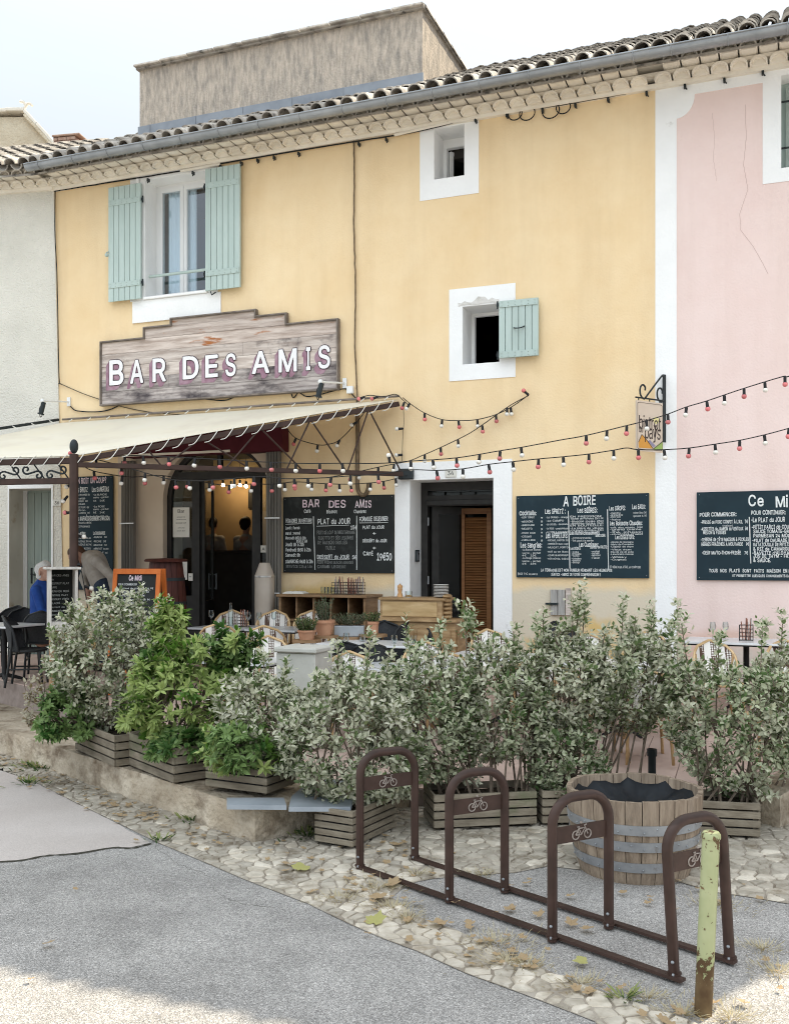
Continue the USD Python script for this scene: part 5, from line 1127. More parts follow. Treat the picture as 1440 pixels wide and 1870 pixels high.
# posters on the bar front
def poster(px, off, label, lines, name='poster'):
    s0, s1, z0, z1 = FA.rect(*px, off); o = T(name, label, 'notice', frame=FA, base=(s0, off, z0)); o.part('sheet', fb(s0, s1, off, off + .004, z0, z1), m_paper)
    for i, (t, fy, fw, fh) in enumerate(lines): o.part('print', up(text(t, (z1 - z0) * fh, (s1 - s0) * fw), s0 + (s1 - s0) * (1 - fw) / 2, off + .0035, z0 + (z1 - z0) * fy), m_ink)
poster((316, 927, 346, 981), DA + .004, 'white printed poster on the glass left of the bar door', [('Bar', .82, .4, .12), ('APERITIF', .66, .5, .03), ('vendredi soir', .58, .6, .03), ('MUSIQUE LIVE', .46, .62, .035), ('19h30', .30, .4, .03), ('entrée libre', .20, .5, .03)])
poster((317, 1022, 342, 1059), DA + .004, 'lower white notice with a round emblem left of the bar door', [('O', .55, .3, .3), ('info', .2, .5, .06)])
poster((344, 1047, 352, 1061), DA + .02, 'tiny white switch plate low beside the bar door', [('o', .5, .4, .2)])
poster((476, 996, 486, 1009), DA + .004, 'small white sticker on the glass right of the bar door', [('A', .3, .5, .4)])

# wall lamps on arms, cables
def arm_lamp(p_wall, p_end, label, drop):
    a = FA.px(*p_wall, 0.0); w0 = FA.w(a[0], .0, a[1]); n_ = np.array([FA.n[0], FA.n[1], 0])
    o = T('arm_spotlight', label, 'wall light', loc=w0); L_w = .62; e_ = at(p_end[0], p_end[1], w0[1] - .5) - w0
    o.part('wall_plate', mv(box(-.03, .03, -.03, .0, -.07, .07, .004), rz=-21.6), m_pvc); o.part('arm', tube([np.zeros(3) + n_ * .02, e_], .013, 8), m_pvc)
    o.part('joint', ball(.035, e_, 2), m_pvc, smooth=True)
    h = o.part('lamp_head', mv(cat(cyl(.035, -.19, -.02, 12), cyl(.05, -.21, -.19, 12)), e_[0] + .02, e_[1], e_[2], ry=14), m_iron, smooth=40)
    h.part('lead', tube(curve([e_ + [0, 0, -.03], e_ + [-.05, 0, -.12], e_ + [-.035, 0, -.24], e_ + [.0, 0, -drop]], 6), .006, 5), m_cable)
arm_lamp((127, 734), (78, 732), 'white arm spotlight at the left corner under the wooden sign', .2)
arm_lamp((630, 700), (585, 697), 'white arm spotlight at the right end of the wooden sign', .14)
jb = FA.rect(632, 705, 644, 718, .05); j_ = T('junction_box', 'small white junction box below the right end of the wooden sign', 'junction box', frame=FA, base=(jb[0], 0, jb[2])); j_.part('box', fb(jb[0], jb[1], 0, .05, jb[2], jb[3], .006), m_pvc); j_.part('lid', fb(jb[0] + .006, jb[1] - .006, .05, .056, jb[2] + .006, jb[3] - .006, .002), m_pvc)
def wall_cable(name, pts, off, r_, mt, label, catg='cable', n=5, wob=0.0):
    q = [FA.px(x, y, off) for x, y in pts]; q = curve([(a, -off, b) for a, b in q], n); rr_ = random.Random(len(pts)); q = np.array(q); q[:, 0] += [rr_.uniform(-wob, wob) for _ in q]; q[:, 1] += [rr_.uniform(-wob, 0) for _ in q]
    o = T(name, label, catg, frame=FA, base=(q[0][0], off, q[0][2])); o.part('cable', tube(q, r_, 6), mt, smooth=True); return o
wc = wall_cable('drop_cable', [(646, 252), (647, 330), (646, 420), (649, 520), (648, 620), (651, 700), (652, 760)], .025, .011, m_cablebrown, 'brown cable running down the yellow wall from eaves to awning', wob=.004, n=8)
wall_cable('cable_conduit', [(652, 757), (653, 800), (652, 860), (653, 892), (659, 903), (667, 903), (672, 892), (673, 882)], .03, .028, m_cablebrown, 'thick brown cable conduit ending in a loop above the bar blackboard')
wc2 = wall_cable('eaves_cable', [(100, 349), (200, 333), (300, 317), (400, 299), (520, 279), (650, 258), (760, 240), (880, 212), (1000, 195), (1100, 178), (1200, 160), (1320, 139), (1470, 113)], .035, .010, m_cable, 'bundle of dark cables clipped along the wall below the eaves', wob=.008, n=8)
for x, y in ((270, 325), (352, 312), (402, 300), (440, 294), (470, 289), (500, 284), (545, 277), (655, 259), (705, 251), (868, 216), (925, 207), (990, 197), (1050, 188), (1110, 178), (1180, 166), (1250, 153), (1322, 142), (1392, 128)):
    a = FA.px(x, y + 2, .04); wc2.part('cable_clip', cat(fb(a[0] - .014, a[0] + .014, 0, .06, a[1] - .035, a[1] + .012, .006), tube([(a[0] + .01, -.05, a[1] - .04), (a[0] + .025, -.08, a[1] - .07)], .009, 5)), m_iron)
for xa, ya, xb, yb in ((330, 312, 402, 299), (720, 246, 872, 211)): wc2.part('white_conduit', tube([(FA.px(xa, ya, .05)[0], -.05, FA.px(xa, ya, .05)[1]), (FA.px(xb, yb, .05)[0], -.05, FA.px(xb, yb, .05)[1])], .02, 8), m_cream)
for x, y, q in ((940, 198, .09), (962, 196, .10), (1005, 190, .11), (1028, 186, .09)):
    a = FA.px(x, y, .05); wc2.part('cable_loop', tube([(a[0] + q * math.cos(t), -.05, a[1] - q * .7 + q * math.sin(t) * .9) for t in np.linspace(-3.6, .6, 14)], .008, 5), m_cable)
wall_cable('slack_cable', [(105, 700), (113, 702), (150, 718), (184, 730), (212, 740), (270, 752), (340, 758)], .02, .006, m_cable, 'thin cable slanting behind the lower left corner of the wooden sign')
wall_cable('lamp_cable', [(129, 742), (140, 750), (175, 752), (200, 748), (222, 738)], .02, .009, m_cable, 'black cable drooping from the left arm spotlight to the sign')
wall_cable('sign_cable', [(375, 729), (410, 731), (440, 722), (520, 712), (535, 726), (545, 717), (560, 724), (585, 720), (620, 711), (634, 712), (655, 733)], .02, .008, m_cable, 'black cable looping under the lower edge of the wooden sign')
wall_cable('corner_cable', [(101, 346), (100, 420), (104, 500), (106, 600), (108, 690), (112, 702)], .05, .007, m_cable, 'dark cable following the corner between grey and yellow houses')

# ================================================================ FESTOON LIGHTS
BULB = ball(.0275, sub=2); SOCK = lathe([(0, -.0), (.013, 0), (.0165, -.012), (.0165, -.058), (.021, -.060), (.021, -.066), (0, -.066)], 10)
def festoon(label, pts, bulbs, off0, off1, x0_, x1_, group='festoon light strings', rcab=.006, extra=()):
    """pts = pixels of the cable; bulbs = (px, colour[, tilt]); distance off the facade runs from off0 at x0_ to off1 at x1_."""
    def W3(x, y):
        o = off0 + (off1 - off0) * (x - x0_) / (x1_ - x0_); a = FA.px(x, y, o); return FA.w(a[0], o, a[1])
    q = curve([W3(*p) for p in pts], 10); o = T('festoon_string', label, 'string lights', loc=q[0], group=None)
    o.part('cable', tube(q - q[0], rcab, 6), m_cable, smooth=True)
    sx = (q[:, 0] / q[:, 1]) * FPX + CX; r_ = random.Random(len(pts) * 31)
    for b in bulbs:
        i = int(np.argmin(abs(sx - b[0]))) if not isinstance(b[0], tuple) else None
        p = q[i] if i is not None else W3(*b[0]); t = b[2] if len(b) > 2 else r_.uniform(-8, 8)
        p = p - q[0]
        h = o.part('lamp_holder', mv(SOCK, p[0], p[1], p[2] - .003, ry=t), m_black, smooth=40)
        c = np.array([-math.sin(math.radians(t)) * .085, 0, -math.cos(math.radians(t)) * .085])
        h.part('bulb', mv(BULB, *(p + c)), m_bulbr if b[1] == 'r' else m_bulbw, smooth=True)
    return o
alt = lambda xs, first='r': [(x, 'rw'[(i + (first == 'w')) % 2]) for i, x in enumerate(xs)]
festoon('light string sagging from the awning tip to a hook on the yellow wall', [(735, 726), (750, 738), (775, 754), (807, 766), (840, 768), (871, 766), (905, 757), (935, 742), (965, 721)], alt([774, 806, 838, 870, 905, 932]) + [(964, 'r', 130)], .08, .05, 735, 965)
festoon('light string slanting from the wall hook down to the bracket beside door 34', [(965, 722), (930, 741), (880, 776), (850, 795), (800, 819), (770, 832), (745, 842), (700, 851), (650, 862), (600, 872)], alt([927, 880, 835, 803, 775], 'w') + [(718, 'w'), (690, 'w'), (640, 'r'), (655, 'w')], .05, .4, 965, 600)
festoon('upper light string crossing the hanging sign to the right edge', [(1500, 668), (1440, 687), (1427, 688), (1358, 709), (1290, 732), (1253, 743), (1219, 756), (1180, 768), (1144, 777), (1070, 795), (1020, 804), (951, 817), (913, 823), (833, 836), (750, 842), (695, 846), (625, 846), (540, 846), (450, 842), (380, 838), (300, 834), (235, 832), (160, 838)],
        alt([1432, 1396, 1360, 1325, 1290, 1253, 1219, 1180, 1144, 1106, 1070]) + alt([949, 912, 873, 833, 793], 'w') + [(752, 'w', 0), (712, 'w', 170)] + alt([624, 580, 537, 493, 447, 403, 357, 311, 264], 'w') + [(230, 'r')], 1.3, 2.6, 1440, 160)
festoon('lower light string crossing below the hanging sign to the right edge', [(1510, 762), (1440, 782), (1395, 794), (1350, 804), (1305, 811), (1258, 818), (1212, 821), (1165, 821), (1144, 818), (1120, 822), (1075, 829), (1028, 834), (983, 838), (936, 843), (892, 848), (845, 856), (797, 859), (748, 858), (690, 866), (640, 869), (580, 873), (520, 874), (470, 870), (400, 876), (340, 878), (300, 873), (240, 856), (180, 840), (140, 834)],
        alt([1440, 1395, 1350, 1305, 1258, 1212, 1165, 1120, 1075, 1028, 983, 936, 892, 845, 797]) + [(690, 'r'), (641, 'w'), (606, 'r'), (562, 'w')] + alt([536, 512, 466, 425, 388, 347, 320, 265, 221, 175], 'r'), 1.3, 2.7, 1440, 140)
festoon('loosely hung light string in front of the bar arch below the frame', [(742, 868), (700, 879), (640, 884), (590, 883), (540, 880), (500, 884), (455, 884), (410, 886), (370, 880), (330, 874), (290, 868), (240, 871), (200, 866), (165, 858), (140, 842)],
        alt([724, 700, 674, 641, 618, 594, 570, 541, 520, 495, 460, 418, 380, 342, 300, 266, 222, 172], 'w'), .1, 2.9, 742, 140)
festoon('short swag of unlit dark lamp holders inside the awning truss', [(520, 777), (540, 800), (580, 812), (600, 811), (620, 803), (652, 770), (672, 742)], [(540, 'r', 20), (580, 'w'), (620, 'w', 25), (652, 'w', 60)], .5, .25, 520, 672)
festoon('vertical light lead hanging from the awning tip beside door 34', [(736, 738), (737, 770), (735, 800), (734, 842)], [((736, 782), 'w', 85), ((735, 830), 'w', 85)], .06, .04, 736, 733, rcab=.004)
festoon('tangle of lamps at the tip of the awning', [(655, 730), (672, 722), (700, 724), (722, 720), (735, 730), (748, 742)], [((666, 724), 'r', 70), ((690, 724), 'r', 70), ((748, 736), 'w', 30), ((738, 734), 'r', 20)], .16, .12, 655, 748)
festoon('lamps fixed up the brown awning post', [(137, 835), (131, 850), (138, 880), (130, 900), (136, 930), (139, 980), (137, 1000), (150, 1050), (160, 1110)], [((137, 838), 'r', 140), ((133, 882), 'w', 60), ((132, 935), 'r', 85), ((140, 978), 'w', -80), ((124, 905), 'w', 40), ((147, 1030), 'r', 80), ((154, 1070), 'w', -70)], 2.95, 3.12, 137, 160)
# ================================================================ TERRACE FURNITURE
m_ratwhite = None
def weave(name, pale, dark, stripes=True):
    """White woven back with three dark chain bands."""
    N = {'tc': ('texture_coordinate', {}), 'sx': ('separate_xyz', {}), 'band': ('math', {'math_type': 'sine'}), 'mu': ('math', {'math_type': 'multiply', 'value2': 46.0}),
         'r1': ('rgb_ramp', {'ramp': [(0.0, (0, 0, 0)), (0.55, (0, 0, 0)), (0.6, (1, 1, 1)), (1, (1, 1, 1))]}), 'mr': ('map_range', {'from_min': -1.0, 'from_max': 1.0}),
         'mp': ('mapping', {'scale': (1.0, 0.25, 1.25)}), 'vo': ('voronoi_texture', {'scale': 44.0, 'randomness': 0.15}), 'r2': ('rgb_ramp', {'ramp': [(0.0, (0, 0, 0)), (0.36, (0, 0, 0)), (0.42, (1, 1, 1))]}),
         'mm': ('math', {'math_type': 'multiply'}), 'mx': ('mix_color', {'a': pale, 'b': dark}), 'p': ('principled_bsdf', {'roughness': 0.6}),
         'ck': ('checker_texture', {'scale': 110.0}), 'b': ('bump', {'strength': 0.3, 'distance': 0.004})}
    L = [('tc.object', 'sx.vector'), ('sx.x', 'mu.value1'), ('mu.value', 'band.value1'), ('band.value', 'mr.value'), ('mr.result', 'r1.fac'), ('tc.object', 'mp.vector'), ('mp.vector', 'vo.vector'), ('vo.distance', 'r2.fac'),
         ('r1.color', 'mm.value1'), ('r2.color', 'mm.value2'), ('mm.value', 'mx.fac'), ('mx.result', 'p.base_color'), ('tc.object', 'ck.vector'), ('ck.fac', 'b.height'), ('b.normal', 'p.normal')]
    return usdkit.material(stage, f'/World/Looks/{name}', N, L, surface='p.BSDF')
m_weave = weave('chair_weave', (.82, .79, .74), (.085, .04, .022)); m_weaveb = MAT('black_weave', (.016, .017, .019), (.03, .032, .035), sc=60, rough=.55, bump=.4, bsc=120)
m_rattan = MAT('rattan_cane', (.52, .34, .16), (.66, .47, .26), sc=9, rough=.45, spec=.5)
m_rattand = MAT('rattan_bamboo', (.30, .17, .07), (.46, .30, .15), sc=9, rough=.45, spec=.5)
m_blackcane = MAT('black_tube', (.014, .015, .016), rough=.4)
def shell(w, h, z0, curve_d, lean, n=15, k=9, th=.014):
    """A woven bistro chair back: rounded at the top, curved round the sitter; seat faces -y of the shell."""
    V = []
    for t in (0, th):
        for j in range(k):
            v = j / (k - 1); z = z0 + v * h; hw = w / 2 * (math.sqrt(max(0, 1 - max(0, (v - .45) / .55) ** 2.3)) if v > .45 else 1.0); hw = max(hw, .012)
            for i in range(n):
                u = -1 + 2 * i / (n - 1); x = u * hw; V.append((x, .20 + lean * v - curve_d * (x / (w / 2)) ** 2 + t, z))
    F = []; N_ = n * k
    for j in range(k - 1):
        for i in range(n - 1):
            a = j * n + i; F += [(a, a + n + 1, a + 1), (a, a + n, a + n + 1), (N_ + a, N_ + a + 1, N_ + a + n + 1), (N_ + a, N_ + a + n + 1, N_ + a + n)]
    edge = [(0, j * n) for j in range(k)] + [(0, (k - 1) * n + i) for i in range(n)] + [(0, j * n + n - 1) for j in range(k - 1, -1, -1)]
    ids = [e[1] for e in edge]
    for a, b in zip(ids, ids[1:]): F += [(a, b, N_ + b), (a, N_ + b, N_ + a)]
    m = trimesh.Trimesh(V, F, process=False); rim = np.array(V)[ids]; rim[:, 1] += th / 2
    keep = [0]
    for i in range(1, len(rim)):
        if np.linalg.norm(rim[i] - rim[keep[-1]]) > .02: keep.append(i)
    return m, rim[keep]
def bistro(label, loc, rz, black=False, group=None, weave_=None):
    o = T('black_terrace_chair' if black else 'bistro_chair', label, 'chair', loc=loc, rotz=rz, group=group)
    mw, mf, ml = (m_weaveb, m_blackcane, m_blackcane) if black else (m_weave, m_rattan, m_rattand)
    b_, rim = shell(.46, .42, .45, .13, .10); bk = o.part('backrest', b_, mw, smooth=35); bk.part('rim', tube(rim, .015, 8), mf, smooth=True)
    th = np.linspace(0, 2 * math.pi, 25)[:-1]; seatp = Polygon([(.215 * math.cos(t) * (1 + .06 * abs(math.sin(t))), .205 * math.sin(t)) for t in th]); st = slab(seatp, .435, .455)
    se = o.part('seat', st, mw); se.part('seat_rim', tube([(.222 * math.cos(t), .21 * math.sin(t), .445) for t in np.linspace(0, 2 * math.pi, 26)], .017, 8, caps=False), mf, smooth=True)
    for x in (-.17, .17):
        o.part('leg', tube([(x, -.16, .44), (x * 1.18, -.20, 0)], .015, 8), ml, smooth=True)
        o.part('rear_leg', tube(curve([(x * 1.2, .16, .74), (x * 1.12, .17, .45), (x * 1.25, .24, 0)], 5), .015, 8), ml, smooth=True)
        o.part('side_stretcher', tube([(x * 1.1, -.18, .22), (x * 1.15, .20, .22)], .010, 6), ml)
    o.part('ring_stretcher', tube([(.19, -.175, .30), (0, -.20, .36), (-.19, -.175, .30)], .010, 6), ml)
    return o
def fl(px, Y): 
    X = (px - CX) / FPX * Y; return np.array([X, Y, tz(X, Y)])
CH = [  # px, depth, turn, label
    (420, 13.05, 4, 'woven white bistro chair behind the wine bottle, facing the street'), (494, 13.0, -6, 'woven white bistro chair in front of the beige bin, facing the street'), (566, 12.9, 0, 'woven white bistro chair left of the rosemary pot, facing the street'),
    (400, 11.95, 186, 'rattan bistro chair seen from behind, nearest the green shrub tops'), (492, 11.8, 174, 'rattan bistro chair seen from behind, below the beige bin'),
    (490, 10.75, 8, 'white woven bistro chair half hidden right of the green shrub'), (430, 10.55, -10, 'white woven bistro chair behind the green shrub'),
    (1314, 10.35, 3, 'white woven chair back at the far right table, left one'), (1448, 10.25, -4, 'white woven chair cut by the right picture edge'),
    (1095, 9.45, 183, 'rattan chair back seen through the hedge above the barrel'), (1178, 9.40, 176, 'rattan chair back seen through the hedge right of the barrel post'),
    (1410, 9.3, 180, 'rattan chair back seen through the hedge at the far right'), (968, 9.9, 184, 'rattan chair back seen through the hedge behind the second hoop'),
    (1080, 10.9, 4, 'white chair half hidden by the hedge under the wooden hatch'), (1190, 10.85, -3, 'white chair half hidden by the hedge under the white corner band'), (900, 11.2, 8, 'white chair half hidden by the hedge at the foot of the door'), (820, 10.2, 172, 'rattan chair hidden low behind the hedge left of the second hoop'), (770, 10.5, -10, 'white chair hidden low behind the hedge below the console'), (640, 9.9, 6, 'white chair low behind the hedge above the first hoop')]
c0 = None
for px, Y, rz, lab in CH:
    if c0 is None: c0 = bistro(lab, fl(px, Y), rz)
    else: copy(c0, lab, fl(px, Y), rz)
k0 = bistro('black terrace chair turned to the small table at the left edge, nearest the kerb', fl(52, 12.4), 100, True)
for px, Y, rz, lab in ((44, 13.5, 20, 'black terrace chair behind the left edge table, right one'), (12, 13.9, -10, 'black terrace chair at the far left picture edge'), (78, 13.25, 195, 'black terrace chair under the person in blue'),
                       (632, 10.75, 178, 'black chair seen from behind at the four glasses table, left one'), (674, 10.7, 184, 'black chair seen from behind at the four glasses table, right one'), (705, 11.9, 5, 'black chair facing the street behind the four glasses table, left one'), (752, 11.85, -5, 'black chair facing the street behind the four glasses table, right one'), (1028, 11.55, 10, 'dark chair under the wooden hatch')):
    copy(k0, lab, fl(px, Y), rz)
m_marble = MAT('pale_table_top', (.66, .67, .68), (.76, .77, .78), sc=4, rough=.25, spec=.5); m_darktop = MAT('grey_table_top', (.42, .43, .44), (.50, .51, .52), sc=4, rough=.22, spec=.5)
def table(px, Y, w, d, label, top=None, rz=-21.6):
    p = fl(px, Y); o = T('terrace_table', label, 'table', loc=p, rotz=rz)
    o.part('table_top', box(-w / 2, w / 2, -d / 2, d / 2, .715, .74, .004), top or m_marble); o.part('edge_band', cat(box(-w / 2 + .01, w / 2 - .01, -d / 2 + .01, d / 2 - .01, .70, .715)), m_black)
    o.part('column', cyl(.032, .04, .70, 12), m_black, smooth=40)
    for a in range(4): o.part('foot', mv(tube([(0, 0, .10), (.16, 0, .055), (.27, 0, .02)], [.03, .022, .016], 8), rz=45 + 90 * a), m_black, smooth=40)
    return p, lambda x, y: p + np.array([x * math.cos(math.radians(rz)) - y * math.sin(math.radians(rz)), x * math.sin(math.radians(rz)) + y * math.cos(math.radians(rz)), .741])
tA = table(415, 12.55, .75, .68, 'grey topped table with the wine bottle and black cutlery basket', m_darktop); tA2 = table(512, 12.4, .75, .68, 'grey topped table with wine glasses before the bar blackboard', m_darktop)
tB = table(455, 10.0 + .15, .75, .65, 'pale table half hidden behind the green shrub'); tG = table(690, 11.3, 1.25, .68, 'pale table set with four tumblers')
tR = table(1362, 10.9, 1.3, .7, 'white topped table with a black cutlery basket at the far right'); table(1140, 10.15, 1.3, .7, 'white topped table seen through the hedge above the barrel'); table(925, 10.55, 1.2, .7, 'white topped table seen through the hedge at the foot of the door'); table(735, 10.0, .9, .7, 'white topped table low behind the hedge left of the second hoop')
tL = table(8, 12.7, .7, .7, 'pale square table at the left picture edge', m_marble)
m_clear = usdkit.material(stage, '/World/Looks/clear_glass', {'t': ('transparent_bsdf', {'color': (.93, .96, .96)}), 'g': ('glossy_bsdf', {'roughness': 0.02}), 'l': ('layer_weight', {'blend': 0.35}), 'm': ('mix_closure', {})}, [('l.facing', 'm.fac'), ('t.BSDF', 'm.closure1'), ('g.BSDF', 'm.closure2')], surface='m.closure')
TUMB = lathe([(0, .004), (.028, .004), (.036, .05), (.034, .095), (.032, .095), (.034, .05), (.026, .010), (0, .010)], 16)
def tumbler(p, lab, grp=None): o = T('tumbler', lab, 'glass', loc=p, group=grp); o.part('glass', TUMB, m_clear, smooth=40); return o
for i, (x, y) in enumerate(((-.42, .05), (-.2, .02), (.22, -.05), (.44, -.02))): tumbler(tG[1](x, y), ('leftmost', 'second', 'third', 'rightmost')[i] + ' of the four tumblers on the pale table before the console')
WG = lathe([(0, .002), (.033, .002), (.033, .005), (.005, .010), (.004, .085), (.030, .115), (.037, .15), (.029, .195), (.027, .195), (.035, .15), (.028, .117), (0, .098)], 16)
for p, lab in ((tA2[1](-.25, -.1), 'wine glass on the grey table, left of the pair'), (tA2[1](-.12, .05), 'wine glass on the grey table, right of the pair'), (tA[1](-.3, .1), 'wine glass beside the wine bottle at the left table end'), (tA[1](.33, -.05), 'wine glass right of the cutlery basket'), (tR[1](-.35, .0), 'wine glass left on the far right table'), (tR[1](-.22, .08), 'second wine glass on the far right table')):
    T('wine_glass', lab, 'glass', loc=p).part('glass', WG, m_clear, smooth=40)
bt_ = T('wine_bottle', 'clear glass wine bottle standing on the grey table', 'bottle', loc=tA[1](.05, 0))
bt_.part('bottle', lathe([(0, 0), (.037, 0), (.038, .17), (.034, .20), (.015, .235), (.0135, .30), (.012, .30), (.013, .235), (.031, .198), (.035, .17), (.034, .008), (0, .008)], 18), m_clear, smooth=40); bt_.part('neck_ring', lathe([(.0135, .28), (.0165, .28), (.0165, .30), (.0135, .30)], 16), m_clear); bt_.part('water', cyl(.032, .01, .12, 16), m_clear, smooth=40)
m_steel = MAT('cutlery_steel', (.5, .5, .5), rough=.25, metal=.9); m_nap = MAT('red_brown_handles', (.22, .09, .06), (.32, .15, .11), sc=30, rough=.6)
def basket(p, lab, w=.13, d=.13, h=.15, rz=-21.6):
    o = T('cutlery_basket', lab, 'basket', loc=p, rotz=rz)
    for z in np.linspace(.003, h, 5): o.part('wire_ring', tube([(-w / 2, -d / 2, z), (w / 2, -d / 2, z), (w / 2, d / 2, z), (-w / 2, d / 2, z), (-w / 2, -d / 2, z)], .003, 5), m_black)
    n = max(3, int(w / .04))
    for x in np.linspace(-w / 2, w / 2, n):
        for y in (-d / 2, d / 2): o.part('wire', tube([(x, y, 0), (x, y, h)], .003, 5), m_black)
    r_ = random.Random(int(w * 1000))
    for k in range(int(w / .012)):
        x, y = r_.uniform(-w / 2 + .02, w / 2 - .02), r_.uniform(-d / 2 + .02, d / 2 - .02); o.part('cutlery', tube([(x, y, .01), (x + r_.uniform(-.02, .02), y + r_.uniform(-.02, .02), h + r_.uniform(.03, .08))], .006, 5), m_nap if k % 3 else m_steel)
    return o
basket(tA[1](.22, .05), 'black wire cutlery basket beside the wine bottle'); basket(tR[1](.0, .0), 'black wire cutlery basket on the far right table', .14, .12, .17)
# sideboards
m_ply = MAT('brown_sideboard_wood', (.20, .115, .055), (.32, .20, .11), sc=4, stretch=(1, 1, 6), rough=.6, bump=.15, bsc=25, rnd=.08); m_plyd = MAT('dark_pigeonhole', (.03, .018, .010), rough=.8)
s0, s1 = FA.px(509, 1080, .55)[0], FA.px(631, 1080, .55)[0] + .28; zt_ = FA.px(570, 1086, .55)[1]; z0 = FLOOR
sb1 = T('pigeonhole_sideboard', 'brown wooden sideboard with open pigeonholes under the bar blackboard', 'sideboard', frame=FA, base=((s0 + s1) / 2, .3, z0))
sb1.part('top', fb(s0 - .03, s1 + .03, .02, .58, zt_ - .035, zt_, .006), m_ply); sb1.part('back_panel', fb(s0, s1, .02, .05, z0 + .05, zt_ - .035), m_ply)
for q in (s0, s1 - .03): sb1.part('side', fb(q, q + .03, .05, .55, z0, zt_ - .036), m_ply)
for k in range(1, 5): q = s0 + k * (s1 - s0) / 5; sb1.part('divider', fb(q - .01, q + .01, .05, .53, zt_ - .33, zt_ - .036), m_ply)
sb1.part('shelf', fb(s0 + .03, s1 - .03, .05, .54, zt_ - .36, zt_ - .33), m_ply); sb1.part('door_panel', fb(s0 + .035, s1 - .035, .50, .53, z0 + .06, zt_ - .365, .006), m_ply); sb1.part('inner_back', fb(s0 + .03, s1 - .03, .052, .058, zt_ - .33, zt_ - .04), m_plyd)
def onS(px, py, off): a = FA.px(px, py, off); return FA.w(a[0], off, zt_ + .001)
bk = T('open_book', 'open white book lying on the pigeonhole sideboard', 'book', loc=onS(540, 1078, .3), rotz=-15)
for sx in (-1, 1): bk.part('page_block', trimesh.creation.extrude_polygon(Polygon([(0, 0), (.15 * sx, 0), (.15 * sx, .012), (.10 * sx, .03), (.03 * sx, .035), (0, .02)]).buffer(0), .21, engine='earcut').apply_transform(np.array([[1, 0, 0, 0], [0, 0, -1, .1], [0, 1, 0, 0], [0, 0, 0, 1.0]])), m_paper)
basket(onS(636, 1078, .3) + np.array([0, 0, 0]), 'wide black wire basket of cutlery on the pigeonhole sideboard', .42, .16, .16)
for i, px in enumerate((590, 596, 602, 608, 614)): tumbler(onS(px, 1078, .25 + .06 * (i % 2)), ('first', 'second', 'third', 'fourth', 'fifth')[i] + ' tumbler from the left in the row on the pigeonhole sideboard')
m_oldwood = MAT('honey_console_wood', (.26, .155, .07), (.46, .31, .165), sc=4, stretch=(1, 1, 5), rough=.55, bump=.15, bsc=25, rnd=.05); m_oldwood2 = MAT('console_front_wood', (.40, .26, .115), (.58, .41, .22), sc=3, stretch=(1, 1, 4), rough=.55)
s0, s1 = FA.px(691, 1100, 1.0)[0], FA.px(824, 1100, 1.0)[0]; zc1 = FA.px(760, 1092, 1.0)[1]; zc0 = FA.px(760, 1131, 1.0)[1]; f = tz(*FA.w((s0 + s1) / 2, .8, 0)[:2])
cs = T('wooden_console', 'honey brown wooden service console in front of door 34', 'console', frame=FA, base=((s0 + s1) / 2, .8, f))
cs.part('upper_box', fb(s0 + .02, s1 - .12, .62, 1.0, zc0, zc1 - .03), m_oldwood); cs.part('upper_top', fb(s0, s1 - .08, .60, 1.02, zc1 - .03, zc1, .006), m_oldwood); cs.part('front_panel', fb(s0 + .05, s1 - .18, 1.0, 1.012, zc0 + .03, zc1 - .05, .004), m_oldwood2)
cs.part('carved_corbel', cat([ball(.055, (s1 - .09, -.93, zc0 + .045 + k * .055), 2, (1, 1, .55)) for k in range(0)] + [mv(ball(.07, sub=2, sc=(.8, 1.4, .42)), s1 - .10, -.86, zc0 + .03 + k * .05) for k in range(6)]), m_oldwood, smooth=True)
cs.part('lower_top', fb(s0 - .02, s1 + .08, .55, 1.06, zc0 - .03, zc0, .006), m_oldwood); cs.part('carcass', fb(s0 + .0, s1 + .06, .57, 1.03, f, zc0 - .03), m_oldwood)
for k in range(2): q = s0 + .05 + k * (s1 - s0) / 2; cs.part('cupboard_door', fb(q, q + (s1 - s0) / 2 - .05, 1.03, 1.045, f + .08, zc0 - .12, .005), m_oldwood)
cs.part('side_panel', box(s1 + .06, s1 + .072, -.98, -.62, f + .1, zc0 - .12, .004), m_oldwood)
def onC(px, off): a = FA.px(px, 1092, off); return FA.w(a[0], off, zc1 + .001)
pmill = T('pepper_mill', 'turned wooden pepper mill on the console', 'pepper mill', loc=onC(730, .85)); m_mill = MAT('mill_wood', (.48, .25, .10), (.60, .35, .16), sc=8, rough=.4)
pmill.part('body', lathe([(0, 0), (.036, 0), (.036, .02), (.024, .06), (.032, .10), (.030, .11), (0, .11)], 16), m_mill, smooth=40); pmill.part('head', lathe([(0, .112), (.030, .112), (.034, .13), (.026, .15), (.010, .155), (.011, .165), (0, .17)], 16), m_mill, smooth=40)
jr = T('jar', 'small glass jar beside the pepper mill', 'jar', loc=onC(746, .86)); jr.part('glass', lathe([(0, 0), (.045, 0), (.045, .075), (.041, .075), (.041, .005), (0, .005)], 18), m_clear, smooth=40); jr.part('contents', cyl(.040, .006, .03, 16), m_mill)
m_plate = MAT('stacked_plate', (.70, .68, .65), (.78, .76, .73), sc=6, rough=.3)
st_p = onC(805, .86); stp = T('plate_stack', 'stack of cream plates on the console in front of the door', 'plates', loc=st_p)
for k in range(9): stp.part('plate', lathe([(0, .004 + k * .018), (.05, .004 + k * .018), (.092, .014 + k * .018), (.095, .020 + k * .018), (.05, .012 + k * .018), (0, .010 + k * .018)], 24), m_plate, smooth=40)
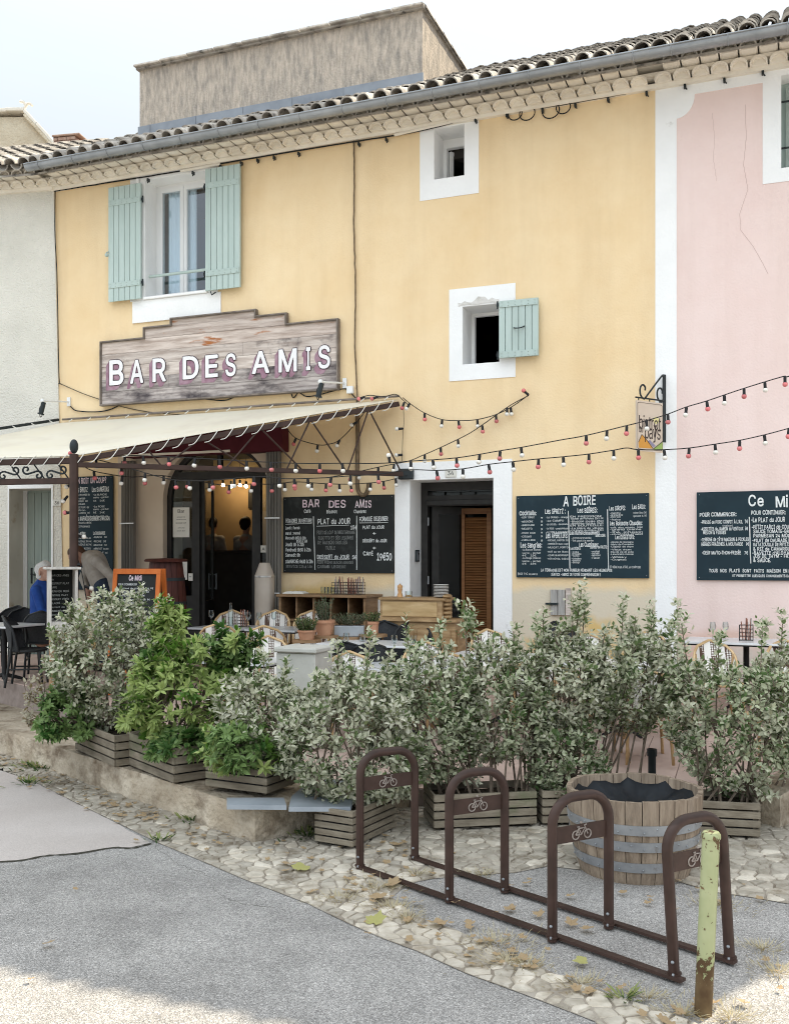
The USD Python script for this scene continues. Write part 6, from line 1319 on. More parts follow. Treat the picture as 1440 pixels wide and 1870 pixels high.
# beige bin
m_bin = MAT('beige_metal', (.46, .39, .32), (.52, .45, .38), sc=3, rough=.45)
bpos = FA.px(483, 1100, .42); bp_ = FA.w(bpos[0], .42, 0); bf_ = tz(*bp_[:2]); bh = FA.px(483, 1028, .42)[1] - bf_; br1 = 36 / FPX * bp_[1] / 2
bn = T('cone_top_bin', 'beige floor bin with truncated cone top and chrome ring beside the bar door', 'bin', loc=(bp_[0], bp_[1], bf_)); bhc = FA.px(483, 1053, .42)[1] - bf_
bn.part('body', lathe([(0, 0), (br1, 0), (br1, bhc - .01), (0, bhc - .01)], 24), m_bin, smooth=40); bn.part('chrome_ring', lathe([(br1 - .01, bhc - .01), (br1 + .004, bhc - .01), (br1 + .004, bhc + .014), (br1 - .01, bhc + .014)], 24), m_steel); bn.part('cone_top', lathe([(br1, bhc + .014), (br1 * .52, bh), (0, bh + .004)], 24), m_bin, smooth=40)
# menu box, A board, dark red barrel
m_box = MAT('whitewashed_box_wood', (.40, .375, .34), (.62, .59, .545), sc=4, stretch=(5, 5, .7), rough=.85, bump=.4, bsc=25, bst=(7, 7, .8), rnd=.06)
pb = at(113, 1095, 11.2); fz = tz(pb[0], pb[1]); z1 = at(113, 1040, 11.2)[2]; z0 = at(113, 1150, 11.2)[2]
mb = T('standing_menu_box', 'tall weathered wooden display box with a chalk menu inside beside the awning post', 'menu stand', loc=(pb[0], pb[1], fz), rotz=24)
a, b = z0 - fz, z1 - fz
for q in ((-.15, -.125), (.125, .15)): mb.part('side_board', box(*q, -.16, .14, a, b, .004), m_box)
mb.part('top_board', box(-.19, .19, -.20, .18, b, b + .028, .005), m_box); mb.part('bottom_board', box(-.125, .125, -.16, .14, a, a + .10, .004), m_box); mb.part('back_board', box(-.125, .125, .12, .14, a + .1, b), m_slate)
for q in ((-.155, -.125), (.125, .155)): mb.part('face_frame', box(*q, -.18, -.161, a, b, .003), m_box)
mb.part('plinth', box(-.13, .13, -.13, .11, 0, a, .005), m_ply)
for i, t in enumerate(('BAR DES AMIS', 'le', 'BISTROT PLAT', 'CAFE', 'MENU DU MIDI', 'ENTREE PLAT', 'DESSERT 19€50', 'GLACES', 'ouvert du', 'MERCREDI au', 'DIMANCHE', '8h - 22h', 'cuisine maison')): mb.part('chalk_writing', mv(text(t, .022, min(.2, .017 * len(t)), jit=.08, seed=i, depth=.001), -.11, .118, b - .08 - i * .045, rx=90), m_chalk)
m_orangep = MAT('orange_frame_paint', (.50, .115, .018), (.58, .16, .035), sc=6, stretch=(3, 3, .6), rough=.5)
pa_ = at(255, 1090, 12.0); fz = tz(pa_[0], pa_[1]); z1 = at(255, 1039, 12.0)[2] - fz
ab = T('orange_a_board', 'orange framed folding chalkboard headed Ce Midi standing on the terrace', 'a-board', loc=(pa_[0], pa_[1], fz), rotz=-8)
def tilt(m, s=1): return mv(m, rx=-11 * s, z=0)
W2 = .30
def panelA(s):
    off = (lambda m: mv(mv(m, z=0, y=0, x=0, rx=-9 * s), 0, (-.30 if s > 0 else .30), 0))
    L = z1 / math.cos(math.radians(9))
    for q in ((-W2, -W2 + .055), (W2 - .055, W2)): ab.part('upright', off(box(*q, -.018, .018, 0, L - .06, .003)), m_orangep)
    ab.part('top_rail', off(box(-W2, W2, -.02, .02, L - .065, L, .003)), m_orangep); ab.part('bottom_rail', off(box(-W2 + .055, W2 - .055, -.016, .016, .25, .31, .003)), m_orangep)
    pn = ab.part('chalk_panel', off(box(-W2 + .05, W2 - .05, -.004, .008, .31, L - .065)), m_slate)
    if s > 0:
        pn.part('title', off(mv(text('Ce Midi', .06, .16, bold=True, jit=.08, depth=.001), -.10, -.005, L - .14, rx=90)), m_chalkp)
        ls = ['POUR COMMENCER', '-pressé de porc confit 7€', '-assiette de jambon 8€', '-terrine de tête 8€', '-maquereaux moutarde 9€', 'OEUF MAYO FRISEE', '', 'POUR CONTINUER', '-plat du jour 15€', '-petit farci courgette 16€', '-filet de daurade 17€', '-bavette frites 18€', '', 'DESSERTS 5€', '-poire pochée']
        pn.part('chalk_writing', cat([off(mv(text(t, .024 if t[0] != '-' else .019, min(.44, .017 * len(t)), jit=.08, seed=i, depth=.001), -W2 + .07 + .02 * (t[0] == '-'), -.005, L - .20 - i * .045, rx=90)) for i, t in enumerate(ls) if t]), m_chalk, kind='stuff')
panelA(1); panelA(-1)
pbar = at(303, 1070, 12.9); fz = tz(pbar[0], pbar[1]); hb = at(303, 1026, 12.9)[2] - fz; m_redb = MAT('dark_red_barrel', (.055, .014, .010), (.09, .025, .018), sc=5, stretch=(5, 5, .6), rough=.5)
db = T('dark_red_barrel', 'dark red standing barrel behind the orange chalkboard', 'barrel', loc=(pbar[0], pbar[1], fz))
for k in range(18):
    a = np.linspace(2 * math.pi * k / 18 + .01, 2 * math.pi * (k + 1) / 18 - .01, 3); V = []
    for i in range(7):
        z = hb * i / 6; rr_ = .21 + .06 * math.sin(math.pi * i / 6)
        for t in a: V.append((rr_ * math.cos(t), rr_ * math.sin(t), z))
    F = []
    for i in range(6):
        for j in range(2): o = i * 3 + j; F += [(o, o + 1, o + 4), (o, o + 4, o + 3)]
    db.part('stave', trimesh.Trimesh(V, F, process=False), m_redb, smooth=40)
db.part('head', cyl(.205, hb - .03, hb - .01, 24), m_redb); db.part('table_lid', lathe([(0, hb), (.27, hb), (.28, hb + .02), (.25, hb + .04), (0, hb + .05)], 24), m_redb, smooth=40)
for z in (.16, .36, .64, .84): q = hb * z; rr_ = .21 + .06 * math.sin(math.pi * z); db.part('metal_hoop', lathe([(rr_, q), (rr_ + .006, q), (rr_ + .006, q + .04), (rr_, q + .04)], 24), m_iron)

# ================================================================ PEOPLE
def skel(bones, L=.03, it=8, sub=None):
    hs = []
    sp = trimesh.creation.icosphere(2, 1.0).vertices
    for p, q, ra, rb in bones: hs.append(manifold3d.Manifold.hull_points(np.vstack([sp * np.asarray(ra) + p, sp * np.asarray(rb) + q])))
    m = manifold3d.Manifold.batch_boolean(hs, manifold3d.OpType.Add).refine_to_length(L); t = tm(m); t.merge_vertices(); trimesh.smoothing.filter_taubin(t, iterations=it); return t
def head_bones(c, f, s=1.0):
    """A head centred at c facing the unit direction f."""
    c, f = np.array(c, float), np.array(f, float); f /= np.linalg.norm(f); u = np.array([0, 0, 1.0]) - f * f[2]; u /= np.linalg.norm(u); l = np.cross(u, f); P = lambda a, b, d: c + (f * a + l * b + u * d) * s
    return [(P(-.015, 0, .03), P(.01, 0, .03), .088 * s, .082 * s), (P(.02, 0, -.02), P(.045, 0, -.085), .066 * s, .042 * s), (P(.085, 0, .02), P(.108, 0, -.022), .011 * s, .016 * s),
            (P(.078, -.04, .032), P(.078, .04, .032), .015 * s, .015 * s), (P(.072, -.02, -.062), P(.072, .02, -.062), .012 * s, .012 * s), (P(-.005, .083, .01), P(-.01, .09, -.03), .016 * s, .012 * s), (P(-.005, -.083, .01), P(-.01, -.09, -.03), .016 * s, .012 * s)], P
def hand_bones(w, d, palm_n, sd=1):
    d = np.array(d, float) / np.linalg.norm(d); n = np.array(palm_n, float); n -= d * (n @ d); n /= np.linalg.norm(n); s = np.cross(d, n) * sd; w = np.array(w); o = [(w, w + d * .085, .026, .030)]
    for i, L in enumerate((.068, .078, .072, .055)):
        b = w + d * .088 + s * (-.028 + i * .019); k = b + d * L * .55 + n * .010; o += [(b, k, .0095, .009), (k, k + d * L * .35 + n * .028, .009, .0075)]
    t = w + d * .03 - s * .03; o += [(t, t + d * .035 - s * .025, .013, .0105), (t + d * .035 - s * .025, t + d * .065 - s * .018 + n * .012, .0105, .009)]
    return o
m_skin = MAT('skin', (.42, .24, .17), (.50, .30, .22), sc=12, rough=.55); m_skin2 = MAT('skin_weathered', (.36, .19, .13), (.44, .25, .18), sc=12, rough=.55)
m_hairb = MAT('brown_hair', (.06, .028, .016), (.11, .055, .03), sc=40, stretch=(2, 2, .4), rough=.6); m_hairw = MAT('white_hair', (.55, .54, .52), (.70, .69, .67), sc=40, stretch=(2, 2, .4), rough=.7); m_hairk = MAT('dark_hair', (.01, .008, .007), rough=.6)
m_sweater = MAT('grey_knit', (.34, .30, .26), (.43, .39, .34), sc=14, rough=.95, bump=.6, bsc=90, bst=(1, 1, 2)); m_jeans = MAT('dark_denim', (.022, .032, .055), (.045, .06, .09), sc=18, rough=.9, bump=.3, bsc=120)
m_bluetop = MAT('royal_blue_jacket', (.012, .045, .22), (.02, .075, .30), sc=8, rough=.85); m_shirt = MAT('pale_grey_shirt', (.40, .38, .36), (.48, .46, .44), sc=6, rough=.9)
A_ = lambda *v: np.array(v, float)
# man leaning forward to the left
pm0 = at(186, 1080, 13.7); mf = tz(pm0[0], pm0[1]); base_m = A_(pm0[0], pm0[1], mf)
def M_(px, py, dy=0.0): return at(px, py, 13.7 + dy) - base_m
hip, chest, neck, hd = M_(193, 1074), M_(172, 1026), M_(157, 1017), M_(141, 1017)
shF, shB = M_(176, 1024, -.20), M_(168, 1020, .20)
elF, wrF = M_(203, 1052, -.24), M_(208, 1083, -.16); elB, wrB = M_(152, 1056, .20), M_(158, 1076, .06)
kF, kB = M_(190, 1126, -.12), M_(182, 1126, .14); kF[2] = .50; kB[2] = .50; aF, aB = A_(kF[0] + .05, kF[1], .09), A_(kB[0] + .04, kB[1], .09)
man = T('person', 'person in a grey knit sweater and dark jeans leaning down over the seated person', 'person', loc=base_m)
fdir = A_(-.80, -.15, -.58); hb_, HP = head_bones(hd, fdir, 1.12)
body = hb_ + [(hd + A_(.03, 0, -.01), neck, .055, .065), (neck, chest, .075, .14), (chest, hip, .145, .14), (shF, elF, .05, .042), (elF, wrF, .040, .028), (shB, elB, .05, .042), (elB, wrB, .040, .028),
              (hip + A_(0, -.09, 0), kF, .085, .058), (kF, aF, .055, .040), (hip + A_(0, .09, 0), kB, .085, .058), (kB, aB, .055, .040), (aF, aF + A_(-.15, 0, -.05), .042, .03), (aB, aB + A_(-.15, 0, -.05), .042, .03)] + hand_bones(wrF, A_(.05, .02, -1), A_(-1, 0, 0)) + hand_bones(wrB, A_(.35, -.2, -.9), A_(0, -1, .2))
bd = man.part('body', skel(body, .02, 5), m_skin2, smooth=True)
bd.part('sweater', skel([(neck + (chest - neck) * .12, chest, .088, .165), (chest, hip + A_(-.02, 0, .02), .168, .168), (shF, shB, .075, .075), (shF, elF, .072, .062), (elF, elF + (wrF - elF) * .9, .060, .045), (shB, elB, .072, .062), (elB, elB + (wrB - elB) * .88, .060, .045), (neck + A_(.01, 0, -.0), neck + A_(.05, 0, .01), .075, .085)], .028, 6), m_sweater, smooth=True)
bd.part('jeans', skel([(hip + A_(0, -.07, .02), hip + A_(0, .07, .02), .145, .145), (hip + A_(0, -.09, 0), kF, .105, .075), (kF, aF, .073, .06), (hip + A_(0, .09, 0), kB, .105, .075), (kB, aB, .073, .06)], .03, 6), m_jeans, smooth=True)
bd.part('shoes', skel([(aF + A_(.03, 0, -.045), aF + A_(-.17, 0, -.055), .047, .037), (aB + A_(.03, 0, -.045), aB + A_(-.17, 0, -.055), .047, .037)], .02, 4), m_black, smooth=True, label='dark shoes')
bd.part('hair', skel([(HP(-.05, 0, .045), HP(.01, 0, .075), .085, .075), (HP(-.075, 0, .0), HP(-.07, 0, -.03), .06, .045)], .02, 5), m_hairb, smooth=True)
# seated person in blue
pw0 = at(78, 1090, 13.35); wf_ = tz(pw0[0], pw0[1]); base_w = A_(pw0[0], pw0[1], wf_)
def W_(px, py, dy=0.0): return at(px, py, 13.35 + dy) - base_w
hd = W_(82, 1045); ch_ = W_(76, 1082, .02); hip = A_(-.02, .04, .50); sh1, sh2 = W_(66, 1078, -.12), W_(90, 1078, .16)
wo = T('person', 'seated person with white hair in a royal blue jacket behind the wooden menu box', 'person', loc=base_w)
hb_, HP = head_bones(hd, A_(.85, -.30, .12), 1.08)
el1, wr1 = sh1 + A_(.10, -.05, -.30), sh1 + A_(.34, -.06, -.34); el2, wr2 = sh2 + A_(.12, .04, -.30), sh2 + A_(.34, .0, -.34); kn1, kn2 = A_(.42, -.12, .50), A_(.42, .12, .50)
body = hb_ + [(hd + A_(-.02, 0, -.03), ch_ + A_(0, 0, .10), .05, .06), (ch_ + A_(0, 0, .1), ch_, .08, .125), (ch_, hip, .125, .14), (sh1, el1, .045, .04), (el1, wr1, .038, .026), (sh2, el2, .045, .04), (el2, wr2, .038, .026), (hip + A_(0, -.08, 0), kn1, .08, .055), (hip + A_(0, .08, 0), kn2, .08, .055), (kn1, A_(.44, -.12, .09), .05, .036), (kn2, A_(.44, .12, .09), .05, .036), (A_(.44, -.12, .08), A_(.58, -.12, .04), .04, .03), (A_(.44, .12, .08), A_(.58, .12, .04), .04, .03)] + hand_bones(wr1, A_(1, 0, -.1), A_(0, 0, -1)) + hand_bones(wr2, A_(1, 0, -.1), A_(0, 0, -1))
bd = wo.part('body', skel(body, .02, 5), m_skin, smooth=True)
bd.part('jacket', skel([(ch_ + A_(0, 0, .11), ch_, .085, .155), (ch_, hip + A_(0, 0, .03), .155, .155), (sh1, sh2, .07, .07), (sh1, el1, .065, .055), (el1, el1 + (wr1 - el1) * .85, .054, .042), (sh2, el2, .065, .055), (el2, el2 + (wr2 - el2) * .85, .054, .042)], .028, 6), m_bluetop, smooth=True)
bd.part('trousers', skel([(hip + A_(0, -.08, 0), kn1, .10, .072), (hip + A_(0, .08, 0), kn2, .10, .072), (kn1, A_(.44, -.12, .12), .068, .055), (kn2, A_(.44, .12, .12), .068, .055)], .03, 6), m_jeans, smooth=True)
bd.part('hair', skel([(HP(-.04, 0, .04), HP(.015, 0, .075), .098, .078), (HP(-.07, .03, -.02), HP(-.06, -.03, -.04), .06, .05)], .02, 5), m_hairw, smooth=True)
# two people behind the bar counter, seen from behind
def barman(px, off, label, tall):
    a = FA.px(px, 958, off); p = FA.w(a[0], off, .9); o = T('person', label, 'person', loc=p); h = a[1] - .9; bx_ = A_(FA.e[0], FA.e[1], 0); bk_ = -A_(FA.n[0], FA.n[1], 0)
    hd = A_(0, 0, h); hb_, HP = head_bones(hd, bk_, 1.0); s_ = h - .34
    sh = [bx_ * q + A_(0, 0, s_ + .08) for q in (-.17, .17)]; el = [bx_ * q + bk_ * .05 + A_(0, 0, s_ - .20) for q in (-.23, .23)]; wr = [bx_ * q + bk_ * .25 + A_(0, 0, s_ - .28) for q in (-.15, .15)]
    legs = []
    for q in (-.09, .09): legs += [(bx_ * q + A_(0, 0, h * .52), bx_ * q + A_(0, 0, h * .28), .08, .056), (bx_ * q + A_(0, 0, h * .28), bx_ * q + A_(0, 0, .08), .052, .038), (bx_ * q + A_(0, 0, .06), bx_ * q + bk_ * .15 + A_(0, 0, .035), .04, .03)]
    body = hb_ + [(hd - A_(0, 0, .06), A_(0, 0, s_ + .13), .05, .06), (A_(0, 0, s_ + .06), A_(0, 0, h * .55), .12, .12)] + [(s, e, .045, .038) for s, e in zip(sh, el)] + [(e, w, .037, .026) for e, w in zip(el, wr)] + legs + hand_bones(wr[0], bk_, A_(0, 0, -1)) + hand_bones(wr[1], bk_, A_(0, 0, -1))
    bd = o.part('body', skel(body, .022, 5), m_skin, smooth=True)
    bd.part('shirt', skel([(A_(0, 0, s_ + .10), A_(0, 0, h * .55), .10, .15), (sh[0], sh[1], .075, .075), (bx_ * -.1 + A_(0, 0, s_), bx_ * .1 + A_(0, 0, s_), .12, .12)] + [(s, e, .065, .055) for s, e in zip(sh, el)], .03, 6), m_shirt, smooth=True)
    bd.part('trousers', skel([(bx_ * q + A_(0, 0, h * .53), bx_ * q + A_(0, 0, h * .28), .10, .075) for q in (-.09, .09)] + [(bx_ * q + A_(0, 0, h * .28), bx_ * q + A_(0, 0, .1), .075, .06) for q in (-.09, .09)], .03, 6), m_jeans, smooth=True)
    bd.part('hair', skel([(HP(-.03, 0, .03), HP(.0, 0, .06), .102, .085), (HP(-.06, 0, -.03), HP(-.05, 0, -.05), .07, .05)], .02, 5), m_hairk, smooth=True)
barman(449, -2.55, 'person with dark hair and pale shirt seen from behind, right one inside the bar', 1); barman(388, -2.6, 'person with dark hair seen from behind, left one inside the bar', 1)
# lit lamps inside
for i, px in enumerate((407, 422, 438, 449)):
    a = FA.px(px, 886 + (i % 2) * 2, -2.9); p = FA.w(a[0], -2.9, a[1]); o = T('bar_lamp', ('first', 'second', 'third', 'last')[i] + ' lit bulb from the left in the row inside the bar', 'lamp', loc=p)
    o.part('bulb', ball(.032, sub=2), m_lit, smooth=True); o.part('socket', cyl(.022, .03, .09, 10), m_iron); o.part('lamp_lead', tube([(0, 0, .09), (0, 0, 3.93 - a[1])], .004, 5), m_cable)

# ================================================================ HERB POTS ON THE TERRACE
def leaves(pos, axis, nrm, L, W, fold=.25):
    """Many leaves as one mesh: each a folded four-triangle blade."""
    pos, axis, nrm = np.asarray(pos), np.asarray(axis), np.asarray(nrm); n = len(pos)
    axis = axis / np.maximum(np.linalg.norm(axis, axis=1, keepdims=True), 1e-9); side = np.cross(axis, nrm); side /= np.maximum(np.linalg.norm(side, axis=1, keepdims=True), 1e-9); nr = np.cross(side, axis)
    L, W = np.broadcast_to(L, n)[:, None], np.broadcast_to(W, n)[:, None]
    b = pos; t = pos + axis * L - nr * L * .10; c = pos + axis * L * .48 - nr * W * fold * .5
    l1 = pos + axis * L * .30 + side * W * .46; l2 = pos + axis * L * .66 + side * W * .42; r1 = pos + axis * L * .30 - side * W * .46; r2 = pos + axis * L * .66 - side * W * .42
    V = np.stack([b, l1, l2, t, r2, r1, c], 1).reshape(-1, 3); f = np.array([(0, 6, 1), (1, 6, 2), (2, 6, 3), (3, 6, 4), (4, 6, 5), (5, 6, 0)]); F = (f[None] + 7 * np.arange(n)[:, None, None]).reshape(-1, 3)
    m = trimesh.Trimesh(V, F, process=False); return m
m_rosemary = LEAF('rosemary_leaf', (.06, .10, .045), (.11, .16, .075), (.22, .26, .16)); m_thyme = LEAF('thyme_leaf', (.07, .11, .035), (.13, .18, .06), (.2, .25, .1)); m_stem = MAT('woody_stem', (.10, .07, .045), (.20, .15, .10), sc=12, rough=.9)
m_terra = MAT('terracotta', (.42, .20, .115), (.52, .29, .18), sc=5, rough=.85, c3=(.58, .47, .38), sc3=4, t3=(.6, .75)); m_zincpot = MAT('zinc_trough', (.34, .36, .38), (.44, .46, .48), sc=4, rough=.4, metal=.6)
def herb(loc, label, kind, pot, n, spread, h, mt, seed):
    r_ = np.random.RandomState(seed); o = T('potted_herb', label, 'potted plant', loc=loc); hp = pot(o); P, A, Nn, st = [], [], [], []
    for k in range(n):
        a = r_.uniform(0, 6.28); q = r_.uniform(0, 1) ** .5; b = np.array([math.cos(a) * q * spread[0] * .6, math.sin(a) * q * spread[1] * .6, hp]); t = b + np.array([math.cos(a) * q * spread[0] * .6, math.sin(a) * q * spread[1] * .6, h * r_.uniform(.55, 1)])
        st.append(tube([b, (b + t) / 2 + r_.uniform(-.01, .01, 3), t], .0025, 4))
        for s in np.linspace(.15, 1, int(14 * h / .2)):
            for z in range(3): P.append(b + (t - b) * s); v = r_.normal(size=3); A.append(v / np.linalg.norm(v) + np.array([0, 0, .7])); Nn.append(r_.normal(size=3))
    o.part('foliage', leaves(P, A, Nn, r_.uniform(.018, .032, len(P)), .006 if kind == 'needle' else .012), mt, kind='stuff'); o.part('stems', cat(st), m_stem, kind='stuff'); return o
def terracotta(r1, r2, h):
    def f(o): o.part('pot', lathe([(0, 0), (r1, 0), (r2 * .94, h * .8), (r2, h * .8), (r2, h), (r2 * .88, h), (r2 * .82, h - .03), (0, h - .03)], 24), m_terra, smooth=30); o.part('soil', cyl(r2 * .84, h - .04, h - .02, 20), m_soil); return h - .03
    return f
def trough(w, d, h):
    def f(o): o.part('trough', cat(box(-w / 2, w / 2, -d / 2, d / 2, 0, h, .006)), m_zincpot); o.part('soil', box(-w / 2 + .01, w / 2 - .01, -d / 2 + .01, d / 2 - .01, h, h + .004), m_soil); return h
    return f
def stand(px, Y, py_bottom, label, mt=None):
    p = fl(px, Y); z = at(px, py_bottom, Y)[2]; o = T('pot_stand', label, 'stool', loc=p); h = z - p[2]; o.part('seat', cyl(.17, h - .03, h - .001, 20), m_ply, smooth=40)
    for a in range(3): o.part('leg', tube([(.11 * math.cos(a * 2.1), .11 * math.sin(a * 2.1), h - .03), (.16 * math.cos(a * 2.1), .16 * math.sin(a * 2.1), 0)], .014, 6), m_ply)
    return np.array([p[0], p[1], z])
herb(stand(592, 11.7, 1160, 'round wooden stool under the rosemary pot'), 'tall rosemary in a terracotta pot before the pigeonhole sideboard', 'needle', terracotta(.085, .125, .18), 26, (.10, .10), .30, m_rosemary, 1)
herb(stand(560, 11.45, 1168, 'round wooden stool under the low herb bowl'), 'feathery low green herb in a terracotta bowl left of the rosemary', 'leaf', terracotta(.08, .11, .11), 40, (.13, .12), .17, m_thyme, 2)
herb(stand(638, 11.85, 1162, 'round stool under the zinc herb trough'), 'thyme filling a zinc trough right of the rosemary', 'needle', trough(.36, .18, .13), 70, (.20, .10), .14, m_rosemary, 3)
herb(stand(681, 11.75, 1158, 'round stool under the small white pot'), 'small green plant in a ribbed white pot beside the thyme trough', 'leaf', terracotta(.06, .07, .15), 20, (.08, .08), .14, m_thyme, 4)
ms = fl(684, 12.3); wb = T('white_meter_box', 'small white box standing against the wall between sideboard and console', 'box', frame=FA, base=(FA.px(684, 1110, .1)[0], .1, FLOOR)); q = FA.rect(676, 1093, 691, 1122, .12); wb.part('casing', fb(q[0], q[1], 0, .12, FLOOR, q[3], .006), m_pvc); wb.part('door', fb(q[0] + .01, q[1] - .01, .12, .128, FLOOR + .1, q[3] - .02, .003), m_pvc)

pbk = at(556, 1180, 9.75); m_pil = MAT('pale_concrete_block', (.50, .49, .44), (.60, .59, .54), sc=3, rough=.9, bump=.3, bsc=30)
cb = T('concrete_pillar', 'pale square concrete pillar block rising among the shrubs left of the black chairs', 'pillar', loc=(pbk[0], pbk[1], tz(pbk[0], pbk[1])), rotz=-21.6)
hh = pbk[2] - tz(pbk[0], pbk[1]); cb.part('shaft', box(-.21, .21, -.2, .2, 0, hh - .05, .012), m_pil); cb.part('cap_slab', box(-.23, .23, -.22, .22, hh - .05, hh, .012), m_pil)
# ================================================================ HEDGE
from scipy.spatial import cKDTree
m_elea = LEAF('silvery_leaf', (.17, .245, .10), (.40, .48, .24), (.62, .62, .46), rough=.42, trans=.22)
m_elea2 = LEAF('silvery_leaf_pale', (.28, .33, .165), (.54, .57, .355), (.67, .66, .52), rough=.42, trans=.22)
m_elea3 = LEAF('silvery_leaf_deep', (.13, .22, .08), (.31, .43, .19), (.55, .58, .39), rough=.40, trans=.22)
m_choi = LEAF('bright_green_leaf', (.12, .25, .04), (.28, .44, .09), (.44, .54, .18), rough=.38, trans=.32)
m_choid = LEAF('deep_green_leaf', (.06, .15, .035), (.13, .26, .065), (.24, .36, .12), rough=.38, trans=.25)
m_bark = MAT('shrub_bark', (.10, .075, .055), (.21, .165, .125), sc=14, rough=.95, bump=.4, bsc=60)
m_tan = LEAF('tan_young_leaf', (.30, .24, .13), (.42, .36, .22), (.5, .46, .34), trans=.25)
def shrub(name, label, ctr, rad, base, nmain, nsec, ntw, mt, seed, leafL=(.044, .070), ratio=.52, shoots=(), palm=False, low=0.0, space=.016, mt2=None, frac2=.3, sq=1.0, group=None):
    """Stems rise from the trough, branches and twigs reach points spread through the crown, leaves sit along the twigs."""
    r_ = np.random.RandomState(seed); ctr, rad, base = np.array(ctr), np.array(rad), np.array(base)
    o = T(name, label, 'shrub', loc=base, group=group); nodes, stems = [], []; ntw = int(ntw * (1.45 if ctr[0] < -1 else 1.15)); nsec = int(nsec * 1.2); rad = rad * [1.08, 1.1, 1.16]
    ctr = ctr - [0, 0, .05 if ctr[0] < -1 else .15]
    def crown(n, shell=.55):
        d = r_.normal(size=(n, 3)); d /= np.linalg.norm(d, axis=1, keepdims=True); d = np.sign(d) * np.abs(d) ** sq
        q = r_.uniform(0, 1, n) ** (1 / 3.0) * (1 - shell) + shell * r_.uniform(.75, 1.0, n)
        p = ctr + d * rad * q[:, None]; bump_ = (meshkit.fbm(p * 2.6 + seed, 3) - .5) * .75 + 1.0; p = ctr + (p - ctr) * bump_[:, None]; p[:, 2] = np.maximum(p[:, 2], base[2] + low); return p
    mains = []
    for k in range(nmain):
        b = base + np.array([r_.uniform(-.28, .28) * min(1, rad[0] * 1.6), r_.uniform(-.08, .08), 0]); e = ctr + np.array([r_.uniform(-.75, .75) * rad[0], r_.uniform(-.6, .6) * rad[1], rad[2] * r_.uniform(.2, .85)])
        mid = b * .55 + e * .45 + np.array([*(r_.uniform(-.07, .07, 2)), .05]); mains.append(curve([b, mid, e], 9))
    for (dx, dy, zt_) in shoots:
        b = base + np.array([dx * .5, dy * .5, 0]); e = np.array([ctr[0] + dx, ctr[1] + dy, zt_]); mains.append(curve([b, (b + e) / 2 + r_.uniform(-.04, .04, 3), e], 9))
    twigs = []
    for i, c in enumerate(mains):
        stems.append(tube(c, np.linspace(.010, .0035, len(c)), 5)); nodes.append(c[5:]); twigs.append(c[-9:])
        if i >= nmain:
            for z in range(26):
                j = r_.randint(len(c) - 8, len(c)); d = r_.normal(size=3); d[2] = abs(d[2]) + .5; d /= np.linalg.norm(d); twigs.append(np.array([c[j], c[j] + d * r_.uniform(.05, .11)]))
    nd = np.vstack(nodes); t = cKDTree(nd)
    sec = []
    for p in crown(nsec, .4):
        k = t.query(p - np.array([0, 0, .10]))[1]; a = nd[k]; c = curve([a, (a + p) / 2 + r_.uniform(-.04, .04, 3) + [0, 0, .03], p], 4); stems.append(tube(c, np.linspace(.0045, .0022, len(c)), 4)); sec.append(c); twigs.append(c[3:])
    nd = np.vstack([nd] + sec); t = cKDTree(nd)
    for p in crown(ntw, .62):
        k = t.query(p - np.array([0, 0, .06]))[1]; a = nd[k]; L = np.linalg.norm(p - a)
        if L < .03: continue
        c = np.array([a, (a + p) / 2 + r_.uniform(-.015, .015, 3), p]); stems.append(tube(c, [.0024, .0018, .0012], 3, caps=False)); twigs.append(c)
    P, A, N, LL = [], [], [], []
    for c in twigs:
        seg = np.linalg.norm(np.diff(c, axis=0), axis=1); tot = seg.sum(); cum = np.concatenate([[0], np.cumsum(seg)])
        if palm:
            e = c[-1]; d = (c[-1] - c[-2]); d /= max(np.linalg.norm(d), 1e-6)
            for lev in range(3):
                q = e - d * .035 * lev; n_ = r_.randint(5, 8)
                for k in range(n_):
                    v = r_.normal(size=3); v -= d * (v @ d); v /= np.linalg.norm(v); ax = d * (.55 - .3 * lev) + v + np.array([0, 0, .05 - .18 * lev]); P.append(q); A.append(ax); N.append(d + np.array([0, 0, .8]) + r_.normal(size=3) * .2); LL.append(r_.uniform(*leafL))
            continue
        n_ = max(2, int(min(tot, .24) / space)); ph = r_.uniform(0, 6.3)
        for k in range(n_):
            u = tot - min(tot, .24) * (k / n_) ; i = min(np.searchsorted(cum, u) - 1, len(seg) - 1); i = max(i, 0); f = (u - cum[i]) / max(seg[i], 1e-6); q = c[i] + (c[i + 1] - c[i]) * f; d = (c[i + 1] - c[i]) / max(seg[i], 1e-6)
            s1_ = np.cross(d, [0, 0, 1.0]); s1_ /= max(np.linalg.norm(s1_), 1e-6); s2_ = np.cross(s1_, d); a = ph + k * 2.4; v = s1_ * math.cos(a) + s2_ * math.sin(a)
            P.append(q); A.append(d * r_.uniform(.35, .9) + v + np.array([0, 0, .18])); N.append(np.array([0, -.25, 1.0]) + d * .3 + r_.normal(size=3) * .45); LL.append(r_.uniform(*leafL) * (.75 if k < 2 else 1))
    P, A, N, LL = np.array(P), np.array(A), np.array(N), np.array(LL); W_ = LL * ratio * r_.uniform(.85, 1.15, len(LL))
    off = base
    def lv(msk): m = leaves(P[msk], A[msk], N[msk], LL[msk], W_[msk]); m.apply_translation(-off); return m
    sel = np.zeros(len(P), bool)
    if mt2 is not None:
        g = meshkit.fbm(P * 3.1 + 7, 2, seed); sel = g > np.quantile(g, 1 - frac2); o.part('foliage', lv(sel), mt2, kind='stuff', label='paler leaf clumps')
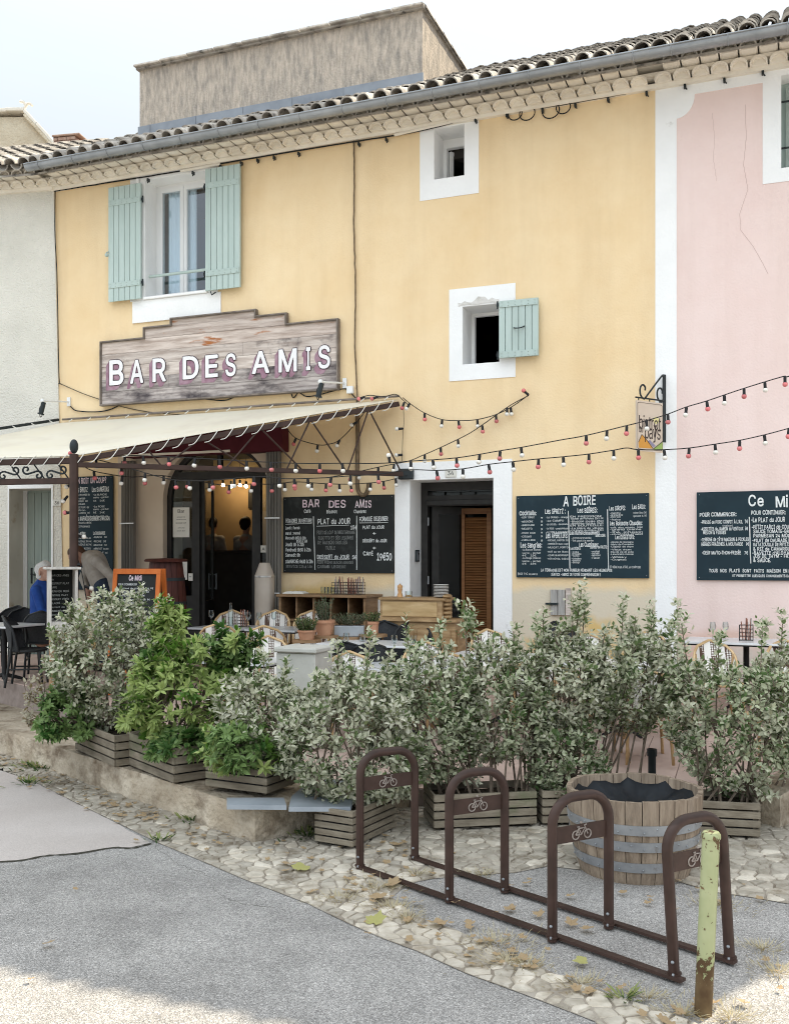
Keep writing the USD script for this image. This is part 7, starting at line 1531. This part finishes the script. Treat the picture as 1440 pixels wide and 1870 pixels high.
    o.part('foliage', lv(~sel), mt, kind='stuff'); s = cat(stems); s.apply_translation(-off); o.part('stems', s, m_bark, kind='stuff'); return len(P)
def S(px, Y, z): return at(px, HY, Y) * [1, 1, 0] + [0, 0, z]
pc = [p[0] for p in planters]; pz_ = [p[4] for p in planters]
def pb_(i, d=0): return np.array([pc[i][0] + d, pc[i][1], pz_[i] - .05])
nl = 0
nl += shrub('silvery_shrub', 'broad silvery green shrub in the leftmost planter, under the orange chalkboard', S(207, pc[0][1], 1.22), (.66, .42, .60), pb_(0), 12, 75, 950, m_elea, 1, shoots=((-.1, 0, 1.80), (.25, 0, 1.82), (.45, .1, 1.74), (-.35, 0, 1.55)), mt2=m_elea2, frac2=.35)
nl += shrub('deep_green_shrub', 'deep green leafy plant trailing left of the first planter', S(118, pc[0][1] - .1, .66), (.27, .25, .36), pb_(0, -.28), 6, 18, 85, m_choid, 2, leafL=(.05, .085), ratio=.42, palm=True)
nl += shrub('bright_green_shrub', 'bright green mexican orange shrub with fingered leaves in the second planter', S(345, pc[1][1] - .05, 1.00), (.60, .42, .47), pb_(1), 13, 60, 170, m_choi, 3, leafL=(.06, .10), ratio=.36, palm=True, shoots=((-.2, 0, 1.72), (-.08, 0, 1.66), (.3, 0, 1.50), (.56, 0, 1.40), (-.3, .1, 1.6), (.45, -.1, 1.44)), mt2=m_choid, frac2=.25)
nl += shrub('bright_green_shrub', 'low bright green plant hanging over the front of the second planter', S(345, pc[1][1] - .38, .58), (.30, .16, .17), pb_(1) + [0.05, -.1, 0], 5, 14, 44, m_choid, 33, leafL=(.06, .10), ratio=.38, palm=True)
nl += shrub('bright_green_shrub', 'low green fingered plant with silvery sprigs in the third planter', S(440, pc[2][1] - .2, .68), (.34, .22, .22), pb_(2, -.1), 5, 18, 60, m_choi, 5, leafL=(.055, .095), ratio=.38, palm=True, mt2=m_choid, frac2=.5)
nl += shrub('silvery_shrub', 'loose silvery shrub in the third planter above the grey slabs', S(478, pc[2][1] + .05, .84), (.44, .32, .40), pb_(2, .1), 8, 40, 400, m_elea, 6, shoots=((.2, 0, 1.26), (.0, .1, 1.34), (-.2, 0, 1.2)), mt2=m_elea2, frac2=.25)
nl += shrub('silvery_shrub', 'small silvery sprig spilling over the corner of the third planter', S(530, pc[2][1] - .28, .50), (.15, .10, .15), pb_(2, .2) + [0, -.1, 0], 3, 8, 45, m_elea3, 66)
nl += shrub('silvery_shrub', 'silvery shrub leaning from the cobble planter behind the first bike hoop', S(640, pc[3][1] + .1, .88), (.56, .38, .58), pb_(3, -.1), 9, 65, 720, m_elea, 7, shoots=((-.1, .1, 1.46), (.3, .1, 1.42), (.15, 0, 1.52)), mt2=m_elea2, frac2=.22, low=.05)
nl += shrub('silvery_shrub', 'dense silvery shrub between the first and second bike hoops', S(783, pc[4][1] + .1, .97), (.50, .38, .56), pb_(4, -.22), 9, 60, 680, m_elea3, 8, shoots=((-.2, 0, 1.60), (.3, 0, 1.74), (.08, .1, 1.6)), mt2=m_elea, frac2=.4, low=.1)
nl += shrub('silvery_shrub', 'tall silvery shrub with a pointed shoot in front of door 34', S(915, pc[4][1] + .15, 1.08), (.44, .36, .52), pb_(4, .3), 8, 50, 560, m_elea, 9, shoots=((-.28, 0, 1.72), (.1, 0, 1.55), (.3, 0, 1.62)), mt2=m_elea3, frac2=.4, low=.22)
nl += shrub('deep_green_shrub', 'dark small leaved shrub low behind the third bike hoop', S(1030, pc[5][1] - .05, .58), (.34, .25, .40), pb_(5, -.12), 6, 32, 330, m_elea3, 10)
nl += shrub('silvery_shrub', 'tall narrow silvery shrub rising below the wooden hatch', S(1035, pc[5][1] + .1, 1.22), (.38, .34, .52), pb_(5, -.12), 8, 48, 520, m_elea, 11, shoots=((.12, 0, 1.90), (.16, .05, 1.82), (-.2, 0, 1.68), (.05, 0, 1.78)), mt2=m_elea2, frac2=.25)
nl += shrub('silvery_shrub', 'open silvery shrub with bare lower stems behind the wine barrel', S(1160, pc[5][1] + .25, 1.28), (.48, .36, .40), pb_(5, .35) + [0, .1, 0], 10, 50, 540, m_elea, 12, shoots=((-.1, 0, 1.78), (.15, 0, 1.74), (.36, 0, 1.72), (.0, 0, 1.66)), mt2=m_elea3, frac2=.3, low=.45)
nl += shrub('silvery_shrub', 'spreading silvery shrub in the planter by the ramp wall', S(1335, pc[6][1] + .15, .98), (.58, .40, .52), pb_(6, .1), 11, 60, 600, m_elea3, 13, shoots=((-.1, 0, 1.5), (.25, 0, 1.6), (-.4, 0, 1.62)), mt2=m_elea, frac2=.4, low=.05)
nl += shrub('silvery_shrub', 'silvery shrub cut by the right picture edge', S(1455, pc[6][1] + .5, 1.12), (.38, .36, .50), pb_(6, .55) + [0, .35, -.1], 7, 36, 380, m_elea, 14, shoots=((-.12, 0, 1.66),), mt2=m_elea2, frac2=.3, low=.1)
nl += shrub('tan_shrub', 'sparse tan leaved sprig at the kerb left of the first planter', S(72, pc[0][1] + .2, .78), (.16, .16, .26), pb_(0, -.5), 4, 10, 34, m_tan, 15)
print('leaves', nl)

# fallen leaves, weeds, dry grass
m_fall = LEAF('dry_leaf', (.42, .30, .17), (.62, .49, .33), (.70, .62, .47), rough=.8, trans=.1); m_fallg = LEAF('yellow_green_leaf', (.42, .40, .14), (.56, .50, .22), (.60, .56, .36), rough=.7, trans=.1)
def plane_leaf(sz, r_):
    k = 22; a = np.linspace(0, 2 * math.pi, k, endpoint=False); rr_ = np.abs(np.cos(a * 2.5)) ** .8 * .42 + .52 + r_.uniform(-.12, .12, k); rr_ *= 1 - .35 * (np.cos(a) < -.8)
    x, y = rr_ * np.cos(a) * sz, rr_ * np.sin(a) * sz; z = (.25 * (x / sz) ** 2 + .35 * np.abs(y / sz) ** 1.6 + r_.uniform(-.06, .06, k)) * sz * .8
    V = np.vstack([np.column_stack([x, y, z]), [[0, 0, 0.004]]]); F = [(i, (i + 1) % k, k) for i in range(k)]
    m = trimesh.Trimesh(V, F, process=False); return mv(m, rz=r_.uniform(0, 360), rx=r_.uniform(-14, 14), ry=r_.uniform(-14, 14))
r_ = np.random.RandomState(5); small = []
for px, py, n, sx, sy in ((30, 1395, 30, 35, 9), (80, 1418, 26, 30, 10), (140, 1440, 16, 40, 10), (200, 1462, 22, 30, 10), (255, 1485, 20, 30, 8), (330, 1520, 10, 40, 10), (400, 1538, 12, 40, 10), (590, 1575, 8, 60, 20), (650, 1640, 10, 40, 20), (700, 1600, 12, 60, 22), (780, 1690, 12, 60, 20), (900, 1730, 14, 50, 18), (930, 1760, 10, 40, 14), (700, 1545, 12, 40, 12), (1060, 1800, 8, 60, 18), (850, 1590, 8, 120, 20), (950, 1650, 8, 80, 30), (1300, 1640, 10, 90, 20), (1380, 1770, 8, 60, 30), (1250, 1850, 8, 40, 15), (500, 1555, 6, 40, 15), (120, 1720, 3, 100, 90)):
    for k in range(n):
        q = G(px + r_.normal() * sx, max(1372, py + r_.normal() * sy), .022)
        m = plane_leaf(r_.uniform(.018, .042), r_); m.apply_translation(q); small.append(m)
solo('fallen_leaves', cat(small), m_fall, 'small dry leaves scattered along the kerb foot, cobbles and rack', 'dry leaves', kind='stuff')
for i, (px, py, sz, mt, lab) in enumerate(((548, 1588, .085, m_fallg, 'yellow plane leaf on the cobbles before the cobble planter'), (528, 1578, .07, m_fall, 'tan leaf beside the yellow plane leaf on the cobbles'), (600, 1520, .06, m_fall, 'reddish leaf at the end of the kerb wall'), (715, 1614, .075, m_fall, 'tan leaf lying on the rack rail by the first hoop'), (690, 1640, .07, m_fall, 'curled tan leaf below the first hoop'), (800, 1688, .075, m_fall, 'pale leaf on the cobbles left of the third hoop'), (685, 1680, .075, m_fallg, 'greenish leaf low on the cobble strip'), (932, 1660, .05, m_fall, 'pale leaf on the asphalt inside the rack'), (983, 1668, .045, m_fall, 'curled leaf against the rear rack rail'), (1042, 1686, .05, m_fall, 'small white leaf by the third hoop'), (1070, 1697, .05, m_fall, 'orange leaf by the rear rail near the third hoop'), (1062, 1757, .055, m_fallg, 'yellow leaf on the front rail right of the third hoop'), (725, 1542, .06, m_fall, 'orange leaf at the foot of the cobble planter'), (88, 1723, .04, m_fall, 'lone pale leaf on the asphalt at the left'))):
    m = plane_leaf(sz, r_); m.apply_translation(G(px, py, .024)); solo('fallen_leaf', m, mt, lab, 'leaf')
def blades(spots, h, mt, name, label, per, catg, seed):
    r_ = np.random.RandomState(seed); P, A, N, L = [], [], [], []
    for px, py, w in spots:
        c = G(px, py)
        for k in range(int(per * w)):
            a = r_.uniform(0, 6.28); q = abs(r_.normal()) * .05 * w; P.append(c + [math.cos(a) * q * 1.4, math.sin(a) * q, .005]); A.append(np.array([math.cos(a) * .8, math.sin(a) * .8, r_.uniform(.25, 1.0)])); N.append(np.array([0, 0, 1.0]) + r_.normal(size=3) * .2); L.append(h * r_.uniform(.5, 1.1))
    L = np.array(L); solo(name, leaves(P, A, N, L, np.full(len(L), .0045) if h < .09 else L * .2), mt, label, catg, kind='stuff')
m_dry = LEAF('dry_grass_blade', (.42, .34, .17), (.58, .49, .29), (.6, .53, .36), rough=.9); m_weed = LEAF('weed_leaf', (.06, .13, .03), (.14, .22, .06), (.28, .32, .10))
blades(((620, 1645, 1.6), (690, 1625, 2), (715, 1660, 1.6), (745, 1680, 1.2), (905, 1725, 2.2), (925, 1760, 2), (965, 1765, 1), (1060, 1800, 1.5), (1245, 1855, 1.6), (1335, 1862, 1.6), (1420, 1780, 1.6), (1390, 1735, 1.2), (880, 1600, 1), (1305, 1655, 2), (760, 1600, .8), (1180, 1825, 1)), .06, m_dry, 'dry_grass', 'dry straw coloured grass tufts between the cobbles', 90, 'dry grass', 3)
blades(((62, 1400, 2.0), (75, 1405, 1.6), (350, 1500, 1.4), (52, 1432, 1.2), (292, 1536, .8), (562, 1528, 1.6), (580, 1515, 1.2), (1140, 1826, .6), (845, 1500, .8)), .092, m_weed, 'weeds', 'small green weeds at the kerb foot and cobble joints', 40, 'weeds', 4)
